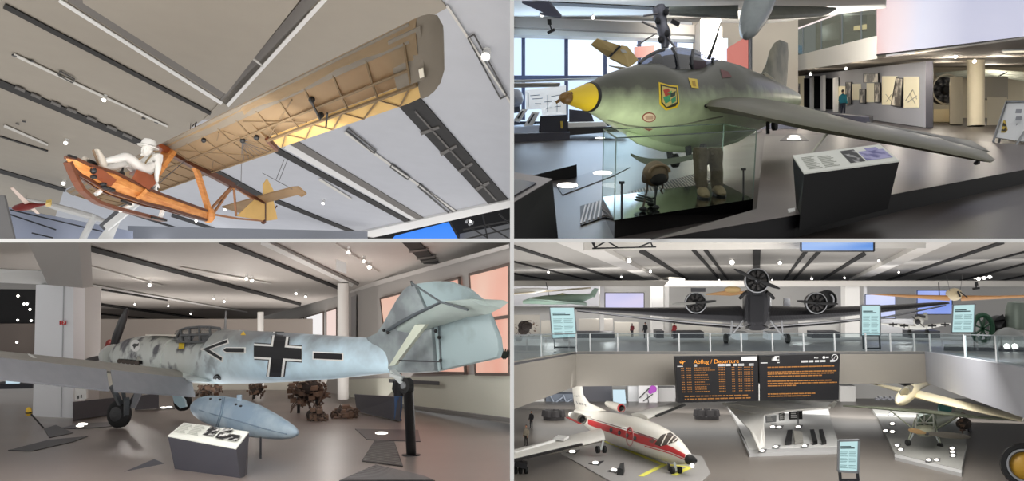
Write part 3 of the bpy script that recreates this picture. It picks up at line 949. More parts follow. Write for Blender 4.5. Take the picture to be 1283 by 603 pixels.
PK = 'pictures on the grey exhibition wall'
for r_, lb in [(rect(998, 95, 1009, 137), 'white wall panel left of the three black panels'), (rect(1069, 105, 1079, 125), 'narrow cream panel behind the person in teal'),
               (rect(1087, 104, 1098.5, 128), 'cream panel under the landscape photograph'), (rect(1106.5, 95.5, 1125, 131.5), 'wide cream panel before the slanted photograph'),
               (rect(1134, 96, 1152.5, 135), 'last cream panel with a grey figure drawing near the wall end'), (rect(1050, 108, 1061, 128), 'cream panel right behind the head of the person in teal')]:
    solo('wall_panel', lb, 'panel', wpanel(r_, .02), CREAM, onw(r_[3][0], r_[3][1]), group=PK)
for pts, lb in [(rect(1062, 103, 1068.5, 130), 'tall narrow photograph strip next to the person in teal'), (rect(1079.5, 112, 1087, 129), 'small upright photograph under the landscape one'),
                (rect(1084.6, 92, 1103, 103.5), 'landscape photograph highest on the grey wall'), (rect(1098.5, 104, 1105.5, 128), 'upright photograph in the middle of the grey wall'),
                ([(1125.7, 97.4), (1134, 98.5), (1132, 134), (1119, 132)], 'slanted photograph near the end of the grey wall'), (rect(999, 105, 1003.5, 126), 'photograph strip on the white panel by the fin')]:
    t = Thing('framed_photograph', lb, 'photograph', onw(pts[3][0], pts[3][1]), None, PK)
    t.part('print', wpanel(pts, .08, .02), PHOTO)
    m = MB()
    for a, b_ in zip(pts, pts[1:] + pts[:1]):
        m.bar(onw(a[0], a[1], .1), onw(b_[0], b_[1], .1), .04, .04)
    t.part('frame', m, BLACK)
m = MB()
for a, b_ in [((1137, 126), (1146, 112)), ((1146, 112), (1151, 124)), ((1140, 128), (1151, 120)), ((1142, 117), (1149, 130)), ((1112, 118), (1118, 126)), ((1113, 127), (1119, 118))]:
    m.bar(onw(a[0], a[1], .08), onw(b_[0], b_[1], .08), .03, .03)
o = solo('wall_drawing', 'grey line drawing of a flying figure on the last cream panel', 'drawing', m, mat('drawing_grey', rgb(186, 178, 156), .7), onw(1146, 128))
for x0, y0, x1, y1, lb in [(1010, 98, 1019.5, 135, 'tall black display panel, narrowest, next to the photograph strip'), (1023, 95, 1033.5, 136, 'tall black display panel, the middle one of three'), (1038, 98, 1049.5, 137, 'tall black display panel right behind the person in teal')]:
    t = Thing('display_board', lb, 'display panel', onw(x0, y1, .12), None, 'three tall black display panels')
    t.part('panel', wpanel(rect(x0, y0, x1, y1), .12, .06), mat('matte_black', rgb(10, 10, 12), .95, spec=.03))
    m = MB()
    m.prism([onw(x1, y0, .1), onw(x1 + 3, y0 - 1, .1), onw(x1 + 3, y1 + 3, .1), onw(x1, y1 + 3, .1)], wn2 * .2)
    t.part('frame', m, WHITE)
for x, y in [(1015.5, 93), (1060, 86)]:
    t = Thing('spotlight', 'small lit spotlight under the soffit above the %s' % ('black display panels' if x < 1020 else 'person in teal'), 'spotlight', H2.on(x, y - 2, 1.4))
    t.part('mount', MB().tube([P(x, y - 3, 44), P(x, y, 44)], .03, 6), WHITE)
    t.part('lens', MB().ell(P(x, y, 44), V((.08, 0, 0)), V((0, .08, 0)), V((0, 0, .07)), 10, 6), LAMP)
for x, y in [(1197, 71), (1221, 77)]:
    t = Thing('spotlight', 'small ceiling spotlight %s' % ('on the soffit before the dark engine' if x < 1200 else 'at the head of the beige round column'), 'spotlight', H2.on(x, y - 3, 1.4))
    t.part('mount', MB().tube([P(x, y - 3, 32), P(x, y, 32)], .03, 6), WHITE)
    t.part('lens', MB().ell(P(x, y, 32), V((.07, 0, 0)), V((0, .07, 0)), V((0, 0, .07)), 10, 6), LAMP)
# visitor in teal
def person(base, up, right, fwd_, h, label, skin_c, top_c, leg_c, hair_c, pose=0.0, arm=0.1, group=None, cat='person'):
    """a standing visitor; right/fwd_ are unit vectors"""
    t = Thing('person', label, cat, base, Matrix((right, fwd_, up)).transposed(), group)
    k = h / 1.75
    def L(x, y, z):
        return base + (right * x + fwd_ * y + up * z) * k
    pts = [L(0, 0, .95), L(0, .01, 1.15), L(0, .0, 1.38), L(0, 0, 1.47), L(0, .01, 1.53),
           L(.09, 0, .86), L(.1, .02 + pose * .5, .48), L(.1, -.02 + pose, .07), L(.1, .12 + pose, .035),
           L(-.09, 0, .86), L(-.1, .02 - pose * .5, .48), L(-.1, -.02 - pose, .07), L(-.1, .12 - pose, .035),
           L(.19, 0, 1.38), L(.23, -.02, 1.12), L(.22, arm, .88), L(.22, arm + .04, .78),
           L(-.19, 0, 1.38), L(-.23, -.02, 1.12), L(-.22, arm, .88), L(-.22, arm + .04, .78)]
    ed_ = [(0, 1), (1, 2), (2, 3), (3, 4), (0, 5), (5, 6), (6, 7), (7, 8), (0, 9), (9, 10), (10, 11), (11, 12), (2, 13), (13, 14), (14, 15), (15, 16), (2, 17), (17, 18), (18, 19), (19, 20)]
    rr = [x * k for x in [.14, .13, .14, .06, .055, .1, .07, .05, .04, .1, .07, .05, .04, .06, .045, .035, .03, .06, .045, .035, .03]]
    bd = skinned(t, 'body', pts, ed_, rr, leg_c, sub=1)
    hd = L(0, .02, 1.64)
    mm = MB().ell(hd, right * .075 * k, fwd_ * .095 * k, up * .115 * k, 12, 10)
    mm.ell(hd + (fwd_ * .095 - up * .015) * k, right * .015 * k, fwd_ * .02 * k, up * .02 * k, 6, 5)
    for sd in (-1, 1):
        mm.ell(hd + right * .076 * sd * k, right * .012 * k, fwd_ * .02 * k, up * .03 * k, 6, 5)
    t.part('head', mm, skin_c, parent=bd, smooth=True)
    mm = MB().ell(hd + (up * .03 - fwd_ * .02) * k, right * .084 * k, fwd_ * .095 * k, up * .1 * k, 12, 8)
    t.part('hair', mm, hair_c, parent=bd, smooth=True)
    # jacket
    rg = []
    for z, a, b2 in [(.9, .185, .13), (1.05, .17, .125), (1.25, .195, .135), (1.4, .2, .11), (1.48, .09, .075)]:
        rg.append(ring(L(0, 0, z), right * a * k, fwd_ * b2 * k, 14, 2.4))
    mm = MB().loft(rg)
    for sd in (-1, 1):
        mm.tube([L(.185 * sd, 0, 1.4), L(.235 * sd, -.02, 1.12), L(.222 * sd, arm, .89)], [.075 * k, .062 * k, .052 * k], 10)
    t.part('jacket', mm, top_c, parent=bd, smooth=True)
    mm = MB()
    for sd in (-1, 1):
        q = L(.22 * sd, arm + .03, .84)
        mm.ell(q, right * .02 * k, fwd_ * .04 * k, up * .05 * k, 8, 6)
        for f_ in range(4):
            mm.tube([q + (fwd_ * (.03 - .02 * f_) - up * .04) * k, q + (fwd_ * (.035 - .02 * f_) - up * .09) * k], .009 * k, 5)
        mm.tube([q + fwd_ * .035 * k, q + (fwd_ * .06 - up * .03) * k], .01 * k, 5)
    t.part('hands', mm, skin_c, parent=bd, smooth=True)
    return t
SKIN = mat('skin', rgb(196, 148, 120), .6)
HAIR = mat('dark_hair', rgb(40, 32, 28), .7)
JEANS = mat('dark_trousers', rgb(40, 44, 60), .7)
pb = H2.fl(1056, 147.5)
person(pb, V((0, 0, 1)), V((0.5, -.8, 0)).normalized(), V((.8, .5, 0)).normalized(), 35 / 1000 * pb.y, 'visitor in a teal jacket looking at the grey exhibition wall', SKIN, mat('teal_jacket', rgb(30, 120, 136), .7), JEANS, HAIR)
m = MB().hexa([P(1037, 150, 40), P(1090, 157.5, 33), P(1094, 153, 36), P(1040, 147, 44)], [P(1037, 142, 40), P(1089, 146.5, 33), P(1094, 145, 36), P(1042, 141, 44)])
solo('bench', 'long dark bench in front of the grey exhibition wall', 'bench', m, mat('bench_dark', rgb(44, 46, 58), .5), P(1065, 155, 36), bevel=.03)

# far room at the right
BEI = mat('beige_wall', rgb(226, 214, 186), .7)
S('wall_right', pquad([(1150, 60, 48), (1420, 60, 48), (1420, 150, 48), (1150, 150, 48)], V((0, .3, 0))), BEI)
eng = Thing('radial_engine', 'dark round aircraft engine on a lit plinth past the end of the grey wall', 'engine', P(1180, 138, 42))
c = P(1183, 113.5, 42)
m = MB().lathe(c + V((0, .3, 0)), V((0, -1, 0)), [(0, .7), (.3, .72), (.32, .3), (.6, .2), (.62, .02)], 20)
eng.part('crankcase', m, BLACK)
for k in range(9):
    a = 2 * PI * k / 9
    dr = V((math.cos(a), 0, math.sin(a)))
    eng.part('cylinder', MB().lathe(c + dr * .25, dr, [(0, .14), (.1, .17), (.2, .14), (.3, .17), (.42, .14)], 8), DARK)
m = MB().tube([c + V((.78 * math.cos(2 * PI * k / 20), -.3, .78 * math.sin(2 * PI * k / 20))) for k in range(21)], .045, 6)
eng.part('exhaust_ring', m, mat('pale_steel', rgb(206, 200, 184), .4, .3), smooth=True)
eng.part('plinth', pquad([(1165, 137, 41), (1196, 137, 41), (1196, 153, 41), (1165, 153, 41)], V((0, 2, 0))), mat('plinth_lit', rgb(240, 224, 186), .6))
solo('partition_block', 'beige display block between the dark engine and the round column', 'display block', pquad([(1190, 96, 38), (1206, 96, 38), (1206, 156, 38), (1190, 156, 38)], V((1.62, 3, 0))), mat('beige_block', rgb(214, 204, 180), .7), P(1200, 156, 38))
solo('round_column', 'thick round beige column in front of the far room', 'column', MB().lathe(P(1222.5, 158, 36.4), P(1222.5, 72, 36.4) - P(1222.5, 158, 36.4), [(0, .36), (3.2, .36)], 24), mat('beige_column', rgb(222, 210, 182), .7), P(1222, 158, 36.4), smooth=True)
solo('partition_block', 'low beige cabinet right of the round column', 'display block', pquad([(1237, 122, 38), (1262, 122, 38), (1262, 157, 38), (1237, 157, 38)], V((1.8, 3, 0))), mat('beige_block', rgb(214, 204, 180), .7), P(1250, 157, 38))
solo('partition_block', 'grey panel above the low beige cabinet', 'panel', pquad([(1233, 96, 40), (1263, 96, 40), (1263, 124, 40), (1233, 124, 40)], V((0, .3, 0))), mat('taupe_panel', rgb(164, 158, 144), .7), P(1250, 124, 40))
solo('hanging_wing', 'pale rounded wing shape crossing behind the round column', 'wing', wing_mb([(P(1172, 92, 46), P(1178, 98, 46), .2), (P(1230, 88, 44), P(1262, 98, 44), .3), (P(1290, 92, 42), P(1300, 105, 42), .3)], V((0, 0, 1))), mat('pale_green_grey', rgb(196, 200, 188), .5), P(1230, 95, 44))
solo('control_surface', 'small black slanted flap above the grey panel', 'flap', MB().bar(P(1252, 95, 39.5), P(1261, 91, 39.5), .12, .06), BLACK, P(1256, 93, 39.5))
t = Thing('ceiling_light', 'round lit ceiling lamp in the soffit at the far end of the hall', 'lamp', H2.on(1272, 66, 1.4))
cc = H2.on(1274, 63.5, 1.36)
t.part('diffuser', MB().lathe(cc, -H2.n, [(0, .42), (.04, .42), (.05, .38)], 24), glow('round_lamp', rgb(255, 244, 216), 1.0))
t.part('rim', MB().lathe(cc + H2.n * .03, -H2.n, [(0, .45), (.05, .45)], 24), WHITE)

# A-frame sign
sg = Thing('a_frame_sign', 'white a-frame sign with a small triangular picture standing on the floor', 'sign', H2.fl(1258, 188))
ds = 22.0
brd = [(1261, 127.5, ds + .4), (1300, 127.5, ds - .4), (1287, 178, ds - 1.2), (1246, 172, ds - .5)]
sg.part('board', pquad(brd, V((0, .06, 0))), mat('sign_white', rgb(232, 234, 236), .4))
for a, b_ in [((1261, 127.5, ds + .35), (1242, 185, ds - .8)), ((1283.5, 165, ds - 1), (1266, 193, ds - 1.5)), ((1262, 127, ds + .6), (1250, 186, ds + 1))]:
    sg.part('leg', MB().tube([P(*a), P(*b_)], .03, 8), STEEL)
sg.part('picture', pquad([(1257, 151, ds - .35), (1259, 151, ds - .35), (1263, 167, ds - .6), (1254, 166, ds - .52)], V((0, -.02, 0))), mat('yellow_dark_print', rgb(40, 34, 24), .5, col2=rgb(206, 176, 70), nscale=6, mix_lo=.5, mix_hi=.56))
m = MB()
for y in (137, 146, 155):
    m.prism([P(1273, y, ds - .55), P(1280, y, ds - .62), P(1279, y + 5, ds - .7), P(1272, y + 5, ds - .62)], V((0, -.02, 0)))
sg.part('print_lines', m, mat('print_grey', rgb(150, 152, 160), .6))
sg.part('top_bar', MB().bar(P(1261, 127, ds + .35), P(1300, 127, ds - .45), .05, .05), STEEL)

# platform
up2 = H2.n
def _low(p):
    q = H2.drop(p)
    return V((q.x, q.y, max(q.z, .021)))
_pt = [H2.on(x, y, -1.35) for x, y in [(816, 300.8), (997, 270), (1113, 245), (1320, 206), (1320, 186), (1180, 172), (1060, 168), (958, 171), (948, 262)]]
pm = MB().loft([_pt, [_low(p) for p in _pt]])
S('floor_platform', pm, PLATF)
S('floor_platform_top', MB().prism([H2.on(x, y, -1.345) for x, y in [(816, 300.8), (997, 269.8), (1113, 244.8), (1320, 206), (1320, 186), (1180, 172), (1060, 168), (958, 171), (948, 262)]], up2 * .004), PLAT)
# floor plates with lamps, grating
def flp(pts, up_=0.004, th=.01, H=None):
    H = H or H2
    return MB().prism([H.fl(x, y, up_) for x, y in pts], H.n * th)
DPL = mat('dark_floor_plate', rgb(52, 49, 54), .4)
FPG = 'floor plates with recessed lamps'
def floor_lamp_plate(H, pts, lens, label, up_=.004, group=FPG, lensm=None):
    t = Thing('floor_light_plate', label, 'floor light', H.fl(pts[0][0], pts[0][1], up_), H.rot, group)
    t.part('plate', flp(pts, up_, .012, H), DPL)
    for (cx, cy, rx, ry) in lens:
        t.part('lens', MB().prism([H.fl(x, y, up_ + .012) for x, y in oval(cx, cy, rx, ry)], H.n * .006), lensm or LAMPW)
    return t
floor_lamp_plate(H2, [(697, 233), (705, 245), (768, 221), (789, 210), (753, 212.5), (725, 221)], [(711, 232.5, 13, 3.2), (755, 217, 12, 2.6)], 'dark angular floor plate with two lit lamps beside the grating')
floor_lamp_plate(H2, [(977, 176.5), (988, 168), (1003, 168), (1013, 176.5)], [(995, 171, 7, 1.2), (995, 174, 9, 1.3)], 'trapezoid floor lamp under the wing, with two lit strips', .257)
floor_lamp_plate(H2, [(919, 170.5), (939, 162), (955, 164), (946, 169)], [(925, 168.6, 4, 1.2), (942, 165, 5, 1.4)], 'dark floor plate with two lamps beyond the tail wheel', .01)
floor_lamp_plate(H2, [(737, 176), (744, 170.5), (764, 169.5), (767, 175)], [(752, 173, 6, .8)], 'small dark floor plate below the yellow nose cone')
gt = Thing('floor_grating', 'dark slotted floor grating running behind the glass case', 'grating', H2.fl(727, 259), H2.rot)
g4 = [H2.fl(x, y, .006) for x, y in [(727, 259), (884, 214), (906, 222), (728, 283)]]
gt.part('panel', MB().prism(g4, up2 * .01), mat('grating_dark', rgb(34, 30, 30), .5))
bl = quad_uv(g4[0], g4[1], g4[2], g4[3])
for k in range(46):
    u = k / 46
    a, b_ = bl(u + .03, .06) + up2 * .014, bl(max(u - .005, 0), .94) + up2 * .014
    gt.part('slat', MB().bar(a, b_, .022, .012), mat('grating_slat', rgb(150, 134, 124), .4, .3))

# kiosk and low walls at the left
kt = Thing('touch_kiosk', 'dark touch screen kiosk with a grey slanted top', 'kiosk', H2.fl(690, 299))
KG = mat('kiosk_grey', rgb(128, 122, 122), .5)
T = [P(642, 215, 9.6), P(692, 224.5, 8.9), P(642, 254, 7.9)]
m = MB().prism([T[0], T[1], T[2]], V((0, 0, -.03)))
kt.part('top', m, KG)
m = MB().prism([P(642, 225, 9.1), P(672, 230.5, 8.7), P(642, 247.5, 8.1)], V((0, -.02, .012)))
kt.part('screen', m, mat('kiosk_screen', rgb(44, 48, 66), .15))
m = MB().add([P(642, 216, 9.62), P(692, 225.3, 8.9), P(642, 255, 7.9), P(642, 300.5, 9.6), P(699.5, 300.5, 8.85), P(642, 300.5, 7.86)], [[0, 1, 2], [5, 4, 3], [0, 3, 4, 1], [1, 4, 5, 2], [2, 5, 3, 0]])
kt.part('body', m, PLATF)
m = MB().hexa([P(664, 221, 15.2), P(723, 221.5, 14.85), P(723, 221.5, 15.1), P(664, 221, 15.4)], [P(664, 220, 15.2), P(722.7, 206, 14.85), P(722.7, 206, 15.1), P(664, 220, 15.4)])
solo('low_wall', 'low black wedge shaped wall behind the touch screen kiosk', 'low wall', MB().hexa([P(655, 236, 14), P(723, 221.5, 14.85), P(723, 221.5, 15.1), P(655, 236, 14.3)], [P(655, 223, 14), P(722.7, 206, 14.85), P(722.7, 206, 15.1), P(655, 223, 14.3)]), PLATF, P(690, 228, 14.5))
ped = Thing('info_pedestal', 'dark info pedestal with a bright drawing panel by the windows', 'pedestal', H2.fl(695, 172))
m = MB().hexa([P(674, 174, 27), P(713, 172, 27), P(713, 171, 28), P(674, 172, 28)], [P(677, 146, 27), P(710, 144, 27), P(710, 143, 28), P(677, 145, 28)])
ped.part('body', m, mat('pedestal_navy', rgb(34, 36, 50), .5))
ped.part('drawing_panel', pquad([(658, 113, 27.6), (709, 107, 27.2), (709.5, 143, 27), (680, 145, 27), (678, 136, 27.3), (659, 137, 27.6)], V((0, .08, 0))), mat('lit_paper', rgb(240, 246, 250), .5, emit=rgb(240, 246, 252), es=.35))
m = MB()
for a, b_ in [((664, 120), (676, 119)), ((667, 124), (680, 123)), ((682, 128), (692, 127)), ((690, 121), (702, 119)), ((694, 127), (703, 126)), ((670, 130), (678, 130)), ((684, 136), (692, 135)), ((695, 134), (703, 133)), ((686, 119), (686, 140)), ((698, 130), (698, 141)), ((662, 116), (662, 134))]:
    m.bar(P(a[0], a[1], 26.9), P(b_[0], b_[1], 26.9), .035, .02)
ped.part('drawing', m, mat('drawing_ink', rgb(120, 132, 150), .6))
ped.part('emblem', pquad([(702, 152, 26.9), (705, 152, 26.9), (705.5, 161, 26.9), (702.5, 161, 26.9)], V((0, -.02, 0))), mat('emblem_yellow', rgb(206, 180, 70), .5))
m = MB().hexa([P(641.9, 181, 25.2), P(714, 175, 26.6), P(714, 174, 27), P(641.9, 180, 25.6)], [P(641.9, 168, 25.2), P(714, 166, 26.6), P(714, 165, 27), P(641.9, 167, 25.6)])
solo('low_wall', 'low dark barrier at the foot of the drawing pedestal', 'low wall', m, mat('pedestal_navy', rgb(34, 36, 50), .5), P(680, 178, 26))
m = MB().hexa([P(713, 156, 29), P(745, 154, 29), P(745, 154, 30), P(713, 156, 30)], [P(713, 137, 29), P(740, 140, 29), P(740, 140, 30), P(713, 137, 30)])
solo('low_wall', 'dark panel right behind the yellow nose cone', 'low wall', m, mat('pedestal_navy', rgb(34, 36, 50), .5), P(728, 156, 29.5))
m = MB().hexa([P(712, 160, 27.5), P(760, 158, 27.5), P(760, 157, 29), P(712, 159, 29)], [P(712, 154, 27.5), P(757, 153, 27.5), P(757, 152, 29), P(712, 153, 29)])
solo('low_wall', 'white low slab on the dark barrier behind the nose', 'low wall', m, WHITE, P(735, 160, 28))
m = MB().hexa([P(711, 170, 27), P(785, 164, 27), P(785, 163, 28), P(711, 168, 28)], [P(711, 161, 27), P(785, 158, 27), P(785, 157, 28), P(711, 160, 28)])
solo('low_wall', 'long black barrier under the nose of the rocket fighter', 'low wall', m, BLACK, P(750, 167, 27.5))
ex = Thing('engine_exhibit', 'grey engine with a round nose on white stands beside the windows', 'engine', P(655, 165, 28))
ex.part('engine_cowl', MB().ell(P(646, 123, 28), V((.28, 0, 0)), V((0, .5, 0)), V((0, 0, .32)), 14, 10), mat('cowl_grey', rgb(150, 154, 164), .4), smooth=True)
ex.part('engine_block', MB().hexa([P(642, 142, 28), P(652, 141, 28), P(652, 141, 29), P(642, 142, 29)], [P(642, 132, 28), P(651, 133, 28), P(651, 133, 29), P(642, 132, 29)]), mat('engine_dark', rgb(60, 64, 76), .5))
for pts in ([(643, 151), (653, 137), (661, 137), (651, 153)], [(656, 158), (667, 140), (676, 141), (666, 160)]):
    ex.part('stand_plate', pquad([(x, y, 27.4) for x, y in pts], V((0, .12, 0))), WHITE)
for pts in ([(648, 148), (654, 139), (656, 139), (650, 149)], [(661, 154), (668, 143), (670, 143), (663, 155)]):
    ex.part('stand_slot', pquad([(x, y, 27.35) for x, y in pts], V((0, .03, 0))), DARK)
ex.part('stand_base', MB().hexa([P(642, 168, 27), P(677, 165, 27), P(677, 163, 28.5), P(642, 165, 28.5)], [P(642, 160, 27), P(677, 157, 27), P(677, 155, 28.5), P(642, 157, 28.5)]), mat('stand_pale_blue', rgb(196, 210, 234), .5))
m = wing_mb([(P(642, 105, 24), P(642, 110, 26), .1), (P(690, 105, 25), P(700, 108.5, 26), .12), (P(702, 104, 25.4), P(702, 107, 25.8), .04)], V((0, 0, 1)))
solo('hanging_wing', 'grey beige wing tip in front of the left windows', 'wing', m, mat('wing_beige', rgb(176, 172, 164), .5), P(680, 107, 25))
m = wing_mb([(P(642, 101, 28), P(642, 104, 29), .08), (P(770, 97, 32), P(770, 99, 33), .05)], V((0, 0, 1)))
solo('hanging_wing', 'long thin wing running behind the nose along the window sill', 'wing', m, mat('wing_beige', rgb(176, 172, 164), .5), P(700, 100, 30))
m = MB().prism([P(654, 4, 24), P(688, 4, 24), P(704, 21.5, 24), P(690, 20, 24)], V((0, .1, .1)))
m.bar(P(676, 17, 23.9), P(703, 21, 23.9), .08, .06)
solo('hanging_wing', 'slate grey pointed wing tip under the white ceiling', 'wing', m, mat('slate_wing', rgb(106, 108, 128), .5), P(680, 12, 24))
hl = Thing('hanging_lamp', 'black lamp hanging from the ceiling in front of the windows', 'lamp', P(688, 22, 24))
hl.part('lamp_box', MB().hexa([P(686, 31, 24), P(691, 31, 24), P(691, 31, 24.2), P(686, 31, 24.2)], [P(685.5, 24, 24), P(690.5, 24, 24), P(690.5, 24, 24.2), P(685.5, 24, 24.2)]), BLACK)
hl.part('stem', MB().bar(P(689, 31, 24), P(691, 38, 24), .04, .04), BLACK)
hl.part('reflector', MB().bar(P(686, 41.5, 24), P(695, 37, 24), .07, .08), BLACK)
for x, y, lb in [(679, 19, 'lit ceiling spotlight by the slate wing tip'), (743, 22, 'lit ceiling spotlight above the windows')]:
    t = Thing('spotlight', lb, 'spotlight', P(x, y - 4, 25))
    t.part('mount', MB().tube([P(x, y - 5, 25), P(x, y, 25)], .02, 6), WHITE)
    t.part('lens', MB().ell(P(x, y, 25), V((.06, 0, 0)), V((0, .06, 0)), V((0, 0, .05)), 10, 6), LAMP)
# tan wing piece and hanging machines
yw = Thing('tan_rotor_blade', 'tan flat blade with a small window sticking up left of the canopy', 'blade', P(770, 80, 24))
TAN = mat('tan_blade', rgb(240, 212, 146), .5)
yw.part('blade', MB().prism([P(741, 55, 23), P(748, 48, 23), P(777, 57, 24), P(772, 67, 24), P(763, 71, 24)], V((0, .15, 0))), TAN)
yw.part('root_panel', MB().prism([P(778, 57, 24), P(786, 58, 24.2), P(800, 75, 24.4), P(788, 84, 24.2), P(764, 72, 24)], V((0, .15, 0))), TAN)
yw.part('window', MB().prism([P(777, 62, 23.95), P(783, 63, 23.95), P(786, 67, 23.95), P(779, 66, 23.95)], V((0, -.03, 0))), WHITE)
yw.part('joint', MB().bar(P(764, 71, 23.9), P(777, 58, 23.9), .06, .06), DARK)
solo('control_surface', 'grey blade tip pointing at the tan blade behind the nose', 'blade', MB().prism([P(763, 82, 25), P(800, 86, 25), P(795, 90, 25)], V((0, .1, 0))), mat('wing_beige', rgb(176, 172, 164), .5), P(780, 86, 25))
hm = Thing('hanging_engine', 'steel engine with four blades hanging above the canopy', 'engine', P(829, 35, 22))
STG = mat('engine_steel', rgb(128, 130, 142), .35, .5, noise=.5, nscale=4)
m = MB()
m.loft([ring(P(x, y, 22), V((w_, 0, 0)), V((0, w_, 0)), 12) for x, y, w_ in [(828, 6, .1), (826, 12, .2), (827, 20, .18), (829, 30, .16), (832, 40, .19), (834, 50, .14), (833, 60, .1)]])
hm.part('engine_body', m, STG, smooth=True)
for a, b_ in [((822, 42), (798, 57)), ((824, 36), (804, 27)), ((836, 47), (846, 60)), ((824, 17), (806, 20))]:
    hm.part('blade', MB().bar(P(a[0], a[1], 21.8), P(b_[0], b_[1], 21.8), .1, .03), mat('blade_grey', rgb(140, 138, 142), .4))
for x, y in [(835, 15), (824, 26), (836, 42), (828, 50)]:
    hm.part('valve_housing', MB().ell(P(x, y, 21.8), V((.08, 0, 0)), V((0, .1, 0)), V((0, 0, .1)), 8, 6), DARK)
m = MB().bar(P(841, 26, 22), P(851, 31, 22), .1, .1)
hm.part('bracket', m, BLACK)
oa = Thing('overhead_aircraft', 'blue grey aircraft nose and wing hanging overhead behind the mast', 'aircraft', P(945, 20, 22))
OG = mat('overhead_grey', rgb(150, 158, 160), .4, noise=.1)
a0, a1 = P(937, 46, 20.5), P(963, -30, 23)
dv2 = (a1 - a0)
ux = V((1, 0.3, 0)).normalized()
uz = ux.cross(dv2).normalized()
oa.part('fuselage', MB().loft([ring(a0 + dv2 * t_, ux * r_, uz * r_, 18) for t_, r_ in [(0, .03), (.02, .15), (.08, .26), (.2, .37), (.4, .46), (.7, .5), (1, .5)]]), OG, smooth=True)
oa.part('wing', wing_mb([(P(838, 16, 25), P(838, 9, 27), .25), (P(925, 19, 24.5), P(925, 8, 27), .4)], V((0, 0, 1))), mat('overhead_dark', rgb(150, 158, 156), .45, noise=.1), smooth=True)
oa.part('wing', wing_mb([(P(962, 20, 24.5), P(962, 8, 27), .4), (P(1030, 17, 26), P(1030, 9, 27), .3), (P(1048, 12, 26.6), P(1048, 9, 27), .05)], V((0, 0, 1))), mat('overhead_dark2', rgb(156, 158, 146), .45, noise=.1), smooth=True)
m = MB().tube([P(928, 30, 20.8), P(936, 33, 20.5), P(944, 32, 20.7)], .012, 5)
oa.part('nose_ring', m, DARK)

# ---------------------------------------------------------------- the rocket fighter
def axd(px):
    return 9.115 / (.836 - (px - 641.5) / 1000)
ax2 = (P(985, 120, axd(985)) - P(705, 122, axd(705))).normalized()
sd2 = V((ax2.y, -ax2.x, 0)).normalized()
def bst(px, yt, yb, wr=.92, pw=2.0, n=36):
    d = axd(px)
    c = P(px, (yt + yb) / 2, d)
    h = (yb - yt) / 2 / F * d
    return ring(c, sd2 * h * wr, up2 * h, n, pw)
def two_tone(name, top, bot, zc, soft, nrm, mott, rough=.38, nsc=3.0):
    """camouflage paint: upper colour over lower colour with mottling"""
    m = mat(name, top, rough, spec=.5)
    nt = m.node_tree
    b = nt.nodes['Principled BSDF']
    tc = nt.nodes.new('ShaderNodeTexCoord')
    dt = nt.nodes.new('ShaderNodeVectorMath'); dt.operation = 'DOT_PRODUCT'
    dt.inputs[1].default_value = nrm
    nt.links.new(tc.outputs['Object'], dt.inputs[0])
    nz = nt.nodes.new('ShaderNodeTexNoise'); nz.inputs['Scale'].default_value = nsc; nz.inputs['Detail'].default_value = 5
    nt.links.new(tc.outputs['Object'], nz.inputs['Vector'])
    ma = nt.nodes.new('ShaderNodeMath'); ma.operation = 'MULTIPLY_ADD'; ma.inputs[1].default_value = mott
    nt.links.new(nz.outputs['Fac'], ma.inputs[0]); nt.links.new(dt.outputs['Value'], ma.inputs[2])
    mr = nt.nodes.new('ShaderNodeMapRange'); mr.inputs['From Min'].default_value = zc - soft + mott * .5; mr.inputs['From Max'].default_value = zc + soft + mott * .5
    nt.links.new(ma.outputs[0], mr.inputs['Value'])
    mx = nt.nodes.new('ShaderNodeMix'); mx.data_type = 'RGBA'
    mx.inputs[6].default_value = bot; mx.inputs[7].default_value = top
    nt.links.new(mr.outputs[0], mx.inputs[0])
    nz2 = nt.nodes.new('ShaderNodeTexNoise'); nz2.inputs['Scale'].default_value = 1.3; nz2.inputs['Detail'].default_value = 6
    nt.links.new(tc.outputs['Object'], nz2.inputs['Vector'])
    mr2 = nt.nodes.new('ShaderNodeMapRange'); mr2.inputs['From Min'].default_value = .3; mr2.inputs['From Max'].default_value = .7
    mr2.inputs['To Min'].default_value = .8; mr2.inputs['To Max'].default_value = 1.15
    nt.links.new(nz2.outputs['Fac'], mr2.inputs['Value'])
    vm = nt.nodes.new('ShaderNodeVectorMath'); vm.operation = 'SCALE'
    nt.links.new(mx.outputs[2], vm.inputs[0]); nt.links.new(mr2.outputs[0], vm.inputs['Scale'])
    nt.links.new(vm.outputs[0], b.inputs['Base Color'])
    return m
fbase = H2.drop(P(850, 130, 14.5), .25)
fi = Thing('rocket_fighter', 'stubby grey green rocket fighter with a yellow nose cone on the dark platform', 'aircraft', fbase, H2.rot)
FTR = two_tone('fighter_paint', rgb(76, 77, 66), rgb(188, 204, 162), 1.2, .25, (0, 0, 1), .4, .32)
FIN = mat('fin_paint', rgb(138, 134, 116), .45, col2=rgb(96, 96, 82), nscale=2.5, mix_lo=.35, mix_hi=.65)
st = [(737, 104.5, 139), (742, 102.5, 140.5), (752, 97, 146), (765, 91.5, 153), (780, 86.5, 161), (795, 82.5, 169), (812, 80.5, 177), (824, 85, 181), (835, 88, 184), (860, 88, 187), (878, 83, 186.2), (890, 77, 185), (910, 82, 179), (935, 91, 169), (960, 101, 156), (980, 109, 145), (995, 116, 136)]
body_mb = MB().loft([bst(*s) for s in st])
fus = fi.part('fuselage', body_mb, FTR, smooth=True)
bv2 = bvh_of(body_mb)
YEL = mat('nose_yellow', rgb(222, 190, 40), .35)
fi.part('nose_cone', MB().loft([bst(*s) for s in [(712, 114, 131), (716, 112.5, 132), (726, 108.5, 135.5), (737, 104.2, 139.3)]]), YEL, smooth=True)
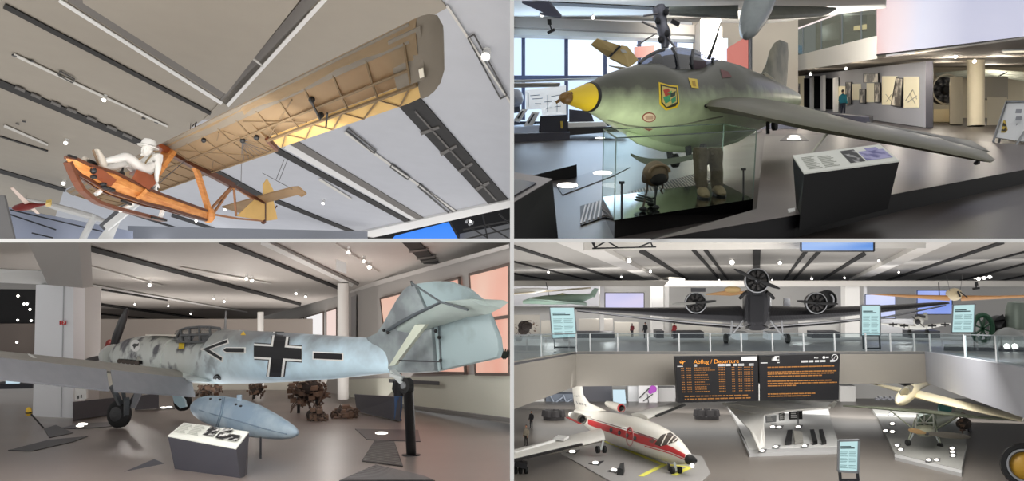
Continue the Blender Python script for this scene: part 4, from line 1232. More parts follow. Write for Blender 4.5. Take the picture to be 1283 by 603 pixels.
fi.part('nose_ring', MB().loft([bst(*s) for s in [(736.5, 103.8, 139.8), (739.5, 102.8, 140.7)]]), BLACK)
fi.part('spinner', MB().loft([bst(*s) for s in [(702.5, 121, 124), (704, 117.5, 127.5), (708, 115, 130), (712, 115, 130.5)]]), mat('spinner_brown', rgb(120, 88, 40), .4), smooth=True)
c = P(706.5, 122.5, axd(706.5))
for k in range(2):
    a = PI / 2 * (k * 2 + .2)
    d_ = sd2 * math.cos(a) + up2 * math.sin(a)
    fi.part('propeller_blade', MB().prism([c + d_ * .04 - ax2 * .02 - d_.cross(ax2) * .02, c + d_ * .04 + d_.cross(ax2) * .02, c + d_ * .16 + d_.cross(ax2) * .025, c + d_ * .16 - d_.cross(ax2) * .015], ax2 * .015), mat('spinner_brown', rgb(120, 88, 40), .4))
# canopy
cst = [(796, 82, 90), (806, 75, 95), (818, 67.5, 102), (832, 62, 106), (848, 60, 108), (864, 62, 107), (878, 66, 104), (892, 72, 96), (902, 77, 90)]
can_mb = MB().loft([bst(a, b_, c_, .78) for a, b_, c_ in cst])
CANG = mat('canopy_perspex', rgb(70, 74, 92), .08, spec=.8, coat=.6)
can = fi.part('canopy', can_mb, glass('canopy_glass', (.4, .44, .55, 1), .7), smooth=True)
bvc = bvh_of(can_mb)
for pts in [[(801, 80), (806, 75), (812, 71), (818, 67.5), (826, 64), (832, 62.3)], [(842, 60.6), (846, 68), (848, 76), (849, 84), (846, 90)], [(868, 63), (866, 72), (866, 80), (868, 88)], [(892, 73), (893, 80), (891, 88)]]:
    q = [proj(bvc, x, y + .6, .012) for x, y in pts]
    q = [x for x in q if x is not None]
    if len(q) > 1:
        fi.part('canopy_frame', MB().tube(q, .03, 6), mat('frame_dark', rgb(66, 68, 72), .4), parent=can)
fi.part('cockpit_tub', MB().loft([bst(a, b_ + 8, c_, .5) for a, b_, c_ in cst[1:-1]]), mat('cockpit_dark', rgb(44, 44, 52), .7))
fi.part('gunsight', MB().ell(P(824, 76, axd(824) - .1), V((.1, 0, 0)), V((0, .1, 0)), V((0, 0, .12)), 8, 6), BLACK)
m = decal(bvc, [(868, 75), (884, 77), (886, 92), (866, 92)], .008, 2)
fi.part('rear_window', m, mat('rear_glass', rgb(78, 66, 72), .5, spec=.1), label='dark rear side window')
fi.part('rear_window', decal(bv2, [(902, 87), (912, 90), (917, 97), (905, 98)], .008, 2), mat('rear_glass_red', rgb(120, 88, 88), .5, spec=.1))
# marks
m = decal(bv2, [(825, 103), (838, 106.5), (849, 107.5), (851, 130), (848, 135), (834, 138.5), (826, 131)], .006, 2)
em = fi.part('emblem', m, YEL, label='yellow bordered squadron shield')
fi.part('emblem_field', decal(bv2, [(827, 105.5), (838, 108.5), (847.5, 109.5), (849, 129), (846, 133), (834.5, 136), (828, 129)], .009, 2), mat('emblem_black', rgb(50, 52, 40), .5), parent=em)
fi.part('emblem_field', decal(bv2, [(829, 108), (838, 110), (846.5, 111.5), (847.5, 128), (834.5, 134), (829.5, 128)], .012, 2), mat('emblem_pale', rgb(196, 176, 100), .5), parent=em)
for pts, c3 in [([(830, 113), (837, 111), (840, 118), (833, 121)], (170, 60, 44)), ([(830, 122), (836, 119), (840, 126), (833, 130)], (60, 140, 100)), ([(838, 118), (846, 114), (845, 120), (840, 122)], (40, 60, 48)), ([(840, 124), (846, 120), (846, 127), (841, 130)], (60, 110, 150)), ([(835, 116), (841, 114), (839, 124), (835, 124)], (70, 160, 90))]:
    fi.part('emblem_mark', decal(bv2, pts, .015, 1), mat('mark_%d' % c3[0], rgb(*c3), .5), parent=em)
yp = fi.part('data_placard', decal(bv2, [(862, 98), (873, 99.5), (875, 111), (866, 110)], .008, 1), YEL, label='yellow placard')
fi.part('placard_print', decal(bv2, [(866.5, 101.5), (870.5, 102), (871.5, 108.5), (868, 108)], .011, 1), mat('placard_ochre', rgb(176, 140, 40), .5), parent=yp)
fi.part('filler_ring', decal(bv2, oval(813, 147, 8.5, 6.2), .006, 1), mat('ring_red', rgb(140, 66, 50), .5))
fi.part('filler_disc', decal(bv2, oval(813, 147, 7.2, 5), .009, 1), mat('disc_cream', rgb(214, 196, 166), .5))
fi.part('filler_mark', decal(bv2, [(808, 145), (818, 144.5), (818, 149), (809, 149.5)], .011, 1), mat('disc_grey', rgb(180, 150, 124), .5))
fi.part('vent_slot', decal(bv2, [(806, 160.5), (818, 161.5), (813, 164)], .006, 1), mat('ring_red', rgb(140, 66, 50), .5))
m = MB()
q = [proj(bv2, x, y, .002) for x, y in [(762, 150), (785, 157), (815, 160), (850, 157), (880, 151), (905, 146)]]
m.tube([x for x in q if x is not None], .018, 5)
fi.part('panel_seam', m, mat('seam_green', rgb(120, 128, 104), .5))
fi.part('gun_port', decal(bv2, oval(885.5, 133, 4, 2.6), .01, 1), BLACK)
# wing
WP = two_tone('fighter_wing_paint', rgb(102, 100, 84), rgb(112, 114, 96), 0, .1, (0, 0, 1), .2)
wsc = [(P(845, 128, 14.6), P(975, 126, 18.0), .34), (P(905, 135, 13.6), P(1000, 132, 16.6), .3), (P(1000, 156, 12.6), P(1080, 154, 14.6), .24), (P(1120, 179, 11.6), P(1165, 170, 12.7), .17), (P(1215, 198, 10.75), P(1235, 190, 11.3), .1), (P(1240, 203, 10.6), P(1247, 200, 10.8), .03)]
wg = fi.part('wing', wing_mb(wsc, up2), WP, smooth=True)
m = MB().loft([airfoil(P(1085, 155, 14.3), P(1088, 153, 15.0), .04, up2, 4), airfoil(P(1166, 169.5, 12.6), P(1218, 176.5, 13.2), .04, up2, 4), airfoil(P(1230, 189, 11.4), P(1241, 190, 11.7), .03, up2, 4)])
fi.part('elevon', m, mat('elevon_dark', rgb(86, 86, 76), .45), smooth=True, parent=wg)
fi.part('wing', wing_mb([(P(825, 130, 14.9), P(900, 128, 16.5), .3), (P(800, 124, 20.5), P(815, 123, 21.5), .08)], up2), WP, smooth=True)
fi.part('wing_tip_skid', MB().ell(P(1224, 204, 10.9), ax2 * .12, sd2 * .04, up2 * .03, 8, 6), DARK)
fi.part('wing_strut', MB().tube([P(1040, 163, 12.6), P(1016, 193, 11.9)], .018, 8), mat('strut_pale', rgb(180, 180, 166), .4))
# fin
fsec = []
for le_, te_, d1_, d2_, th_ in [((948, 104), (992, 128), 17.4, 18.9, .16), ((960, 80), (985, 112), 17.8, 18.9, .16), ((964, 64), (987, 90), 17.9, 18.9, .12), ((970, 54), (988, 66), 18.1, 18.8, .1), ((976, 50), (987, 54), 18.3, 18.7, .04)]:
    fsec.append(airfoil(P(le_[0], le_[1], d1_), P(te_[0], te_[1], d2_), th_, sd2, 6))
fi.part('fin', MB().loft(fsec), FIN, smooth=True)
m = MB()
for pts in [[(954, 96), (962, 108), (968, 116), (976, 122)], [(957, 92), (966, 102), (974, 108)]]:
    m.tube([P(x, y, 17.3) for x, y in pts], [.05, .09, .05, .02][:len(pts)], 6)
fi.part('fin_fillet', m, mat('worn_metal', rgb(150, 146, 130), .4, .3))
fi.part('exhaust_pipe', MB().lathe(P(985, 126, 18.6), ax2, [(-.4, .3), (0, .26), (.15, .22), (.16, .18), (0, .16)], 16), mat('exhaust_brown', rgb(120, 108, 84), .4, .4), smooth=True)
fi.part('aerial_mast', MB().tube([P(888, 74, 14.9), P(896, 52, 14.9), P(903, 28, 14.9)], [.035, .025, .012], 8), DARK)
# skid, legs, tail wheel
m = MB().loft([[P(x, y0, 14.5 + k * .35) for k, y0 in ((0, yt), (0, yb), (1, yb), (1, yt))] for x, yt, yb in [(790, 192, 195), (800, 196, 202), (813, 198.5, 207.5), (835, 199, 207.5), (855, 196, 203), (870, 193, 199), (878, 191, 195)]])
fi.part('landing_skid', m, mat('skid_green', rgb(98, 104, 90), .5))
for x, y0, y1 in [(838, 184, 199), (862, 182, 200), (880, 182, 194)]:
    fi.part('skid_leg', MB().bar(P(x, y0, 14.6), P(x + 2, y1, 14.7), .09, .09), DARK)
fi.part('belly_keel', MB().loft([bst(x, a, b_, .5) for x, a, b_ in [(786, 165, 172), (800, 168, 181), (830, 172, 190), (860, 172, 191.5), (890, 168, 189), (925, 160, 178), (945, 156, 166)]]), FTR, smooth=True)
for sgn in (-1, 1):
    fi.part('dolly_wheel', MB().lathe(P(864, 200, 14.7) + sd2 * (.3 * sgn), sd2, [(-.05, .1), (-.04, .13), (.04, .13), (.05, .1)], 16), RUBBER)
tw = MB().lathe(P(970.5, 158, 17.6), sd2, [(-.05, .06), (-.04, .1), (.04, .1), (.05, .06)], 14)
fi.part('tail_wheel', tw, RUBBER)
fi.part('tail_wheel_leg', MB().bar(P(969, 148, 17.6), P(970, 158, 17.6), .05, .06), DARK)
solo('support_stand', 'short black post beside the tail wheel of the rocket fighter', 'stand', MB().bar(P(962, 168, 16.6), P(962, 152, 16.6), .06, .06), BLACK, P(962, 168, 16.6))

# ---------------------------------------------------------------- glass case with flying kit
FLc, FRc, BRc = H2.on(770, 276, -1.4), H2.on(943.7, 249.6, -1.4), H2.on(903, 228.5, -1.4)
BLc = FLc + BRc - FRc
gc = Thing('glass_case', 'glass showcase on a low black plinth in front of the rocket fighter', 'showcase', H2.drop((FLc + BRc) / 2, .0), H2.rot)
lo4 = [H2.drop(q, .0) for q in (FLc, FRc, BRc, BLc)]
gc.part('plinth', MB().hexa(lo4, [FLc, FRc, BRc, BLc]), mat('plinth_black', rgb(12, 12, 13), .1, spec=.7))
GL = glass('case_glass', (.96, .985, .97, 1), .06)
tops = [q + up2 * .9 for q in (FLc, FRc, BRc, BLc)]
cs = [FLc, FRc, BRc, BLc]
for i in range(4):
    a, b_ = cs[i], cs[(i + 1) % 4]
    inn = up2.cross(b_ - a).normalized() * .012
    gc.part('glass_pane', MB().prism([a, b_, b_ + up2 * .9, a + up2 * .9], inn), GL)
    gc.part('edge_strip', MB().bar(a + inn * .5, a + up2 * .9 + inn * .5, .012, .012), mat('glass_edge', rgb(120, 136, 130), .2))
m = MB()
for i in range(4):
    m.bar(tops[i], tops[(i + 1) % 4], .014, .014)
gc.part('top_rim', m, mat('glass_edge_dark', rgb(70, 84, 76), .2))
gc.part('glass_pane', MB().prism(tops, up2 * .008), GL)
for x, y0, y1, lb in [(779, 229, 272, 'thin black label post at the near corner of the glass case'), (931.5, 212, 247, 'thin black label post beside the boots in the glass case')]:
    b0 = H2.on(x, y1, -1.4)
    t = Thing('label_post', lb, 'post', b0, H2.rot)
    tp_ = P(x, y0, b0.y)
    t.part('rod', MB().tube([b0, tp_], .012, 8), BLACK)
    t.part('cap', MB().bar(tp_ + V((-.03, 0, 0)), tp_ + V((.03, 0, 0)), .03, .03), BLACK)
# helmet
hb = H2.on(821, 262, -1.4)
hd_ = hb.y
he = Thing('flying_helmet', 'brown leather flying helmet on a thin stand inside the glass case', 'helmet', hb, H2.rot)
LEA = mat('brown_leather', rgb(96, 78, 56), .6, noise=.2, nscale=20)
hc2 = P(821, 218, hd_)
fw2 = V((.25, -.95, -.1)).normalized()
rt2 = fw2.cross(up2).normalized()
m = MB()
rings = []
for i in range(11):
    th = PI * .62 * i / 10
    zz = math.cos(th); rr = max(math.sin(th), .01)
    rings.append([hc2 + up2 * zz * .16 + (rt2 * math.cos(2 * PI * k / 24) * .152 + fw2 * math.sin(2 * PI * k / 24) * .165) * rr for k in range(24)])
m.loft(rings, cap=False)
m.ell(hc2 - fw2 * .02 - up2 * .03, rt2 * .146, fw2 * .14, up2 * .125, 16, 10)
he.part('shell', m, LEA, smooth=True)
m = MB().ell(hc2 + fw2 * .085 - up2 * .05, rt2 * .105, fw2 * .105, up2 * .09, 16, 10)
he.part('face_opening', m, mat('helmet_inside', rgb(24, 20, 18), .8), smooth=True)
m = MB()
for k in range(15):
    pass
arc = [hc2 + rt2 * (.13 * math.cos(PI * k / 12)) + up2 * (.02 + .09 * math.sin(PI * k / 12)) + fw2 * .155 * (1 - .25 * abs(math.cos(PI * k / 12))) for k in range(13)]
he.part('brow_band', MB().tube(arc, .016, 8), mat('leather_light', rgb(122, 100, 74), .6), smooth=True)
for sgn in (-1, 1):
    he.part('ear_cup', MB().ell(hc2 + rt2 * .14 * sgn - up2 * .05, rt2 * .03, fw2 * .05, up2 * .06, 12, 8), mat('leather_dark', rgb(64, 52, 40), .6), smooth=True)
    s0 = hc2 + rt2 * .1 * sgn - up2 * .09
    he.part('chin_strap', MB().tube([s0, s0 - up2 * .08 + fw2 * .01, s0 - up2 * (.2 if sgn > 0 else .12) + rt2 * .02, hb + rt2 * .16 + up2 * .02 if sgn > 0 else s0 - up2 * .15 - rt2 * .01], .012, 6), mat('leather_dark', rgb(64, 52, 40), .6), smooth=True)
he.part('stand', MB().tube([hb, hc2], .01, 8), BLACK)
m = MB()
cb = H2.on(808, 260, -1.4)
pth = [cb + up2 * (.01 + .07 * abs(math.sin(k * .21)) + .002 * k) + (H2.r * math.cos(k * .42) * (.13 - .001 * k) + H2.f * math.sin(k * .42) * .1) for k in range(46)]
he.part('oxygen_hose', m.tube(pth + [hb + up2 * .15, hc2 - up2 * .12 + fw2 * .08], .011, 6), mat('hose_green_black', rgb(40, 46, 42), .5), smooth=True)
for x, y in [(806, 262), (822, 260), (816, 256)]:
    q = H2.on(x, y, -1.37)
    he.part('hose_fitting', MB().ell(q, V((.05, 0, 0)), V((0, .03, 0)), V((0, 0, .03)), 8, 6), BLACK)
# boots
KH = mat('khaki_fabric', rgb(84, 75, 57), .8, noise=.25, nscale=14, bump=.5, bscale=25)
BT = mat('boot_suede', rgb(116, 102, 74), .75, noise=.2, nscale=16)
bt = Thing('flying_trousers', 'pair of khaki flying trouser legs with tan boots inside the glass case', 'clothing', H2.on(888, 247, -1.4), H2.rot)
for (xt, xm, xb, yb, xtoe) in [(877.5, 878, 879.5, 248.5, 877.5), (896, 898, 898.5, 246, 899.5)]:
    b0 = H2.on(xb, yb - 2, -1.4)
    d0 = b0.y
    lr = []
    for (x, y, r_) in [(xt, 185, .09), (xt, 190, .104), (xt + .2, 197, .102), (lerp(xt, xm, .5), 206, .092), (xm, 216, .086), (xm, 226, .084), (xb, 232, .08), (xb, 237, .07)]:
        c_ = P(x, y, d0)
        lr.append([c_ + (V((1, 0, 0)) * math.cos(2 * PI * k / 20) + H2.f * math.sin(2 * PI * k / 20)) * r_ * (1 + .06 * math.sin(3 * k + y)) for k in range(20)])
    leg = bt.part('trouser_leg', MB().loft(lr), KH, smooth=True)
    bt.part('knee_flap', MB().prism([P(xt - 6, 187, d0 - .1), P(xt + 7, 188, d0 - .1), P(xt + 7, 196, d0 - .1), P(xt - 5, 194, d0 - .1)], V((0, .03, 0))), KH, parent=leg)
    fwb = (V(((xtoe - 889) * .004, -1, 0)) - up2 * 0).normalized()
    fwb = (fwb - up2 * fwb.dot(up2)).normalized()
    rb = fwb.cross(up2)
    b0 = b0 + up2 * .0
    rg = []
    for t_, w_, h_ in [(-.1, .03, .04), (-.07, .06, .1), (0, .068, .13), (.08, .07, .12), (.16, .072, .085), (.23, .06, .06), (.27, .03, .04)]:
        rg.append(ring(b0 + fwb * t_ + up2 * (h_ / 2 + .012), rb * w_, up2 * h_ / 2, 14, 2.6))
    bo = bt.part('boot', MB().loft(rg), BT, smooth=True)
    sole = [b0 + fwb * t_ + rb * w_ for t_, w_ in [(-.11, -.04), (.05, -.075), (.2, -.07), (.28, -.03), (.28, .03), (.2, .07), (.05, .075), (-.11, .04)]]
    bt.part('sole', MB().prism(sole, up2 * .022), BLACK, parent=bo)
    m = MB()
    for k in range(5):
        q0 = b0 + fwb * (.04 + .03 * k) + up2 * (.145 - .018 * k)
        m.bar(q0 - rb * .03, q0 + rb * .03 + fwb * .01, .008, .008)
    bt.part('laces', m, mat('lace_dark', rgb(66, 58, 44), .8), parent=bo)

# ---------------------------------------------------------------- lectern
lt = Thing('info_lectern', 'black wedge lectern with a tilted white text panel at the platform edge', 'lectern', H2.fl(1050, 275))
a_, b2_, c_, d_ = P(1007.5, 218.5, 8.55), P(1126.5, 203, 9.15), P(1102, 182.5, 9.75), P(993, 196.5, 9.15)
m = MB().hexa([P(1001, 290, 8.75), P(1112, 262, 9.3), P(1100, 250, 9.9), P(998, 268, 9.35)], [a_, b2_, c_, d_])
lt.part('body', m, mat('lectern_black', rgb(15, 15, 17), .5, spec=.25))
nl = (b2_ - a_).cross(d_ - a_).normalized()
nl = nl if nl.z > 0 else -nl
pn = lt.part('text_panel', MB().prism([a_ - (b2_ - a_) * .003, b2_ + (b2_ - a_) * .003, c_, d_], nl * .018), mat('panel_white', rgb(226, 228, 220), .4))
uv = quad_uv(a_, b2_, c_, d_)
def on_panel(u0, v0, u1, v1, h=.02):
    return MB().prism([uv(u0, v0) + nl * h, uv(u1, v0) + nl * h, uv(u1, v1) + nl * h, uv(u0, v1) + nl * h], nl * .002)
lt.part('photograph', on_panel(.5, .18, .66, .88), mat('photo_black', rgb(26, 26, 30), .5, col2=rgb(190, 190, 190), nscale=9, mix_lo=.55, mix_hi=.65), parent=pn)
lt.part('photograph', on_panel(.68, .2, .97, .72), mat('photo_lilac', rgb(168, 166, 210), .5, col2=rgb(90, 88, 150), nscale=6, mix_lo=.45, mix_hi=.6), parent=pn)
lt.part('photograph', on_panel(.78, .6, .92, .86), mat('photo_lilac2', rgb(150, 148, 200), .5), parent=pn)
m = MB()
for k in range(10):
    v0 = .14 + .07 * k
    for u0, u1 in ((.06, .2), (.23, .38)):
        if k == 9 and u0 > .2:
            continue
        m.prism([uv(u0, v0) + nl * .02, uv(u1 - .02 * (k % 3), v0) + nl * .02, uv(u1 - .02 * (k % 3), v0 + .025) + nl * .02, uv(u0, v0 + .025) + nl * .02], nl * .002)
lt.part('text_lines', m, mat('text_grey', rgb(164, 166, 158), .6), parent=pn)
m = MB().prism([P(987, 263, 8.9), P(996, 261.5, 8.9), P(996, 265, 8.85), P(988, 267, 8.85)], V((0, 0, .01)))
solo('small_plate', 'small white sticker plate on the platform edge by the lectern', 'plate', m, WHITE, P(991, 264, 8.9))

area('hall_two_window_glow', P(720, 80, 33), P(760, 220, 10), 6, 260, (.58, .77, 1), 3)
def bulb(name, loc, power, col=(1, 1, 1), r=.25):
    l = bpy.data.lights.new(name, 'POINT')
    l.energy, l.color, l.shadow_soft_size = power, col, r
    o = bpy.data.objects.new(name, l)
    COL.objects.link(o)
    o.location = loc
    return o
for x, y, e_ in [(1130, 90, 70), (1060, 96, 80), (1010, 100, 90), (1190, 84, 90), (1250, 82, 90)]:
    bulb('soffit_fill', H2.on(x, y, .75) if False else P(x, y, {1130: 31, 1060: 40, 1010: 52, 1190: 34, 1250: 33}[x]), e_, (1, .9, .76))  # added point fills lifting the dark soffit and wall
area('parapet_fill', P(960, 40, 30), P(1045, 66, 45), 5, 1700, (1, .97, .9), 3)  # added area fill aimed at the white parapet
bulb('far_room_fill', P(1182, 92, 39.5), 50, (1, .92, .78), .2)  # added fills, the room past the wall end is dark otherwise
bulb('far_room_fill', P(1240, 94, 43), 90, (1, .92, .78), .3)
bulb('gallery_fill', P(1060, 20, 55), 120, (1, .96, .9), .4)  # added fill for the back of the gallery
bulb('hall_fill', P(780, 20, 26), 90, (1, .98, .95), .3)  # added point fills hanging free, without fittings
bulb('hall_fill', P(900, 20, 26), 60, (1, .98, .95), .3)
bulb('hall_fill', P(700, 60, 9.5), 30, (1, 1, .96), .4)
area('fighter_belly_fill', H2.on(830, 225, -1.3), P(830, 120, 14), 1.8, 36, (1, 1, .92), 1.4)  # added fill for the fighter belly, not one of the floor plates
# ================================================================ HALL 3: propeller fighter seen from the tail
H3 = Hall((0, 453), (1283, 453), 1.6, 3.1)
up3 = H3.n
FLOOR3 = mat('brown_grey_floor', rgb(120, 110, 105), .35, noise=.1, nscale=.6, spec=.6)
S('floor', MB().prism([H3.fl(x, y) for x, y in [(641.3, 640), (641.3, 462), (-160, 462), (-160, 640)]], -up3 * .02), FLOOR3)
CE3 = mat('ceiling_grey', rgb(196, 190, 184), .7, noise=.02)
S('ceiling', MB().prism([H3.ce(x, y) for x, y in [(104, 302.4), (641.3, 302.4), (641.3, 312), (441, 366), (300, 405), (110, 405), (110, 361)]], up3 * .03), CE3)
S('ceiling', MB().prism([H3.ce(x, y) for x, y in [(-120, 302.4), (36, 302.4), (53, 341), (-120, 332)]], up3 * .03), CE3)
S('ceiling_beam', pquad([(34, 302.3, 17), (98, 302.3, 17), (104, 361, 21.5), (60, 357, 21.5), (52, 340, 20)], V((0, .5, 0))), mat('soffit_light', rgb(184, 180, 176), .7))
S('ceiling_beam', pquad([(-120, 331, 23), (52, 340, 21), (61, 357, 22), (-120, 349, 24)], V((0, .4, 0))), mat('fascia_pale', rgb(226, 226, 224), .6))
S('ceiling_beam', pquad([(-120, 349, 24.2), (61, 357, 22.2), (61, 363, 22.4), (-120, 361, 24.4)], V((0, .4, 0))), mat('fascia_grey', rgb(150, 148, 146), .7))
for a, b, w0_, w1_ in [((107, 311), (377, 382), 6, 3), ((275, 303), (425, 362), 5, 3), ((117, 381), (306, 407), 2.6, 1.6), ((117, 362), (210, 377), 1.2, 1.2), ((117, 393), (250, 407), 1.2, 1), ((102, 302), (105, 360), 10, 3)]:
    S('ceiling_slot', strip(H3, a, b, w0_, w1_, .05, .03), SLOT)
S('ceiling_gap', strip(H3, (336, 303), (449, 357), 4, 3, .05, .03), RECESS)
S('trim', strip(H3, (328, 304), (442, 358), 6, 4, .07, .03), EDGEW)
S('trim', strip(H3, (108, 357), (310, 392), 1.4, 1.2, .07, .03), EDGEW)
S('ceiling_slot', MB().prism([H3.ce(x, y, .05) for x, y in [(502, 302.5), (524, 302.5), (551, 331), (531, 331)]], up3 * .03), SLOT)
m = MB()
for a, b in [((513, 316), (537, 313)), ((522, 325), (546, 322)), ((528, 329), (549, 326))]:
    strip(H3, a, b, 2, 2, .08, .02, m)
S('ceiling_duct', m, mat('duct_grey', rgb(92, 88, 84), 0.6))
# back and right walls
WL3 = mat('wall_grey_warm', rgb(176, 172, 168), .7)
def wallr(x):
    """depth along the right-hand wall"""
    return lerp(36, 17.5, min(max((x - 440) / 200, -1), 1.2))
def rw(x, y):
    return P(x, y, 1 / lerp(1 / 36, 1 / 18.5, (x - 440) / 200))
def rslab(pts, th=.1, off=0.0):
    return MB().prism([rw(x, y) - V((.4, 0, 0)) * off - V((0, 1, 0)) * off for x, y in pts], V((-.02, th, 0)))
S('wall_right', rslab([(300, 404), (440, 364), (641.3, 309), (641.3, 532), (440, 502), (300, 480)], .2), WL3)
S('wall_right_lower', rslab([(430, 476), (641.3, 468), (641.3, 525), (440, 499)], .05, .03), mat('wall_cream_green', rgb(206, 206, 192), .6))
S('baseboard_right', rslab([(440, 498), (641.3, 524), (641.3, 529), (440, 501)], .1, .08), mat('base_grey', rgb(120, 118, 116), .6))
S('trim', rslab([(438, 362), (641.3, 306), (641.3, 311), (441, 367)], .3, .15), mat('cornice', rgb(206, 202, 198), .6))
S('trim', rslab([(492, 474), (556, 477), (556, 481), (492, 478)], .1, .25), DARK)
S('wall_back', pquad([(100, 400, 46), (440, 400, 46), (440, 478, 46), (100, 478, 46)], V((0, .2, 0))), mat('back_wall_dim', rgb(168, 158, 150), .7))
S('wall_back', pquad([(100, 468, 45), (440, 466, 45), (440, 490, 45), (100, 490, 45)], V((0, .2, 0))), mat('back_wall_cream', rgb(214, 210, 198), .7))
PINK = mat('salmon_lightbox', (.1, .1, .1, 1), .5, emit=rgb(238, 178, 156), es=.85)
_nt = PINK.node_tree
_n = _nt.nodes.new('ShaderNodeTexNoise'); _n.inputs['Scale'].default_value = .9
_r = _nt.nodes.new('ShaderNodeValToRGB')
_r.color_ramp.elements[0].position, _r.color_ramp.elements[1].position = .35, .65
_r.color_ramp.elements[0].color, _r.color_ramp.elements[1].color = rgb(232, 156, 132), rgb(238, 190, 168)
_nt.links.new(_n.outputs['Fac'], _r.inputs['Fac'])
_nt.links.new(_r.outputs['Color'], _nt.nodes['Principled BSDF'].inputs['Emission Color'])
def screen(name, label, pts, m, off=.12, group=None):
    t = Thing(name, label, 'screen', rw(*pts[-1]), None, group)
    t.part('panel', rslab(pts, .05, off), m)
    mm = MB()
    for a, b in zip(pts, pts[1:] + pts[:1]):
        mm.bar(rw(*a) - V((.4, 1, 0)) * off, rw(*b) - V((.4, 1, 0)) * off, .07, .07)
    t.part('frame', mm, mat('frame_brown', rgb(92, 78, 70), .6))
    return t
LB = 'salmon lightboxes on the right wall'
screen('lightbox', 'salmon lightbox behind the fin and tailplane of the grey fighter', [(479, 374), (578, 348), (586, 467), (490, 465)], PINK, group=LB)
screen('lightbox', 'salmon lightbox at the edge of the hall past the rudder', [(591, 344), (641, 331), (641, 468), (599, 468)], PINK, group=LB)
S('trim', rslab([(586, 402), (641.3, 394), (641.3, 398), (586, 405)], .05, .2), mat('frame_brown', rgb(92, 78, 70), .6))
WLB = glow('white_lightbox', rgb(250, 246, 246), .9)
screen('lightbox', 'small white lightbox furthest down the right wall', [(364, 403), (382, 398), (382, 420), (364, 421)], WLB, group='white lightboxes above the fuselage')
screen('lightbox', 'larger white lightbox beside the far round columns', [(386, 397), (407, 391), (407, 422), (386, 423)], WLB, group='white lightboxes above the fuselage')
screen('lightbox', 'narrow peach lightbox left of the tall round column', [(411, 390), (424, 386), (424, 421), (411, 422)], mat('peach_lightbox', (.1, .1, .1, 1), .5, emit=rgb(240, 214, 206), es=.9), group='white lightboxes above the fuselage')
S('trim', rslab([(442, 372), (448, 370), (448, 424), (442, 424)], .05, .1), mat('wall_shadow_line', rgb(150, 148, 148), .7))  # grey strip paints a shadow line on the wall
S('ceiling_panel', pquad([(421, 325, 24), (434, 330, 24), (434, 343, 24), (421, 339, 24)], V((0, .05, 0))), mat('white_board', rgb(240, 240, 238), .5))
CW = mat('column_white', rgb(222, 220, 216), .5)
solo('round_column', 'tall white round column rising behind the fuselage cross', 'column', MB().lathe(P(430, 500, 31), P(430, 355, 31) - P(430, 500, 31), [(0, .22), (4.5, .22)], 20), CW, P(430, 500, 31), smooth=True)
solo('round_column', 'short far white round column just right of the canopy', 'column', MB().lathe(P(326.5, 490, 42), P(326.5, 391, 42) - P(326.5, 490, 42), [(0, .16), (4.15, .16)], 16), CW, P(326.5, 490, 42), smooth=True)
m = pquad([(45, 357, 21.8), (92, 357, 21.8), (92, 524, 21.8), (41, 522, 21.8)], V((0, .6, 0)))
t = Thing('square_column', 'big white square column left of the fighter with a red fire sign', 'column', P(66, 523, 21.8))
cl = t.part('shaft', m, mat('column_bright', rgb(232, 234, 238), .5))
t.part('seam', MB().bar(P(80, 358, 21.78), P(76.5, 523, 21.78), .02, .02), mat('seam_grey', rgb(176, 178, 182), .6), parent=cl)
t.part('side_face', pquad([(92, 359, 22), (116, 361, 23), (113, 506, 23), (90, 508, 22)], V((.05, .4, 0))), mat('column_side', rgb(198, 196, 194), .6))
sgn = t.part('fire_sign', pquad([(75, 402, 21.75), (77.3, 402, 21.75), (77.3, 407, 21.75), (75, 407, 21.75)], V((0, -.02, 0))), mat('sign_red', rgb(196, 30, 36), .4))
t.part('fire_sign', pquad([(78.2, 402, 21.75), (83, 402, 21.75), (83, 407, 21.75), (78.2, 407, 21.75)], V((0, -.02, 0))), mat('sign_red', rgb(196, 30, 36), .4), label='red fire equipment sign with a white symbol')
t.part('fire_symbol', MB().bar(P(79.5, 406, 21.72), P(81.8, 403, 21.72), .03, .01).bar(P(79.3, 403.4, 21.72), P(80.6, 403.4, 21.72), .03, .01), WHITE, parent=sgn)
m = pquad([(92, 480, 22.6), (113, 479, 22.9), (113, 501, 22.9), (92, 504, 22.6)], V((0, .3, 0)))
t = Thing('info_board', 'small white info box at the foot of the square column', 'board', P(102, 503, 22.8))
t.part('board', pquad([(94, 481, 21.7), (108, 480, 21.7), (108, 500, 21.7), (94, 502, 21.7)], V((0, .1, 0))), WHITE)
t.part('print', MB().bar(P(98, 496, 21.68), P(98, 500, 21.68), .05, .01).bar(P(102, 495, 21.68), P(102, 499, 21.68), .04, .01), DARK)
S('wall_left', pquad([(-60, 359, 34), (48, 360, 34), (48, 408, 34), (-60, 408, 34)], V((0, .3, 0))), mat('void_black', rgb(22, 22, 24), 0.8))
S('wall_left', pquad([(-60, 406, 33.8), (48, 406, 33.8), (48, 476, 33.8), (-60, 476, 33.8)], V((0, .3, 0))), mat('taupe_dim', rgb(120, 110, 104), .7))
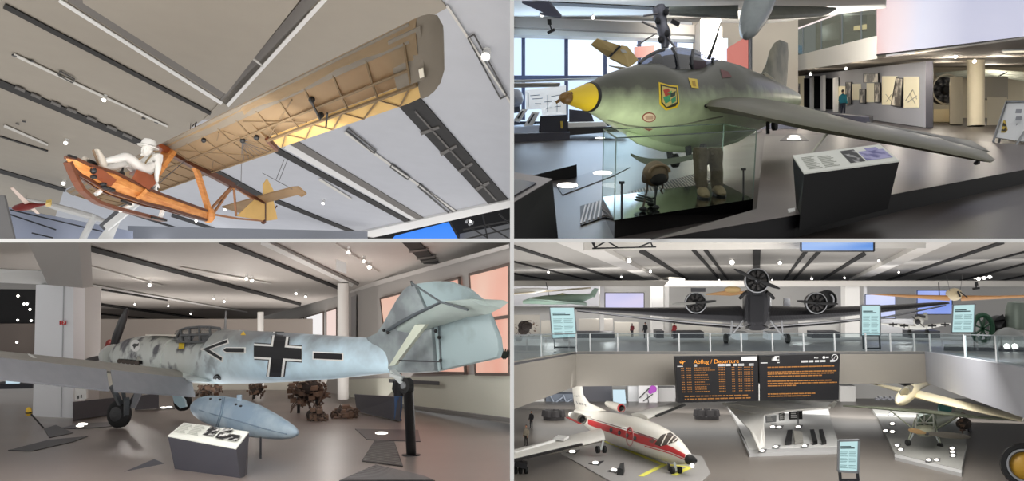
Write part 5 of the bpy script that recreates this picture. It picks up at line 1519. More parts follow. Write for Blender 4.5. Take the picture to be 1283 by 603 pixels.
for k, (x, y) in enumerate([(22.5, 371), (30, 381), (34, 381), (37.5, 388), (22, 401.5), (39, 402), (21, 429)]):
    t = Thing('spotlight', 'tiny lit lamp %s' % ['uppermost in the black void left of the column', 'left of the close pair in the black void', 'right of the close pair in the black void', 'just below the pair in the black void', 'low at the left in the black void', 'low beside the column in the black void', 'alone under the black void on the brown wall'][k], 'spotlight', P(x, y - 1.5, 33.5))
    t.part('mount', MB().tube([P(x, y - 2.5, 33.5), P(x, y, 33.5)], .015, 6), DARK)
    t.part('lens', MB().ell(P(x, y, 33.45), V((.05, 0, 0)), V((0, .05, 0)), V((0, 0, .045)), 8, 6), LAMP)
t = Thing('display_screen', 'pale lit screens on a dark counter at the left edge under the wing', 'screen', P(15, 486, 30))
t.part('panel', pquad([(7, 474, 30), (23, 474, 30), (23, 482, 30), (7, 482, 30)], V((0, .1, 0))), glow('screen_pale', rgb(200, 224, 236), .9))
t.part('counter', pquad([(-10, 482, 29.9), (40, 481, 29.9), (40, 487, 29.9), (-10, 488, 29.9)], V((0, .6, 0))), mat('counter_dark', rgb(52, 54, 62), .5))
# ceiling lamps
for x, y, r_, lb in [(188, 356, .07, 'brightest lamp on the ceiling between the propeller and the square column'), (309, 348, .06, 'left lamp of the close pair above the canopy'), (316, 350.5, .06, 'right lamp of the close pair above the canopy'),
                     (281, 377, .06, 'lit spotlight right above the canopy'), (268, 373.5, .05, 'spotlight left of the one right above the canopy'), (239, 393, .05, 'far small spotlight over the windscreen'),
                     (220, 403.5, .045, 'smallest far spotlight above the cowling'), (371, 367, .06, 'spotlight left of the pair above the fuselage cross'), (383, 371, .06, 'right spotlight of the pair above the fuselage cross'),
                     (463, 333, .07, 'large lit spotlight by the wide open slot'), (456, 326, .05, 'spotlight just above the large lit one'), (437, 315, .05, 'dim spotlight near the ceiling front edge'),
                     (153, 408.5, .045, 'tiny spotlight beside the propeller blade'), (169, 381, .045, 'small spotlight between the slots over the nose'), (211, 383, .045, 'small spotlight on the ceiling over the cowling'), (467, 398, .05, 'single spotlight low against the right wall')]:
    spot_lamp(H3, x, y, .12, r_, lb, group='spotlights of the propeller fighter hall')
for i, (a, b) in enumerate([((110, 334), (205, 359)), ((225, 336), (340, 356)), ((420, 306), (475, 342))]):
    solo('light_track', ['thin pale lighting track above the square column', 'thin pale lighting track over the canopy', 'short lighting track by the large lit spotlight'][i], 'light track', strip(H3, a, b, 1.2, 1, .06, .02), mat('track_pale', rgb(205, 202, 196), 0.6), H3.ce(*a), H3.rot)

# ---------------------------------------------------------------- the fighter
def ad3(px):
    return 13.73 / (.5245 + px / 1000)
ax3 = (P(145, 445, ad3(145)) - P(500, 445, ad3(500)))
ax3 = (ax3 - up3 * ax3.dot(up3)).normalized()
sd3 = up3.cross(ax3).normalized()
if sd3.y > 0:
    sd3 = -sd3
def b3(px, yt, yb, wr=.8, pw=2.3, n=36):
    d = ad3(px)
    c = P(px, (yt + yb) / 2, d)
    h = (yb - yt) / 2 / F * d
    return ring(c, sd3 * h * wr, up3 * h, n, pw)
GTOP = rgb(112, 118, 124); GLOW_ = rgb(168, 196, 206)
PAINT3 = two_tone('propeller_fighter_paint', rgb(118, 122, 126), rgb(204, 230, 244), 1.85, .3, (0, 0, 1), 1.1, .42, 1.6)
PNOSE = mat('mottled_nose_paint', rgb(196, 196, 184), .45, col2=rgb(112, 110, 100), nscale=3.2, mix_lo=.42, mix_hi=.62, detail=3)
PGREY = mat('upper_grey_paint', rgb(150, 146, 138), .45, noise=.12, nscale=3)
_nt = PAINT3.node_tree
def _N(t, **k):
    n = _nt.nodes.new(t)
    for a, v in k.items():
        setattr(n, a, v)
    return n
_p = _nt.nodes['Principled BSDF']
_src = _p.inputs['Base Color'].links[0].from_socket
_tc = _N('ShaderNodeTexCoord'); _sx = _N('ShaderNodeSeparateXYZ'); _nz = _N('ShaderNodeTexNoise')
_nz.inputs['Scale'].default_value = 2.6; _nz.inputs['Detail'].default_value = 3
_nt.links.new(_tc.outputs['Object'], _sx.inputs[0]); _nt.links.new(_tc.outputs['Object'], _nz.inputs['Vector'])
_a = _N('ShaderNodeMapRange'); _a.inputs['From Min'].default_value = .8; _a.inputs['From Max'].default_value = -1.6
_b = _N('ShaderNodeMapRange'); _b.inputs['From Min'].default_value = .5; _b.inputs['From Max'].default_value = .64
_c = _N('ShaderNodeMapRange'); _c.inputs['From Min'].default_value = 1.1; _c.inputs['From Max'].default_value = 1.5
_nt.links.new(_sx.outputs['X'], _a.inputs['Value']); _nt.links.new(_nz.outputs['Fac'], _b.inputs['Value']); _nt.links.new(_sx.outputs['Z'], _c.inputs['Value'])
_m1 = _N('ShaderNodeMath', operation='MULTIPLY'); _m2 = _N('ShaderNodeMath', operation='MULTIPLY')
_nt.links.new(_a.outputs[0], _m1.inputs[0]); _nt.links.new(_b.outputs[0], _m1.inputs[1])
_nt.links.new(_m1.outputs[0], _m2.inputs[0]); _nt.links.new(_c.outputs[0], _m2.inputs[1])
_l = _N('ShaderNodeMix', data_type='RGBA'); _l.inputs[7].default_value = rgb(206, 208, 200)
_l2 = _N('ShaderNodeMath', operation='MULTIPLY'); _l2.inputs[1].default_value = .85
_nt.links.new(_a.outputs[0], _l2.inputs[0]); _nt.links.new(_l2.outputs[0], _l.inputs[0]); _nt.links.new(_src, _l.inputs[6])
_x = _N('ShaderNodeMix', data_type='RGBA'); _x.inputs[7].default_value = rgb(84, 84, 90)
_nt.links.new(_m2.outputs[0], _x.inputs[0]); _nt.links.new(_l.outputs[2], _x.inputs[6]); _nt.links.new(_x.outputs[2], _p.inputs['Base Color'])
pf = Thing('propeller_fighter', 'pale blue and grey mottled single seat propeller fighter with a black cross', 'aircraft', H3.drop(P(300, 450, ad3(300)), 0), H3.rot)
st = [(212, 423, 473.5, .85), (224, 425.5, 474.5, .85), (245, 428, 477, .85), (262, 428, 479, .85), (272, 424, 480, .84), (281, 413.5, 480.5, .82), (308, 414.5, 480.5, .8), (338, 416, 479.5, .78), (378, 418.5, 477.5, .75), (420, 421, 474.5, .7), (450, 423, 471.5, .62), (470, 424.5, 469.5, .5), (488, 426, 467.5, .35), (497, 428, 466, .2)]
bm3 = MB().loft([b3(*s) for s in st])
bv3 = bvh_of(bm3)
fu = pf.part('fuselage', bm3, PAINT3, smooth=True)
nose = [(141.5, 441, 451, .9), (146, 436.5, 457, .9), (153, 430, 462, .88), (164, 424.5, 467, .86), (178, 421.5, 470, .85), (195, 420.5, 472, .85), (210, 421.5, 473.5, .85), (223, 423, 474.5, .86)]
nm3 = MB().loft([b3(*s) for s in nose])
bvn = bvh_of(nm3)
no = pf.part('engine_cowling', nm3, PAINT3, smooth=True)
c = P(140.5, 446, ad3(140.5))
pf.part('spinner', MB().lathe(c - ax3 * .1, ax3, [(0, .3), (.15, .29), (.4, .22), (.6, .1), (.66, .02)], 20), mat('spinner_pale', rgb(196, 200, 196), .4), smooth=True)
def blade(base, tip, wd, nrm):
    dr = tip - base
    s_ = dr.cross(nrm).normalized()
    rg = []
    for t_, k in [(0, .35), (.15, .6), (.4, 1), (.75, .9), (.95, .5), (1, .12)]:
        rg.append(ring(base + dr * t_, s_ * wd * k, (nrm + s_ * .4) * .03 * k, 10))
    return MB().loft(rg)
for k, (tx, ty) in enumerate([(159.5, 386), (163, 476), (108, 452)]):
    tip = P(tx, ty, ad3(140.5) + [.3, -.2, .9][k])
    pf.part('propeller_blade', blade(c + ax3 * .15, tip, .12, ax3), mat('blade_black', rgb(34, 34, 36), .4), smooth=True)
# wing
lel, lem, ler = P(6, 439.5, 15.6), P(121, 450, 17.6), P(190, 458, 18.8)
ter, tel = P(243, 477, 17.3), P(-40, 446.5, 12.4)
def wl(t_):
    return lerp(P(232, 470, 18.2), P(-60, 437, 14.6), t_)
def wt(t_):
    return lerp(ter, tel, t_)
wsec3 = [(wl(t_), wt(t_), .26 - .12 * t_) for t_ in (-.08, 0, .25, .5, .75, 1)]
wm3 = wing_mb(wsec3, up3)
wg = pf.part('wing', wm3, PGREY, smooth=True)
for (a, b) in [((.02, .45), (.0, .0)), ((.47, 1.0), (0, 0))]:
    q0, q1 = a, None
    s0, s1 = a
    dn = up3 * -.36 + (wt(.5) - wl(.5)).normalized() * .45
    pts_ = [wt(s0), wt(s1), wt(s1) + dn * (.95 if s0 < .3 else .8), wt(s0) + dn * (.9 if s0 < .3 else .95)]
    pf.part('landing_flap', MB().prism(pts_, up3 * .035), mat('flap_grey', rgb(124, 125, 130), .5, noise=.08))
bvw = bvh_of(wm3)
m = MB()
pf.part('wing_walkway_line', decal(bvw, [(30, 442.5), (35, 442.5), (46, 449.5), (41, 449.5)], .012, 1), WHITE)
pf.part('wing_walkway_line', decal(bvw, [(41, 443), (72, 445.5), (72, 446.5), (41, 444.5)], .012, 1), WHITE)
pf.part('wing_fillet', MB().loft([ring(P(x, y, ad3(x) - .15), sd3 * w_, up3 * h_, 14) for x, y, w_, h_ in [(205, 466, .5, .16), (232, 470, .62, .14), (258, 475, .5, .09), (278, 479, .3, .04)]]), PAINT3, smooth=True)
pf.part('wing_stub', MB().loft([airfoil(P(220, 470, 20), P(262, 478, 18.6), .3, up3), airfoil(P(150, 462, 28), P(190, 466, 27.5), .15, up3)]), PGREY, smooth=True)
# exhausts, scoop
m = decal(bvn, [(149, 449.5), (164, 450.5), (179, 452), (179.5, 456.5), (165, 455.5), (149.5, 454)], .012, 2)
exh = pf.part('exhaust_panel', m, BLACK)
for k in range(5):
    q = proj(bvn, 152 + k * 5.4, 452.3 + k * .6, .03)
    pf.part('exhaust_stub', MB().tube([q, q + sd3 * .06 - ax3 * .1], .055, 8), mat('exhaust_metal', rgb(70, 62, 56), .6, .4), parent=exh)
pf.part('intake_scoop', MB().tube([P(191, 452, ad3(191) - .55), P(180, 450, ad3(180) - .6)], [.14, .17], 12), PNOSE, smooth=True)
pf.part('cowling_panel', MB().bar(P(190, 420, ad3(190) - .2), P(224, 420.5, ad3(224) - .2), .3, .03, up3), mat('panel_pale', rgb(222, 216, 204), .5))
ew = pf.part('emblem', decal(bvn, oval(170, 433.5, 6.3, 7.5), .01, 2), WHITE, label='round white badge with a dark figure')
pf.part('emblem_mark', decal(bvn, [(166, 433), (169, 431), (173, 431.5), (175, 430), (174, 434), (171, 434.5), (169, 438), (168, 435)], .016, 1), BLACK, parent=ew)
# canopy
c3 = [(221, 422, 426), (226, 413.5, 427), (234, 411, 428), (250, 409.5, 428), (264, 410, 427), (276, 411.5, 424), (284, 413, 420)]
cm3 = MB().loft([b3(a, b_, c_ + 6, .85 if a > 222 else .6, 3) for a, b_, c_ in c3])
cn = pf.part('canopy', cm3, glass('canopy_clear', (.78, .8, .8, 1), .35), smooth=True)
bvc3 = bvh_of(cm3)
m = MB()
for pts in [[(222, 422), (227, 413.3), (234, 411.2), (250, 410), (264, 410.3), (276, 411.8)], [(222, 428), (235, 428), (250, 428), (266, 427), (277, 424)], [(227, 413.3), (229, 428)], [(238, 410.8), (239, 428)], [(250, 410), (251, 428)], [(263, 410.2), (265, 427)], [(227, 420), (250, 419), (264, 419)], [(276, 412), (268, 427)]]:
    fine = []
    for a, b_ in zip(pts, pts[1:]):
        for i in range(4):
            fine.append((lerp(a[0], b_[0], i / 4), lerp(a[1], b_[1], i / 4) + .5))
    fine.append((pts[-1][0], pts[-1][1] + .5))
    q = [proj(bvc3, x, y, .012) for x, y in fine]
    q = [x for x in q if x is not None]
    if len(q) > 1:
        pf.part('canopy_frame', MB().tube(q, .028, 6), mat('frame_grey', rgb(88, 90, 92), .5), parent=cn)
pf.part('seat', MB().hexa([P(240, 430, ad3(240) - .2), P(252, 430, ad3(252) - .2), P(252, 430, ad3(252) + .2), P(240, 430, ad3(240) + .2)], [P(246, 416, ad3(246) - .2), P(252, 415, ad3(252) - .2), P(252, 415, ad3(252) + .2), P(246, 416, ad3(246) + .2)]), mat('seat_dark', rgb(120, 104, 92), .7))
pf.part('cockpit_sill', MB().loft([b3(a, 419, 432, .6) for a in (226, 250, 272)]), mat('cockpit_dark', rgb(44, 44, 52), .7))
pf.part('aerial', MB().tube([P(282, 413, ad3(282)), P(283, 390, ad3(283))], [.03, .012], 6), mat('aerial_grey', rgb(120, 120, 120), .5))
# markings
XB = mat('marking_black', rgb(22, 22, 26), .5)
XW = mat('marking_white', rgb(232, 232, 228), .5)
def bars(w_):
    V_ = [(352.5 - w_, 416.6), (352.5 + w_, 417), (345.2 + w_, 472), (345.2 - w_, 471.5)]
    Hh = w_ * .92
    H_ = [(318.8, 440.3 - Hh), (348, 441.6 - Hh), (378.6, 443.8 - Hh), (378.6, 443.8 + Hh), (348, 441.6 + Hh), (318.8, 440.3 + Hh)]
    return V_, H_
def long_decal(bv, a, b, c_, d_, off, n=8):
    mb = MB()
    g = []
    for i in range(n + 1):
        t_ = i / n
        g.append([(lerp(lerp(a[0], b[0], t_), lerp(d_[0], c_[0], t_), s_ / 4), lerp(lerp(a[1], b[1], t_), lerp(d_[1], c_[1], t_), s_ / 4)) for s_ in range(5)])
    for i in range(n):
        for j in range(4):
            q = [proj(bv, *p, off) for p in (g[i][j], g[i + 1][j], g[i + 1][j + 1], g[i][j + 1])]
            if all(x is not None for x in q):
                mb.add(q, [[0, 1, 2, 3]])
    return mb
for w_, off, m_ in [(11.6, .005, XB), (10.2, .011, XW), (7.4, .017, XB)]:
    v_, h_ = bars(w_)
    mm = long_decal(bv3, v_[0], v_[3], v_[2], v_[1], off, 10)
    mh = long_decal(bv3, h_[0], h_[2], h_[3], h_[5], off, 10)
    mm.add(mh.v, mh.f)
    pf.part('fuselage_cross', mm, m_)
def pbar(poly, grow, name='fuselage_bar'):
    cx_, cy_ = sum(p[0] for p in poly) / len(poly), sum(p[1] for p in poly) / len(poly)
    pf.part(name, decal(bv3, [(cx_ + (x - cx_) * (1 + grow[0]), cy_ + (y - cy_) * (1 + grow[1])) for x, y in poly], .006, 2), XW)
    pf.part(name, decal(bv3, poly, .013, 2), XB)
pbar([(393.5, 442), (429, 443.5), (429, 451), (393.5, 449.5)], (.09, .36))
pbar([(284, 436.4), (306.5, 436.6), (306.5, 441.8), (284, 441.3), (280, 439)], (.13, .5))
for poly, gm in [([(250, 437.6), (286, 424.5), (287.5, 430.5), (264.5, 438)], 0), ([(250, 437.6), (264.5, 438), (280.5, 447.5), (279, 454.3)], 0)]:
    pf.part('fuselage_chevron', decal(bv3, poly, .006, 2), XW)
for poly in [[(254, 437.6), (284.5, 426.4), (285.6, 429.6), (262, 437.8)], [(254, 437.8), (262, 438), (279, 448.5), (278, 452)]]:
    pf.part('fuselage_chevron', decal(bv3, poly, .013, 2), XB)
pf.part('warning_triangle', decal(bv3, [(301.5, 420.5), (305, 415.4), (308.5, 420.5)], .008, 1), mat('warning_yellow', rgb(236, 196, 60), .5))
pf.part('data_placard', decal(bv3, [(224.5, 428.5), (232, 428), (231, 437), (224, 438)], .01, 1), YEL, label='yellow placard under the windscreen')
q = [proj(bv3, 272.5 + 4 * math.cos(a_ * .35), 474 + 4 * math.sin(a_ * .35), .01) for a_ in range(9, 20)]
pf.part('filler_mark', MB().tube([x for x in q if x], .02, 5), XB)
q = [proj(bv3, 272.5 + 1.6 * math.cos(a_ * .5), 474.2 + 1.6 * math.sin(a_ * .5), .01) for a_ in range(6, 14)]
pf.part('filler_mark', MB().tube([x for x in q if x], .014, 5), XB)
# fin and rudder: outline with its own thickness
def td(px):
    return ad3(px)
FINP = mat('fin_grey_mottle', rgb(116, 122, 126), .45, col2=rgb(160, 172, 174), nscale=1.8, mix_lo=.38, mix_hi=.66)
RUDP = mat('rudder_pale_blue', rgb(166, 186, 190), .45, col2=rgb(128, 138, 140), nscale=1.6, mix_lo=.5, mix_hi=.75)
def slab3(pts, th, hw):
    """thin tapered slab with rounded edge about the centre plane"""
    cx_, cy_ = sum(p[0] for p in pts) / len(pts), sum(p[1] for p in pts) / len(pts)
    rg = []
    for k, o in [(1.0, -.15), (.985, -.7), (.9, -1), (.9, 1), (.985, .7), (1.0, .15)]:
        pass
    A = [P(x, y, td(x)) for x, y in pts]
    c_ = sum(A, V()) / len(A)
    return MB().loft([[c_ + (p - c_) * k + sd3 * th * o for p in A] for k, o in [(.9, 1.0), (.975, .75), (1.0, .15), (1.0, -.15), (.975, -.75), (.9, -1.0)]])
fin_px = [(462, 424.5), (474, 419), (482, 408), (490, 394), (500, 376), (510, 362), (517, 357), (523, 356), (536, 385), (545, 410), (549, 466), (520, 468), (488, 467)]
pf.part('fin', slab3(fin_px, .09, 0), FINP, smooth=True)
rud_px = [(524, 355.5), (545, 352.5), (566, 353), (588, 361), (605, 375), (618, 401), (627, 424), (629, 440), (626, 449), (610, 452.5), (551, 465.5), (546, 410), (537, 385)]
rud = pf.part('rudder', slab3(rud_px, .07, 0), RUDP, smooth=True)
pf.part('rudder_gap', MB().bar(P(548, 388, td(548) - .13), P(552.5, 464, td(552) - .13), .03, .02), mat('gap_grey', rgb(96, 104, 108), .6), parent=rud)
# tailplane towards the camera
tsec = [(P(488, 416, 13.6), P(560, 406, 12.3), .12), (P(520, 395.5, 12.5), P(585, 398, 11.6), .11), (P(552, 379.5, 11.6), P(612, 394, 10.9), .09), (P(590, 375.5, 11.0), P(628, 386, 10.7), .06), (P(628, 376.5, 10.8), P(637, 379, 10.65), .02)]
TPM = mat('tailplane_pale', rgb(172, 186, 182), .45, noise=.06, nscale=2)
tpl = pf.part('tailplane', wing_mb(tsec, up3, n=6), TPM, smooth=True)
pf.part('tailplane_leading_edge', MB().tube([P(483, 416, 13.6), P(500, 405, 13.0), P(518, 395, 12.5), P(552, 379, 11.6)], [.03, .035, .03, .02], 8), mat('edge_dark', rgb(84, 92, 98), .5), parent=tpl)
pf.part('hinge_line', MB().tube([P(516, 355, 12.4), P(552, 378.5, 11.5), P(586, 388.5, 11.0)], .018, 6), mat('gap_grey', rgb(66, 72, 76), .6))
pf.part('tailplane', wing_mb([(P(505, 405, 14), P(560, 398, 13.5), .1), (P(520, 408, 17), P(556, 404, 17), .04)], up3, n=6), TPM, smooth=True)
pf.part('tail_strut', MB().prism([P(487, 459, 12.9), P(494, 458, 12.8), P(533, 407, 11.9), P(520, 407, 12.1)], V((.05, .06, 0))), mat('strut_pale_green', rgb(204, 212, 196), .5))
for x, y in [(481, 414), (486, 417), (546, 415), (550, 423), (552, 452)]:
    pf.part('hinge_fitting', MB().ell(P(x, y, td(x) - .25), V((.03, 0, 0)), V((0, .03, 0)), V((0, 0, .03)), 8, 6), BLACK)
pf.part('trim_rod', MB().tube([P(500, 452, 12.7), P(552, 453.5, 11.8)], .012, 5), DARK)
pf.part('mast_tip', MB().tube([P(517, 359, 12.9), P(515, 352, 12.9)], .018, 6), DARK)
# tail wheel and gear
tlw = pf.part('tail_wheel', MB().lathe(P(509, 483.5, 12.9) - sd3 * .06, sd3, [(0, .08), (.01, .13), (.11, .13), (.12, .08)], 20), RUBBER, smooth=True)
pf.part('wheel_hub', MB().lathe(P(509, 483.5, 12.9) + sd3 * .05, sd3, [(0, .07), (.03, .05)], 14), STEEL, parent=tlw)
pf.part('tail_wheel_leg', MB().bar(P(492, 466, 13.2), P(507, 481, 12.9), .1, .07).bar(P(490, 470, 13.1), P(505, 474, 12.9), .06, .05), mat('leg_pale', rgb(190, 196, 196), .4))
def mainwheel(cpx, cpy, d, r, lab):
    c_ = P(cpx, cpy, d)
    axl = (sd3 * .8 - ax3 * .35).normalized()
    w_ = pf.part('main_wheel', MB().lathe(c_ - axl * .12, axl, [(0, r * .62), (.02, r * .86), (.07, r), (.17, r), (.22, r * .86), (.24, r * .62)], 24), RUBBER, smooth=True)
    pf.part('wheel_hub', MB().lathe(c_ + axl * .1, axl, [(0, r * .6), (.03, r * .5), (.05, r * .2)], 16), mat('hub_dark', rgb(52, 52, 54), .5), parent=w_)
    return w_
mainwheel(149.5, 519, 19.3, .33, '')
for a, b, wd in [((140, 484), (151, 507), .1), ((153, 484), (157, 506), .07), ((177, 486), (163, 508), .1), ((159, 500), (158, 521), .12)]:
    pf.part('gear_leg', MB().bar(P(a[0], a[1], 19.0), P(b[0], b[1], 19.2), wd, wd), mat('leg_grey', rgb(84, 88, 92), .45))
pf.part('gear_door', MB().prism([P(170, 487, 18.9), P(179, 487, 18.9), P(168, 512, 19.1), P(163, 512, 19.1)], V((.02, .05, 0))), mat('flap_grey', rgb(124, 125, 130), .5, noise=.08))
mainwheel(229, 503, 22.5, .27, '')
pf.part('gear_door', MB().prism([P(215, 492, 21.8), P(222, 490, 21.8), P(231, 502, 21.8), P(233, 510, 21.8), P(226, 512, 21.8), P(218, 505, 21.8)], V((.02, .06, 0))), mat('door_pale_blue', rgb(176, 204, 216), .45))
pf.part('gear_leg', MB().bar(P(222, 480, 22), P(226, 502, 22.3), .09, .09), mat('leg_grey', rgb(84, 88, 92), .45))
# tail stand
ts = Thing('support_stand', 'black round post carrying the tail wheel of the propeller fighter', 'stand', H3.fl(515, 571), H3.rot)
d0 = H3.fl(515, 571).y
ts.part('post', MB().tube([P(515.5, 571, d0), P(511.5, 488, 13.0)], .085, 18), BLACK, smooth=True)
ts.part('cradle', MB().bar(P(505, 489, 13), P(518, 488, 13), .16, .07), BLACK)
ts.part('foot_plate', MB().lathe(H3.fl(515, 571), up3, [(0, .16), (.02, .16)], 18), BLACK)
# man behind the stand
mb_ = H3.fl(498, 528)
vis = person(mb_, up3, V((.8, -.6, 0)), V((.6, .8, 0)), 1.32, 'visitor in a black top and blue jeans standing behind the tail stand', SKIN, mat('black_top', rgb(28, 28, 32), .7), mat('blue_jeans', rgb(70, 96, 134), .8), HAIR)
# drop tank
dt = Thing('drop_tank', 'big pale blue drop tank on a thin rod below the fighter fuselage', 'drop tank', H3.fl(327, 575), H3.rot)
tst = [(243.5, 508, 514, 16.6), (246, 502, 519, 16.5), (252, 498, 524, 16.3), (262, 496, 530, 16.0), (278, 497, 536.5, 15.6), (298, 500, 542.5, 15.2), (318, 507, 547.5, 14.8), (338, 517, 550, 14.4), (354, 526, 550.5, 14.1), (365, 533, 549.5, 13.9), (371, 538, 547, 13.8), (372.5, 541, 544, 13.75)]
tax = (P(372, 542, 13.75) - P(244, 511, 16.6)).normalized()
tsd = V((tax.y, -tax.x, 0)).normalized()
tup = tsd.cross(tax).normalized()
TANK = mat('tank_blue_grey', rgb(140, 162, 182), .42, col2=rgb(168, 186, 198), nscale=2.5, mix_lo=.4, mix_hi=.65)
rg = []
for x, yt, yb, d_ in tst:
    h_ = (yb - yt) / 2 / F * d_
    rg.append(ring(P(x, (yt + yb) / 2, d_), tsd * h_ * .96, tup * h_ * 1.0, 28))
tkm = MB().loft(rg)
tk = dt.part('tank_body', tkm, TANK, smooth=True)
bvt = bvh_of(tkm)
m = MB()
for off_ in (0, 2.2):
    q = [proj(bvt, 281 + off_ - abs(k - 6) * .3 + k * -.7, 499 + k * 3.0, .006) for k in range(13)]
    m.tube([x for x in q if x], .012, 5)
dt.part('weld_seam', m, mat('seam_blue', rgb(120, 140, 158), .5), parent=tk)
q = [proj(bvt, x, y, .004) for x, y in [(250, 514), (270, 520), (300, 528), (330, 537), (360, 544)]]
dt.part('weld_seam', MB().tube([x for x in q if x], .012, 5), mat('seam_blue', rgb(120, 140, 158), .5), parent=tk)
for x, y in [(264, 499), (276, 500), (296, 506), (302, 508)]:
    q = proj(bvt, x, y + 1.5, .01)
    if q:
        dt.part('filler_cap', MB().ell(q, V((.03, 0, 0)), V((0, .03, 0)), V((0, 0, .02)), 8, 6), DARK, parent=tk)
dt.part('hanger_lug', MB().bar(P(300, 502, 15.1), P(300, 495, 15.1), .06, .08), TANK)
dt.part('support_rod', MB().tube([H3.fl(326.5, 575), P(326.5, 548, H3.fl(326.5, 575).y)], .018, 8), DARK)
# wreckage
WRK = mat('charred_metal', rgb(92, 76, 66), .7, noise=.5, nscale=5)
WRK2 = mat('charred_dark', rgb(50, 42, 38), .8, noise=.4, nscale=6)
def wreck(name, label, cx_, cy_, rx, ry, d_, n, seed, base, posts):
    rnd = random.Random(seed)
    t = Thing(name, label, 'engine wreck', base, H3.rot)
    core = MB()
    for k in range(5):
        p = P(cx_ + rnd.uniform(-.4, .4) * rx, cy_ + rnd.uniform(-.4, .4) * ry, d_ + rnd.uniform(-.3, .3))
        s_ = ry / F * d_ * rnd.uniform(.35, .6)
        core.ell(p, V((s_ * 1.4, .1 * s_, 0)), V((0, s_, 0)), V((.1 * s_, 0, s_)), 9, 6)
    b_ = t.part('crankcase', core, WRK2)
    pi_, bo_ = MB(), MB()
    for k in range(n):
        a = rnd.uniform(0, 2 * PI); r_ = math.sqrt(rnd.random())
        p = P(cx_ + math.cos(a) * rx * r_, cy_ + math.sin(a) * ry * r_, d_ + rnd.uniform(-.5, .3))
        dr = V((rnd.uniform(-1, 1), rnd.uniform(-1, 1), rnd.uniform(-1, 1))).normalized()
        L_ = rnd.uniform(.08, .3) * ry / 18
        if k % 3:
            pi_.tube([p, p + dr * L_, p + dr * L_ * 1.6 + V((0, 0, -.08))], rnd.uniform(.012, .035), 6)
        else:
            s_ = rnd.uniform(.04, .1)
            bo_.box(p, V((s_, s_ * .3, 0)), V((-s_ * .3, s_, 0)), V((0, 0, s_ * .7)))
    t.part('bent_pipes', pi_, WRK)
    t.part('cylinder_blocks', bo_, mat('charred_rust', rgb(112, 88, 72), .7, noise=.4, nscale=7))
    for x, y0, y1, dd in posts:
        t.part('stand_post', MB().tube([P(x, y0, dd), P(x, y1, dd)], .05, 8), BLACK)
    return t
wreck('engine_wreck', 'charred engine wreck raised on black posts under the fuselage cross', 386, 491, 25, 16, 25, 150, 3, H3.fl(380, 520), [(374, 498, 519, 25), (397, 500, 516, 25)])
wreck('engine_wreck', 'tangled wreck piece standing on the floor in front of the raised wreck', 398, 522, 10, 13, 22, 70, 5, H3.fl(398, 535), [])
wreck('engine_wreck', 'low lump of dark wreckage lying right of the raised wreck', 432, 519, 16, 9, 23, 80, 8, H3.fl(432, 530), [])
wreck('engine_wreck', 'small rusty engine part far behind the drop tank', 322, 487, 13, 9, 33, 60, 17, H3.fl(322, 499), [(318, 490, 500, 33)])
wreck('engine_wreck', 'dark engine parts just behind the front end of the drop tank', 262, 489, 14, 8, 27, 60, 14, H3.fl(260, 512), [(256, 490, 510, 27)])
# plinths and panels
DP3 = mat('slate_panel', rgb(62, 62, 70), .5)
def wedge(label, lo, hi, name='low_wall', m=None):
    """lo/hi: front-left, front-right pixel+depth; slab leaning back"""
    mb = MB().hexa([P(*lo[0]), P(*lo[1]), P(lo[1][0], lo[1][1] - 1, lo[1][2] + .5), P(lo[0][0], lo[0][1] - 1, lo[0][2] + .5)], [P(*hi[0]), P(*hi[1]), P(hi[1][0], hi[1][1] - .6, hi[1][2] + .3), P(hi[0][0], hi[0][1] - .6, hi[0][2] + .3)])
    return solo(name, label, 'low wall', mb, m or DP3, P(*lo[0]))
wedge('slate sloping panel between the tall round column and the tail stand', [(447, 516, 25.0), (501, 528, 21.2)], [(444, 494.5, 25.3), (502, 498, 21.4)])
wedge('slate sloping panel behind the near main wheel of the fighter', [(91, 527, 21.6), (150, 518, 24.5)], [(91, 504, 21.7), (152, 498, 24.7)])
wedge('small slate panel between the two main wheels', [(169, 514, 26), (199, 512, 26.5)], [(171, 497, 26.2), (199, 493, 26.7)])
# floor plates, gratings
floor_lamp_plate(H3, [(445, 538), (524, 539.5), (527, 554), (460, 551.5)], [(478, 543, 8, 1.6)], 'dark floor plate with a lamp in front of the tail stand', group='floor plates of the propeller fighter hall')
floor_lamp_plate(H3, [(76, 537), (100, 531), (152, 529), (140, 535), (95, 538)], [(104, 531.5, 6, 1.4), (100, 534, 5, 1.2)], 'dark floor plate with twin lamps beside the near main wheel', group='floor plates of the propeller fighter hall')
floor_lamp_plate(H3, [(196, 513), (204, 509), (222, 509), (219, 513)], [(205, 511, 4, 1), (212, 510.5, 4, 1)], 'small lit floor plate beside the far main wheel', group='floor plates of the propeller fighter hall')
for pts, lb in [([(55, 538), (70, 533), (92, 543), (62, 549)], 'dark angular floor inlay at the foot of the yellow pointer'), ([(10, 565), (60, 552), (110, 547), (92, 554), (40, 566)], 'long dark floor inlay nearest the left edge')]:
    solo('floor_inlay', lb, 'floor inlay', flp(pts, .004, .01, H3), mat('inlay_dark', rgb(42, 40, 44), .5), H3.fl(*pts[0]), H3.rot)
def grating(label, pts, n):
    t = Thing('floor_grating', label, 'grating', H3.fl(*pts[0]), H3.rot, 'floor gratings near the tail stand')
    q = [H3.fl(x, y, .006) for x, y in pts]
    t.part('panel', MB().prism(q, up3 * .01), mat('grating_dark', rgb(34, 30, 30), .5))
    b_ = quad_uv(*q)
    for k in range(n):
        v0 = (k + .5) / n
        t.part('slat', MB().bar(b_(.02, v0) + up3 * .014, b_(.98, v0) + up3 * .014, .025, .012), mat('grating_slat3', rgb(104, 100, 100), .4, .3))
    return t
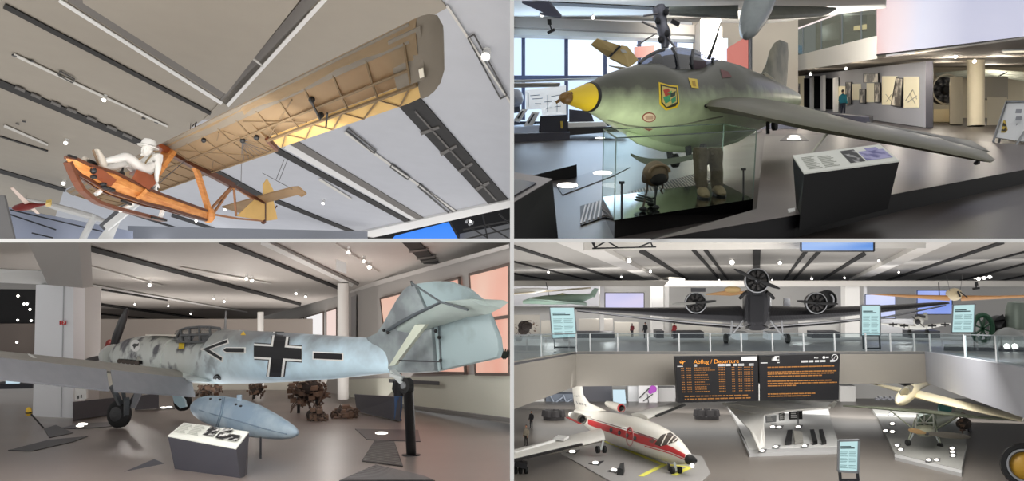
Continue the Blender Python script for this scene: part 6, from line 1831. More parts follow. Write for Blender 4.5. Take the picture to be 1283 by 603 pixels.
grating('slotted floor grating right before the foot of the tail stand', [(453, 578.5), (505, 585), (494, 554), (469, 553)], 16)
grating('slotted floor grating at the bottom edge before the tail stand', [(425, 603), (545, 603), (530, 598), (471, 583)], 14)
t = Thing('pointer_light', 'thin black rod with a yellow striped head leaning at the left edge', 'pointer', H3.fl(55, 537), H3.rot)
d0 = H3.fl(55, 537).y
t.part('rod', MB().tube([P(55, 537, d0), P(36, 516, d0)], .02, 8), BLACK)
t.part('head', MB().lathe(P(36, 521, d0), P(36, 511, d0) - P(36, 521, d0), [(0, .04), (.05, .07), (.16, .06), (.2, .03)], 10), mat('warning_yellow', rgb(236, 196, 60), .5))
t.part('stripe', MB().lathe(P(36, 518, d0), P(36, 511, d0) - P(36, 521, d0), [(0, .075), (.03, .073)], 10), BLACK)
# lectern
lt3 = Thing('info_lectern', 'slate wedge lectern with a tilted white text panel below the drop tank', 'lectern', H3.fl(265, 603))
a_, b2_, c_, d_ = P(210.5, 547.5, 12.0), P(296, 563.5, 11.0), P(312, 542.5, 11.5), P(230.5, 531, 12.6)
lt3.part('body', MB().hexa([P(224, 612, 12.0), P(304, 622, 11.1), P(309, 618, 11.5), P(236, 606, 12.6)], [a_, b2_, c_, d_]), DP3)
nl = (b2_ - a_).cross(d_ - a_).normalized()
nl = nl if nl.z > 0 else -nl
pn = lt3.part('text_panel', MB().prism([a_, b2_, c_, d_], nl * .018), mat('panel_white', rgb(226, 228, 220), .4))
uv = quad_uv(a_, b2_, c_, d_)
BWP = mat('photo_bw', rgb(24, 24, 26), .5, col2=rgb(200, 200, 196), nscale=9, mix_lo=.5, mix_hi=.6)
lt3.part('photograph', on_panel(.47, .3, .62, .86, .05), BWP, parent=pn)
lt3.part('photograph', on_panel(.66, .25, .96, .6, .05), BWP, parent=pn)
lt3.part('photograph', on_panel(.66, .66, .8, .92, .05), BWP, parent=pn)
m = MB()
for k in range(9):
    v0 = .2 + .075 * k
    for u0, u1 in ((.05, .22), (.25, .42)):
        m.prism([uv(u0, v0) + nl * .05, uv(u1 - .02 * (k % 3), v0) + nl * .05, uv(u1 - .02 * (k % 3), v0 + .025) + nl * .05, uv(u0, v0 + .025) + nl * .05], nl * .002)
lt3.part('text_lines', m, mat('text_grey', rgb(164, 166, 158), .6), parent=pn)
wedge('low slate slab running left from the foot of the lectern', [(120, 606, 10.8), (228, 606, 12.0)], [(193, 576, 12.8), (224, 588, 12.4)])
# things behind the nose
solo('red_cowling', 'dark red rounded engine cover behind the nose of the propeller fighter', 'engine cover', MB().ell(P(137, 434, 30), V((.14, 0, 0)), V((0, .2, 0)), V((0, 0, .26)), 14, 10), mat('cover_red', rgb(120, 40, 36), .5), P(137, 442, 30), smooth=True)
solo('black_post', 'short black rounded post behind the nose beside the red cover', 'post', MB().tube([P(146.5, 446, 29.5), P(146.5, 426, 29.5)], .1, 12), mat('post_dark', rgb(58, 56, 56), .6), P(146.5, 446, 29.5))
solo('dark_tuft', 'unidentified dark spiky tuft at the edge past the rudder', 'unidentified tuft', (lambda mb: [mb.tube([P(632, 449, 14), P(632 + 9 * math.cos(a), 443 - 6 * math.sin(a), 14)], [.03, .01], 5) for a in [k * .35 for k in range(10)]] and mb)(MB()), mat('tuft_dark', rgb(46, 50, 44), .8), P(632, 449, 14))  # unidentified dark tuft, drawn as fanned stalks

area('hall_three_front_fill', V((-5, 8.5, -.25)), P(260, 470, 17), 6, 420, (1, .97, .94), 3)  # added frontal fill for nose and fuselage, hung just below the slab
for x, y, d_ in [(300, 385, 30), (180, 390, 30), (420, 400, 24), (560, 340, 14.5)]:
    bulb('hall_fill', P(x, y, d_), 60, (1, .95, .9), .2)  # added point fills in mid air below the ceiling
area('hall_three_floor_fill', H3.fl(330, 505, .1), H3.fl(330, 505) + up3 * 9, 14, 620, (1, .97, .94), 12)  # added broad fill lifting the ceiling, wider than any floor plate
area('hall_three_fuselage_fill', H3.fl(330, 537, .1), H3.fl(330, 537) + up3 * 9, 5, 110, (.97, .99, 1), 3)  # added fill brightening the fuselage from below
area('hall_three_floor_fill', H3.fl(560, 545, .1), H3.fl(560, 545) + up3 * 9, 4, 130, (1, .98, .96), 4)  # added fill for the underside of the tailplane
area('hall_three_back_fill', H3.fl(250, 490, .1), H3.fl(250, 490) + up3 * 9, 22, 1200, (1, .96, .92), 10)  # added fill for the dark zone behind the nose
# ================================================================ HALL 4: mezzanine with the three engined transport, lower hall with jets
YH = 412
H4 = Hall((0, YH), (1283, YH), 1.7, 8.6)
H4L = Hall((0, YH), (1283, YH), 8.0, 6.3)
up4 = H4.n
X0 = 641.8
FL4 = mat('mezzanine_floor', rgb(92, 95, 104), .3, noise=.08, nscale=.2, spec=.8)
FL4L = mat('lower_floor', rgb(112, 106, 100), .35, noise=.08, nscale=.25, spec=.6)
S('floor', MB().prism([H4L.fl(x, y) for x, y in [(X0, 650), (1420, 650), (1420, 470), (X0, 470)]], -up4 * .1), FL4L)
DM = 60.0
def me(px, py):
    return H4.fl(px, py)
# mezzanine slab with its white front: centre, left arm, right arm
A0, A1, A2, A3 = me(X0, 455), me(722, 441.5), me(1166, 441.5), me(1330, 468)
S('floor_mezzanine', MB().prism([A0, A1, A2, A3, me(1420, 468), me(1420, 417), me(X0, 417)], -up4 * .12), FL4)
FASC = mat('parapet_fascia', rgb(152, 147, 139), .6)
FASR = mat('parapet_fascia_cool_light', rgb(176, 178, 186), .6)  # cool light on the right arm put into its colour
def fascia(a, b, ha, hb):
    d = (b - a).normalized()
    nrm = d.cross(up4).normalized()
    if nrm.y > 0:
        nrm = -nrm
    m = MB().prism([a + up4 * .05, b + up4 * .05, b - up4 * hb, a - up4 * ha], -nrm * .4)
    return m
def hgt(p, py_low):
    """fascia height so that its lower edge meets a given row"""
    q = P((p.x / p.y) * F + CX, py_low, p.y)
    return (p - q).dot(up4)
S('wall_fascia', fascia(A0, A1, hgt(A0, 513), hgt(A1, 484)), FASC)
S('wall_fascia', fascia(A1, A2, hgt(A1, 484), hgt(A2, 480)), FASC)
S('wall_fascia', fascia(A2, A3, hgt(A2, 480), hgt(A3, 537)), FASR)
# ceiling bays
CE4 = mat('ceiling_grey_four', rgb(190, 186, 180), .7, noise=.02)
S('ceiling', MB().prism([H4.ce(x, y) for x, y in [(X0, 303), (1420, 303), (1420, 356), (X0, 356)]], up4 * .02), CE4)
BEAM4 = mat('beam_light', rgb(232, 228, 222), .65)
def cbeam(pts, dn=.5, th=.5, m=None):
    return S('ceiling_beam', MB().prism([H4.ce(x, y, dn) for x, y in pts], up4 * th), m or BEAM4)
cbeam([(697, 304), (738, 304), (832, 354), (822, 354)])
cbeam([(1164, 304), (1193, 304), (1078, 353), (1064, 353)])
S('ceiling_beam', pquad([(732, 302.3, 57), (1160, 302.3, 57), (1160, 311, 57), (732, 314, 57)], V((0, .6, 0))), BEAM4)
for a, b, w0_, w1_ in [((802, 314), (862, 351), 6, 2.5), ((868, 313), (903, 352), 4.5, 2), ((883, 313), (913, 352), 4.5, 2), ((948, 314), (948, 340), 10, 8), ((1011, 314), (982, 352), 4.5, 2), ((1028, 314), (993, 352), 4.5, 2), ((1084, 318), (1028, 352), 5, 2.2),
                     ((X0, 309), (779, 352), 3.5, 2), ((X0, 328), (744, 353), 1.6, 1.2), ((X0, 343), (696, 353), 1.6, 1.2), ((1258, 304), (1108, 353), 4, 2), ((1285, 316), (1146, 353), 1.8, 1.4), ((1285, 331), (1200, 353), 2, 1.4), ((1285, 346), (1250, 353), 1.6, 1.2), ((1146, 314), (1064, 352), 1.6, 1.4), ((768, 327), (826, 352), 1.6, 1.2)]:
    S('ceiling_slot', strip(H4, a, b, w0_, w1_, .1, .08), SLOT)
# back of the hall
DB = 118.0
S('wall_back', pquad([(X0, 352, DB + 6), (1330, 352, DB + 6), (1330, 422, DB + 6), (X0, 422, DB + 6)], V((0, .5, 0))), mat('back_wall_pale', rgb(206, 204, 200), .7))
S('ceiling_beam', pquad([(X0, 352, DB - 8), (1330, 352, DB - 8), (1330, 359, DB - 8), (X0, 359, DB - 8)], V((0, 1, 0))), mat('lintel_grey', rgb(184, 180, 174), .7))
C4 = mat('column_light_four', rgb(222, 220, 216), .6)
for x0, x1, y0, y1, d_, lb in [(817, 831, 355, 423, 112, 'broad pale column left of the three engined transport'), (833, 838, 356, 420, 114, 'slim pale column beside the broad left one'), (1059, 1077, 354, 423, 112, 'broad pale column right of the three engined transport'), (752, 757, 359, 420, 112, 'thin pale column at the left edge of the lilac screen'), (1082, 1086, 358, 420, 114, 'thin pale column left of the blue screens')]:
    solo('square_column', lb, 'column', pquad([(x0, y0, d_), (x1, y0, d_), (x1, y1, d_), (x0, y1, d_)], V((0, 1.5, 0))), C4, P(x0, y1, d_))
def scr(label, x0, y0, x1, y1, d_, col, s_=.95, col2=None, skew=0):
    t = Thing('display_screen', label, 'screen', P((x0 + x1) / 2, y1, d_))
    mt = mat('screen_%d_%d' % (x0, y0), (.05, .05, .05, 1), .4, emit=col, es=s_)
    if col2:
        n_ = mt.node_tree
        nz_ = n_.nodes.new('ShaderNodeTexNoise'); nz_.inputs['Scale'].default_value = .35
        r_ = n_.nodes.new('ShaderNodeValToRGB'); r_.color_ramp.elements[0].position, r_.color_ramp.elements[1].position = .4, .6
        r_.color_ramp.elements[0].color, r_.color_ramp.elements[1].color = col, col2
        n_.links.new(nz_.outputs['Fac'], r_.inputs['Fac']); n_.links.new(r_.outputs['Color'], n_.nodes['Principled BSDF'].inputs['Emission Color'])
    t.part('panel', pquad([(x0, y0, d_), (x1, y0 + skew, d_), (x1, y1 + skew, d_), (x0, y1, d_)], V((0, .2, 0))), mt)
    m = MB()
    for a, b in [((x0, y0), (x1, y0 + skew)), ((x0, y1), (x1, y1 + skew)), ((x0, y0), (x0, y1)), ((x1, y0 + skew), (x1, y1 + skew))]:
        m.bar(P(a[0], a[1], d_ - .02), P(b[0], b[1], d_ - .02), .1, .1)
    t.part('frame', m, BLACK)
    return t
scr('lilac lit screen behind the left wing of the transport', 758, 367, 807, 386, 110, rgb(214, 206, 236), 1.0, rgb(170, 180, 232))
scr('blue lilac lit screen behind the right wing of the transport', 1084, 369, 1122, 399, 112, rgb(190, 200, 244), 1.0, rgb(226, 226, 246))
scr('deep blue lit screen beneath the tan glider', 1149, 364, 1193, 394, 113, rgb(110, 140, 226), 1.0, rgb(190, 200, 244))
t = scr('wide blue and white screen hanging at the top of the opening', 1003.5, 302.6, 1095, 315, 55, rgb(64, 130, 214), 1.0, rgb(190, 214, 238))
tr = Thing('lighting_truss', 'black lighting truss high in front of the ceiling', 'truss', P(780, 305, 54))
m = MB()
for a, b in [((742, 311.5), (822, 309.5)), ((744, 303), (745, 312)), ((815, 303), (818, 310)), ((745, 311), (760, 302)), ((760, 302), (775, 311)), ((800, 310), (820, 302)), ((742, 304), (746, 312))]:
    m.tube([P(a[0], a[1], 54), P(b[0], b[1], 54)], .05, 6)
tr.part('truss_frame', m, BLACK)
# background exhibits, mezzanine level
S('wall_back', pquad([(X0, 356, 122), (756, 356, 122), (756, 384, 122), (X0, 384, 122)], V((0, .3, 0))), mat('gallery_pale_grey', rgb(196, 196, 200), .6))  # plain pale grey wall, no emission
def hull(pts, n=14, up=V((0, 0, 1))):
    """body of revolution-like hull along pixel stations (x, y, r_px, d)"""
    ps = [P(x, y, d) for x, y, r_, d in pts]
    rg = []
    for i, (x, y, r_, d) in enumerate(pts):
        ax = (ps[min(i + 1, len(ps) - 1)] - ps[max(i - 1, 0)]).normalized()
        s_ = ax.cross(up).normalized(); u_ = s_.cross(ax).normalized()
        r = r_ / F * d
        rg.append(ring(ps[i], s_ * r, u_ * r, n))
    return MB().loft(rg)
ba = Thing('green_aircraft', 'large pale green aircraft fuselage hanging far behind the left wing', 'aircraft', P(700, 385, 108))
GRN = mat('pale_green_paint', rgb(150, 176, 162), .5, noise=.1, nscale=.5)
ba.part('fuselage', hull([(655, 379, 2, 108), (665, 377, 4, 108), (685, 376, 6, 108), (710, 375, 6.5, 108), (728, 374, 5.5, 108), (740, 371, 3, 108), (744, 370, 1, 108)]), GRN, smooth=True)
ba.part('canopy', hull([(698, 370, 1, 108), (705, 369.5, 2.5, 108), (712, 370, 1, 108)]), mat('yellow_canopy', rgb(206, 204, 150), .3), smooth=True)
ba.part('wing', wing_mb([(P(662, 374, 106), P(662, 376, 109), .2), (P(735, 380, 104), P(735, 383, 108), .3)], V((0, 0, 1))), mat('green_wing', rgb(120, 140, 130), .5))
ba.part('tail', MB().prism([P(737, 371, 108), P(745, 361, 108), P(750, 362, 108), P(745, 373, 108)], V((0, .2, 0))), GRN)
wh = Thing('white_aircraft', 'white aircraft nose with a tan propeller at the far left behind the mezzanine', 'aircraft', P(665, 370, 104))
wh.part('fuselage', hull([(643, 366, 4, 104), (655, 365, 4, 104), (672, 364, 3.4, 104), (682, 363, 2, 104), (686, 362.5, .8, 104)]), WHITE, smooth=True)
wh.part('propeller_blade', MB().bar(P(684, 354, 103.8), P(688, 371, 103.8), .25, .08), BLACK)
wh.part('wing', wing_mb([(P(644, 368, 102), P(644, 369, 106), .2), (P(740, 360, 108), P(740, 362, 110), .15)], V((0, 0, 1))), mat('tan_wing', rgb(196, 184, 160), .5))
for x0, y0, x1, y1, c_, lb in [(644, 395, 676, 418, (206, 200, 190), 'pale wall panel behind the dark engine clutter'), (678, 402, 690, 423, (232, 226, 214), 'bright narrow panel beside the left info board'), (725, 400, 768, 422, (222, 216, 206), 'pale wall under the left wing of the transport'), (770, 404, 800, 421, (232, 226, 212), 'lit niche behind the visitors'), (842, 402, 905, 421, (210, 206, 196), 'pale wall under the left engine'), (1000, 402, 1052, 421, (206, 204, 200), 'pale wall under the right engine'), (1090, 400, 1150, 421, (200, 200, 200), 'grey wall behind the white monoplane')]:
    solo('wall_panel', lb, 'panel', pquad([(x0, y0, 114), (x1, y0, 114), (x1, y1, 114), (x0, y1, 114)], V((0, .4, 0))), mat('panel_%d' % x0, rgb(*c_), .6), P(x0, y1, 114))
wreck('engine_wreck', 'dark engine clutter at the far left of the mezzanine', 660, 412, 16, 11, 100, 60, 21, P(660, 424, 100), [])
wh2 = Thing('hanging_machine', 'tan propeller shape hanging between the left engine and the nose engine', 'propeller', P(915, 365, 114))
wh2.part('blades', MB().loft([ring(P(x, y, 114), V((0, .1, 0)), V((0, 0, r_)), 10) for x, y, r_ in [(885, 369, .08), (900, 368, .25), (915, 367, .45), (930, 367, .25), (940, 366, .1)]]), mat('tan_wood', rgb(170, 130, 84), .5), smooth=True)
wh2.part('canopy_dome', MB().ell(P(918, 363, 114), V((1.2, 0, 0)), V((0, .6, 0)), V((0, 0, .5)), 12, 8), mat('tan_dome', rgb(190, 160, 110), .5), smooth=True)
for x0, y0, x1, y1, lb in [(982, 374, 990, 384, 'dark framed picture on the back wall right of the nose'), (866, 361, 884, 366, 'dark hanging shape above the left engine')]:
    solo('framed_picture', lb, 'picture', pquad([(x0, y0, 115), (x1, y0, 115), (x1, y1, 115), (x0, y1, 115)], V((0, .2, 0))), DARK, P(x0, y1, 115))
for x0, x1, y0, y1, lb in [(822, 832, 415, 424, 'small dark box on the floor left of the transport'), (845, 882, 416, 424, 'low dark plinth under the left engine'), (700, 770, 417, 424, 'long dark plinth behind the left railing'), (1140, 1178, 415, 424, 'dark plinth under the white monoplane'), (922, 937, 417, 426, 'pale crate beside the left wheel of the transport'), (962, 978, 417, 426, 'pale crate beside the right wheel of the transport'), (1018, 1052, 416, 424, 'dark machine on the floor behind the right engine')]:
    solo('display_plinth', lb, 'plinth', pquad([(x0, y0, 104), (x1, y0, 104), (x1, y1, 104), (x0, y1, 104)], V((0, 2, 0))), mat('crate_pale', rgb(196, 202, 208), .5) if 'pale' in lb else mat('plinth_dark_four', rgb(48, 50, 56), .5), P(x0, y1, 104))

# ---------------------------------------------------------------- three engined transport
ju = Thing('transport_aircraft', 'dark three engined corrugated transport aircraft seen head on across the mezzanine', 'aircraft', H4.fl(948, 431), H4.rot)
DJ = 92.0
JD = mat('corrugated_dark', rgb(58, 58, 62), .32, .5, stretch=(1, 1, 1))
_nt = JD.node_tree
_wv = _nt.nodes.new('ShaderNodeTexWave'); _wv.inputs['Scale'].default_value = 2.2; _wv.bands_direction = 'X'
_tc = _nt.nodes.new('ShaderNodeTexCoord')
_bp = _nt.nodes.new('ShaderNodeBump'); _bp.inputs['Strength'].default_value = .5; _bp.inputs['Distance'].default_value = .06
_nt.links.new(_tc.outputs['Object'], _wv.inputs['Vector']); _nt.links.new(_wv.outputs['Fac'], _bp.inputs['Height']); _nt.links.new(_bp.outputs['Normal'], _nt.nodes['Principled BSDF'].inputs['Normal'])
JL = mat('polished_edge', rgb(176, 178, 182), .3, .6)
def px2(r, d=DJ):
    return r / F * d
cx4 = 948.2
rgs = []
for (yt, yb, hw, d_, pw) in [(363, 408, 14.5, DJ + .6, 3.5), (361, 411, 17, DJ + 1.5, 4), (361, 414, 18, DJ + 4, 4), (363, 414, 18, DJ + 9, 4), (370, 410, 14, DJ + 16, 3), (384, 402, 6, DJ + 22, 2.5)]:
    rgs.append(ring(P(cx4, (yt + yb) / 2, d_), V((px2(hw, d_), 0, 0)), V((0, 0, px2((yb - yt) / 2, d_))), 32, pw))
ju.part('fuselage', MB().loft(rgs), JD, smooth=True)
ju.part('nose_panel', MB().loft([[P(x, y, d_) for x, y in ((cx4 - 8, 371), (cx4 + 8, 371), (cx4 + 8, 404), (cx4 - 8, 404))] for d_ in (DJ + .3, DJ + .7)]), mat('nose_panel_dark', rgb(44, 44, 48), .35, .4))
m = MB()
for sg_ in (-1, 1):
    m.prism([P(cx4 + sg_ * 9, 364, DJ + 1.2), P(cx4 + sg_ * 17, 366, DJ + 1.8), P(cx4 + sg_ * 17, 371, DJ + 1.8), P(cx4 + sg_ * 9, 370, DJ + 1.2)], V((0, -.05, 0)))
ju.part('cockpit_window', m, mat('window_dark_four', rgb(30, 32, 38), .1))
for sg_ in (-1, 1):
    ju.part('headlamp', MB().lathe(P(cx4 + sg_ * 13.5, 392, DJ + .9), V((0, -1, 0)), [(0, .16), (.12, .16), (.13, .1)], 12), JL)
def radial(px, py, r_px, d, blades, label=None, cowl_len=1.6, ringm=None):
    r = px2(r_px, d)
    c_ = P(px, py, d)
    ax = V((0, -1, 0))
    e_ = ju.part('engine_cowl', MB().lathe(c_, ax, [(-cowl_len, r * .75), (-.5, r), (0, r), (.1, r * .97), (.1, r * .9), (-.2, r * .88), (-.25, .05)], 32), mat('cowl_black', rgb(28, 28, 30), .4, .3), smooth=True)
    ju.part('cowl_ring', MB().lathe(c_, ax, [(-.12, r * 1.03), (.06, r * 1.03), (.12, r * .98), (.12, r * .94), (-.1, r * .95)], 32, False), JL if ringm is None else ringm, smooth=True, parent=e_)
    for k in range(9):
        a = 2 * PI * k / 9
        dr = V((math.cos(a), 0, math.sin(a)))
        ju.part('cylinder', MB().lathe(c_ + dr * r * .3 - ax * .1, dr, [(0, r * .12), (r * .1, r * .16), (r * .2, r * .13), (r * .3, r * .16), (r * .5, r * .13)], 8), mat('cylinder_grey', rgb(62, 60, 60), .5, .3), parent=e_)
    ju.part('crankcase', MB().lathe(c_, ax, [(-.1, r * .34), (.2, r * .28), (.35, r * .14), (.55, r * .12), (.56, .02)], 18), mat('crank_dark', rgb(40, 40, 42), .4, .4), parent=e_, smooth=True)
    for sx_ in (-1, 1):
        ju.part('hub_bolt', MB().ell(c_ + ax * .4 + V((sx_ * r * .15, 0, 0)), V((.08, 0, 0)), V((0, .05, 0)), V((0, 0, .08)), 8, 6), JL, parent=e_)
    for (tx, ty, wd, mt_) in blades:
        tp_ = P(tx, ty, d - .55)
        ju.part('propeller_blade', blade(c_ + ax * .5, tp_, px2(wd, d), ax), mt_, smooth=True)
    return e_
BLK = mat('blade_black', rgb(34, 34, 36), .4)
radial(948.5, 351.5, 15.2, DJ - .8, [(919.5, 337, 2.3, BLK), (977.5, 362, 2.3, BLK)])
radial(871.8, 379.5, 13.2, DJ + 1.2, [(842, 381, 1.8, mat('blade_pale', rgb(150, 150, 146), .4)), (897.5, 377, 1.8, BLK)])
radial(1023, 379.8, 13.2, DJ + 1.2, [(998, 377, 1.8, BLK), (1050.5, 381, 1.8, BLK)])
c_ = P(1036, 376, DJ + 2.5)
ju.part('engine_nacelle', MB().lathe(c_, V((0, -1, 0)), [(-2, px2(9)), (0, px2(13)), (.2, px2(12.4)), (.2, px2(11)), (-.2, px2(10.6)), (-.3, .1)], 28), mat('cowl_black', rgb(28, 28, 30), .4, .3), smooth=True)
ju.part('nacelle_highlight', MB().tube([P(1036 + 8.5 * math.cos(a * .2), 376 - 8.5 * math.sin(a * .2), DJ + 2.2) for a in range(-3, 6)], .12, 6), JL)
# exhaust/collector pipes beside the nose
for sg_ in (-1, 1):
    ju.part('exhaust_pipe', MB().tube([P(cx4 + sg_ * 12, 366, DJ - .2), P(cx4 + sg_ * 17, 369, DJ), P(cx4 + sg_ * 21, 374, DJ + .4)], .2, 8), BLACK, smooth=True)
# wings
WU = V((0, 0, 1))
for sg_, tipx, tipy, dr_ in [(-1, 719, 387, DJ + 7), (1, 1190, 380, DJ + 7)]:
    secs = []
    for t_, yt_, yb_, ch in [(0, 384, 408, 6.5), (.25, 386.0, 403, 5.6), (.6, 386.3 if sg_ < 0 else 384, 395.5 if sg_ < 0 else 394, 4.3), (1.0, tipy - 1.2, tipy + 1.6, 2.6)]:
        x_ = lerp(cx4 + sg_ * 16, tipx, t_)
        dle = lerp(DJ + 1.6, dr_, t_)
        th_ = px2((yb_ - yt_), dle)
        le_ = P(x_, (yt_ + yb_) / 2, dle)
        secs.append((le_, le_ + V((0, ch, -.02 * ch)), th_ * .98))
    w_ = ju.part('wing', wing_mb(secs, WU, n=8), JD, smooth=True)
    fl = []
    for t_, yc_, ch in [(0.02, 411.5, 1.6), (.35, 405.5, 1.4), (.7, 396.5 if sg_ < 0 else 396, 1.1), (.98, tipy + 3, .8)]:
        x_ = lerp(cx4 + sg_ * 16, tipx, t_)
        le_ = P(x_, yc_, lerp(DJ + 6, dr_ + 2, t_))
        fl.append((le_, le_ + V((0, ch, -.12 * ch)), px2(3.4 - 2 * t_)))
    ju.part('auxiliary_wing', wing_mb(fl, WU, n=6), mat('flap_dark', rgb(40, 40, 44), .35, .4), smooth=True)
    m = MB()
    q = [P(lerp(cx4 + sg_ * 17, tipx, t_), y_, lerp(DJ + 2, dr_ + 1, t_)) for t_, y_ in [(0, 409), (.3, 404), (.65, 397), (.98, tipy + 2)]]
    ju.part('wing_gap_light', m.tube(q, [.09, .1, .08, .04], 6), JL, label='pale strip painting the light gap under the wing')  # pale tube stands in for light showing between wing and flap
    # gear
    gx = cx4 + sg_ * 38.7
    ju.part('main_wheel', MB().lathe(P(gx - 2.6, 424.5, DJ + 1), V((1, 0, 0)), [(0, .3), (.05, .5), (.15, .62), (.33, .62), (.43, .5), (.48, .3)], 24), RUBBER, smooth=True)
    for a, b in [((cx4 + sg_ * 17, 402), (gx - sg_ * 5, 422)), ((cx4 + sg_ * 31, 402), (gx - sg_ * 6, 421)), ((cx4 + sg_ * 31, 402), (cx4 + sg_ * 32.5, 418))]:
        ju.part('gear_strut', MB().tube([P(a[0], a[1], DJ + 1.2), P(b[0], b[1], DJ + 1)], .12, 8), JL)
    ju.part('gear_fork', MB().bar(P(gx - sg_ * 4, 419, DJ + .8), P(gx, 425, DJ + .8), .25, .2), DARK)
ju.part('belly_fairing', MB().loft([ring(P(cx4, 411, DJ + d_), V((px2(hw), 0, 0)), V((0, 0, px2(3.5))), 16, 3) for hw, d_ in [(10, .6), (15, 2), (15, 8)]]), JD, smooth=True)

# tan glider, white monoplane, dark engine group
tg = Thing('tan_glider', 'tan winged glider with a pale nose hanging at the far right', 'glider', P(1197, 372, 84))
TANW = mat('tan_wood_wing', rgb(186, 134, 78), .5, noise=.1, nscale=1)
tg.part('wing', wing_mb([(P(1088, 368.5, 92), P(1090, 369.2, 93), .06), (P(1140, 370.5, 88), P(1140, 373, 89.5), .3), (P(1190, 372, 84), P(1190, 377, 86), .5)], WU), TANW, smooth=True)
tg.part('wing', wing_mb([(P(1204, 372, 84), P(1204, 377, 86), .5), (P(1250, 372, 78), P(1252, 374, 79.5), .3), (P(1330, 369, 70), P(1330, 370, 71), .05)], WU), TANW, smooth=True)
tg.part('fuselage', MB().loft([ring(P(x, y, d_), V((px2(w_, 84), 0, 0)), V((0, 0, px2(h_, 84))), 16) for x, y, w_, h_, d_ in [(1199, 371, 2, 2, 82.5), (1198, 370, 7, 6, 83), (1196, 369, 10, 8, 84.5), (1192, 368, 8, 6, 88), (1188, 366, 2, 2, 94)]]), mat('glider_cream', rgb(222, 206, 170), .45), smooth=True)
tg.part('canopy_frame', MB().bar(P(1200, 365, 82.6), P(1203, 372, 82.4), .25, .1).bar(P(1203, 366, 82.5), P(1212, 373, 82.3), .1, .1), BLACK)
tg.part('pitot_mast', MB().tube([P(1176, 354, 84), P(1177, 370, 84)], .06, 6), DARK)
tg.part('suspension_wire', MB().tube([P(1186, 345, 84), P(1190, 365, 84)], .02, 5).tube([P(1206, 345, 84), P(1203, 364, 84)], .02, 5), WIRE)
wm_ = Thing('white_monoplane', 'white low wing monoplane with black crosses on the mezzanine beside the right board', 'aircraft', P(1150, 420, 96))
WMP = mat('monoplane_white', rgb(222, 222, 216), .5, noise=.06)
wm_.part('wing', wing_mb([(P(1103, 405, 98), P(1104, 407, 100), .1), (P(1125, 406.5, 96), P(1125, 410, 99), .35), (P(1146, 409, 95), P(1146, 413, 99), .5), (P(1158, 409, 95), P(1158, 413, 99), .5), (P(1178, 406, 96), P(1178, 409, 99), .35), (P(1193, 405, 98), P(1193, 407, 100), .1)], WU), WMP, smooth=True)
wm_.part('fuselage', MB().loft([ring(P(x, y, d_), V((px2(w_, 95), 0, 0)), V((0, 0, px2(h_, 95))), 14) for x, y, w_, h_, d_ in [(1150, 403, 2, 2, 93.5), (1150, 403, 6, 6, 94), (1151, 403, 7, 7, 96), (1153, 401, 5, 6, 100)]]), WMP, smooth=True)
wm_.part('propeller_blade', MB().bar(P(1143, 397, 93.4), P(1158, 410, 93.4), .25, .06), BLACK)
wm_.part('spinner', MB().lathe(P(1150, 403.5, 93.6), V((0, -1, 0)), [(0, .35), (.3, .2), (.35, .03)], 14), DARK)
wm_.part('windscreen', MB().bar(P(1148, 396, 95), P(1158, 397, 95), .6, .3), DARK)
for x in (1119, 1133, 1168, 1184):
    q = P(x, 407 + (1.5 if 1126 < x < 1175 else 0), 95.2)
    wm_.part('cross_marking', MB().bar(q - V((.5, 0, 0)), q + V((.5, 0, 0)), .04, .2).bar(q - V((0, 0, .25)), q + V((0, 0, .25)), .2, .04), BLACK)
for x in (1138, 1160):
    wm_.part('main_wheel', MB().lathe(P(x, 417, 94.5), V((1, 0, 0)), [(0, .2), (.05, .35), (.25, .35), (.3, .2)], 16), RUBBER, smooth=True)
    wm_.part('gear_leg', MB().bar(P(x + 1, 409, 94.6), P(x + 1, 417, 94.6), .12, .12), WMP)
wm_.part('fin', MB().prism([P(1156, 401, 100), P(1158, 392, 100), P(1162, 392, 100), P(1163, 401, 100)], V((0, .15, 0))), WMP)
eg = Thing('engine_exhibit', 'dark engine group with a green wheel on a dark plinth at the right edge', 'engine', P(1240, 440, 66))
eg.part('plinth', MB().hexa([P(1182, 447, 62), P(1330, 458, 58), P(1330, 450, 66), P(1182, 442, 68)], [P(1183, 433, 62), P(1330, 441, 58), P(1330, 436, 66), P(1183, 431, 68)]), mat('plinth_dark_four', rgb(48, 50, 56), .5))
eg.part('green_wheel', MB().tube([P(1231 + 12.5 * math.cos(k * PI / 12), 412 + 17 * math.sin(k * PI / 12), 66) for k in range(25)], .22, 8), mat('dark_green_paint', rgb(38, 84, 58), .4), smooth=True)
for k in range(4):
    a = k * PI / 4 + .3
    eg.part('wheel_spoke', MB().bar(P(1231 - 11 * math.cos(a), 412 - 15 * math.sin(a), 66), P(1231 + 11 * math.cos(a), 412 + 15 * math.sin(a), 66), .18, .12), mat('dark_green_paint', rgb(38, 84, 58), .4))
eg.part('engine_cowl', MB().lathe(P(1249, 409, 67), V((.3, -.9, 0)), [(-1.2, .5), (0, .95), (.5, .9), (.9, .5), (.92, .05)], 20), BLACK, smooth=True)
eg.part('cowl_scoop', MB().hexa([P(1246, 402, 66), P(1259, 400, 66), P(1259, 402, 68), P(1246, 403, 68)], [P(1251, 397, 66), P(1257, 394, 66), P(1257, 396, 68), P(1251, 398, 68)]), BLACK)
eg.part('grey_dome', MB().lathe(P(1264, 432, 64), V((0, 0, 1)), [(0, 1.3), (.6, 1.2), (1.1, .8), (1.35, .3), (1.4, .02)], 20), mat('dome_grey', rgb(150, 152, 150), .4, .3), smooth=True)
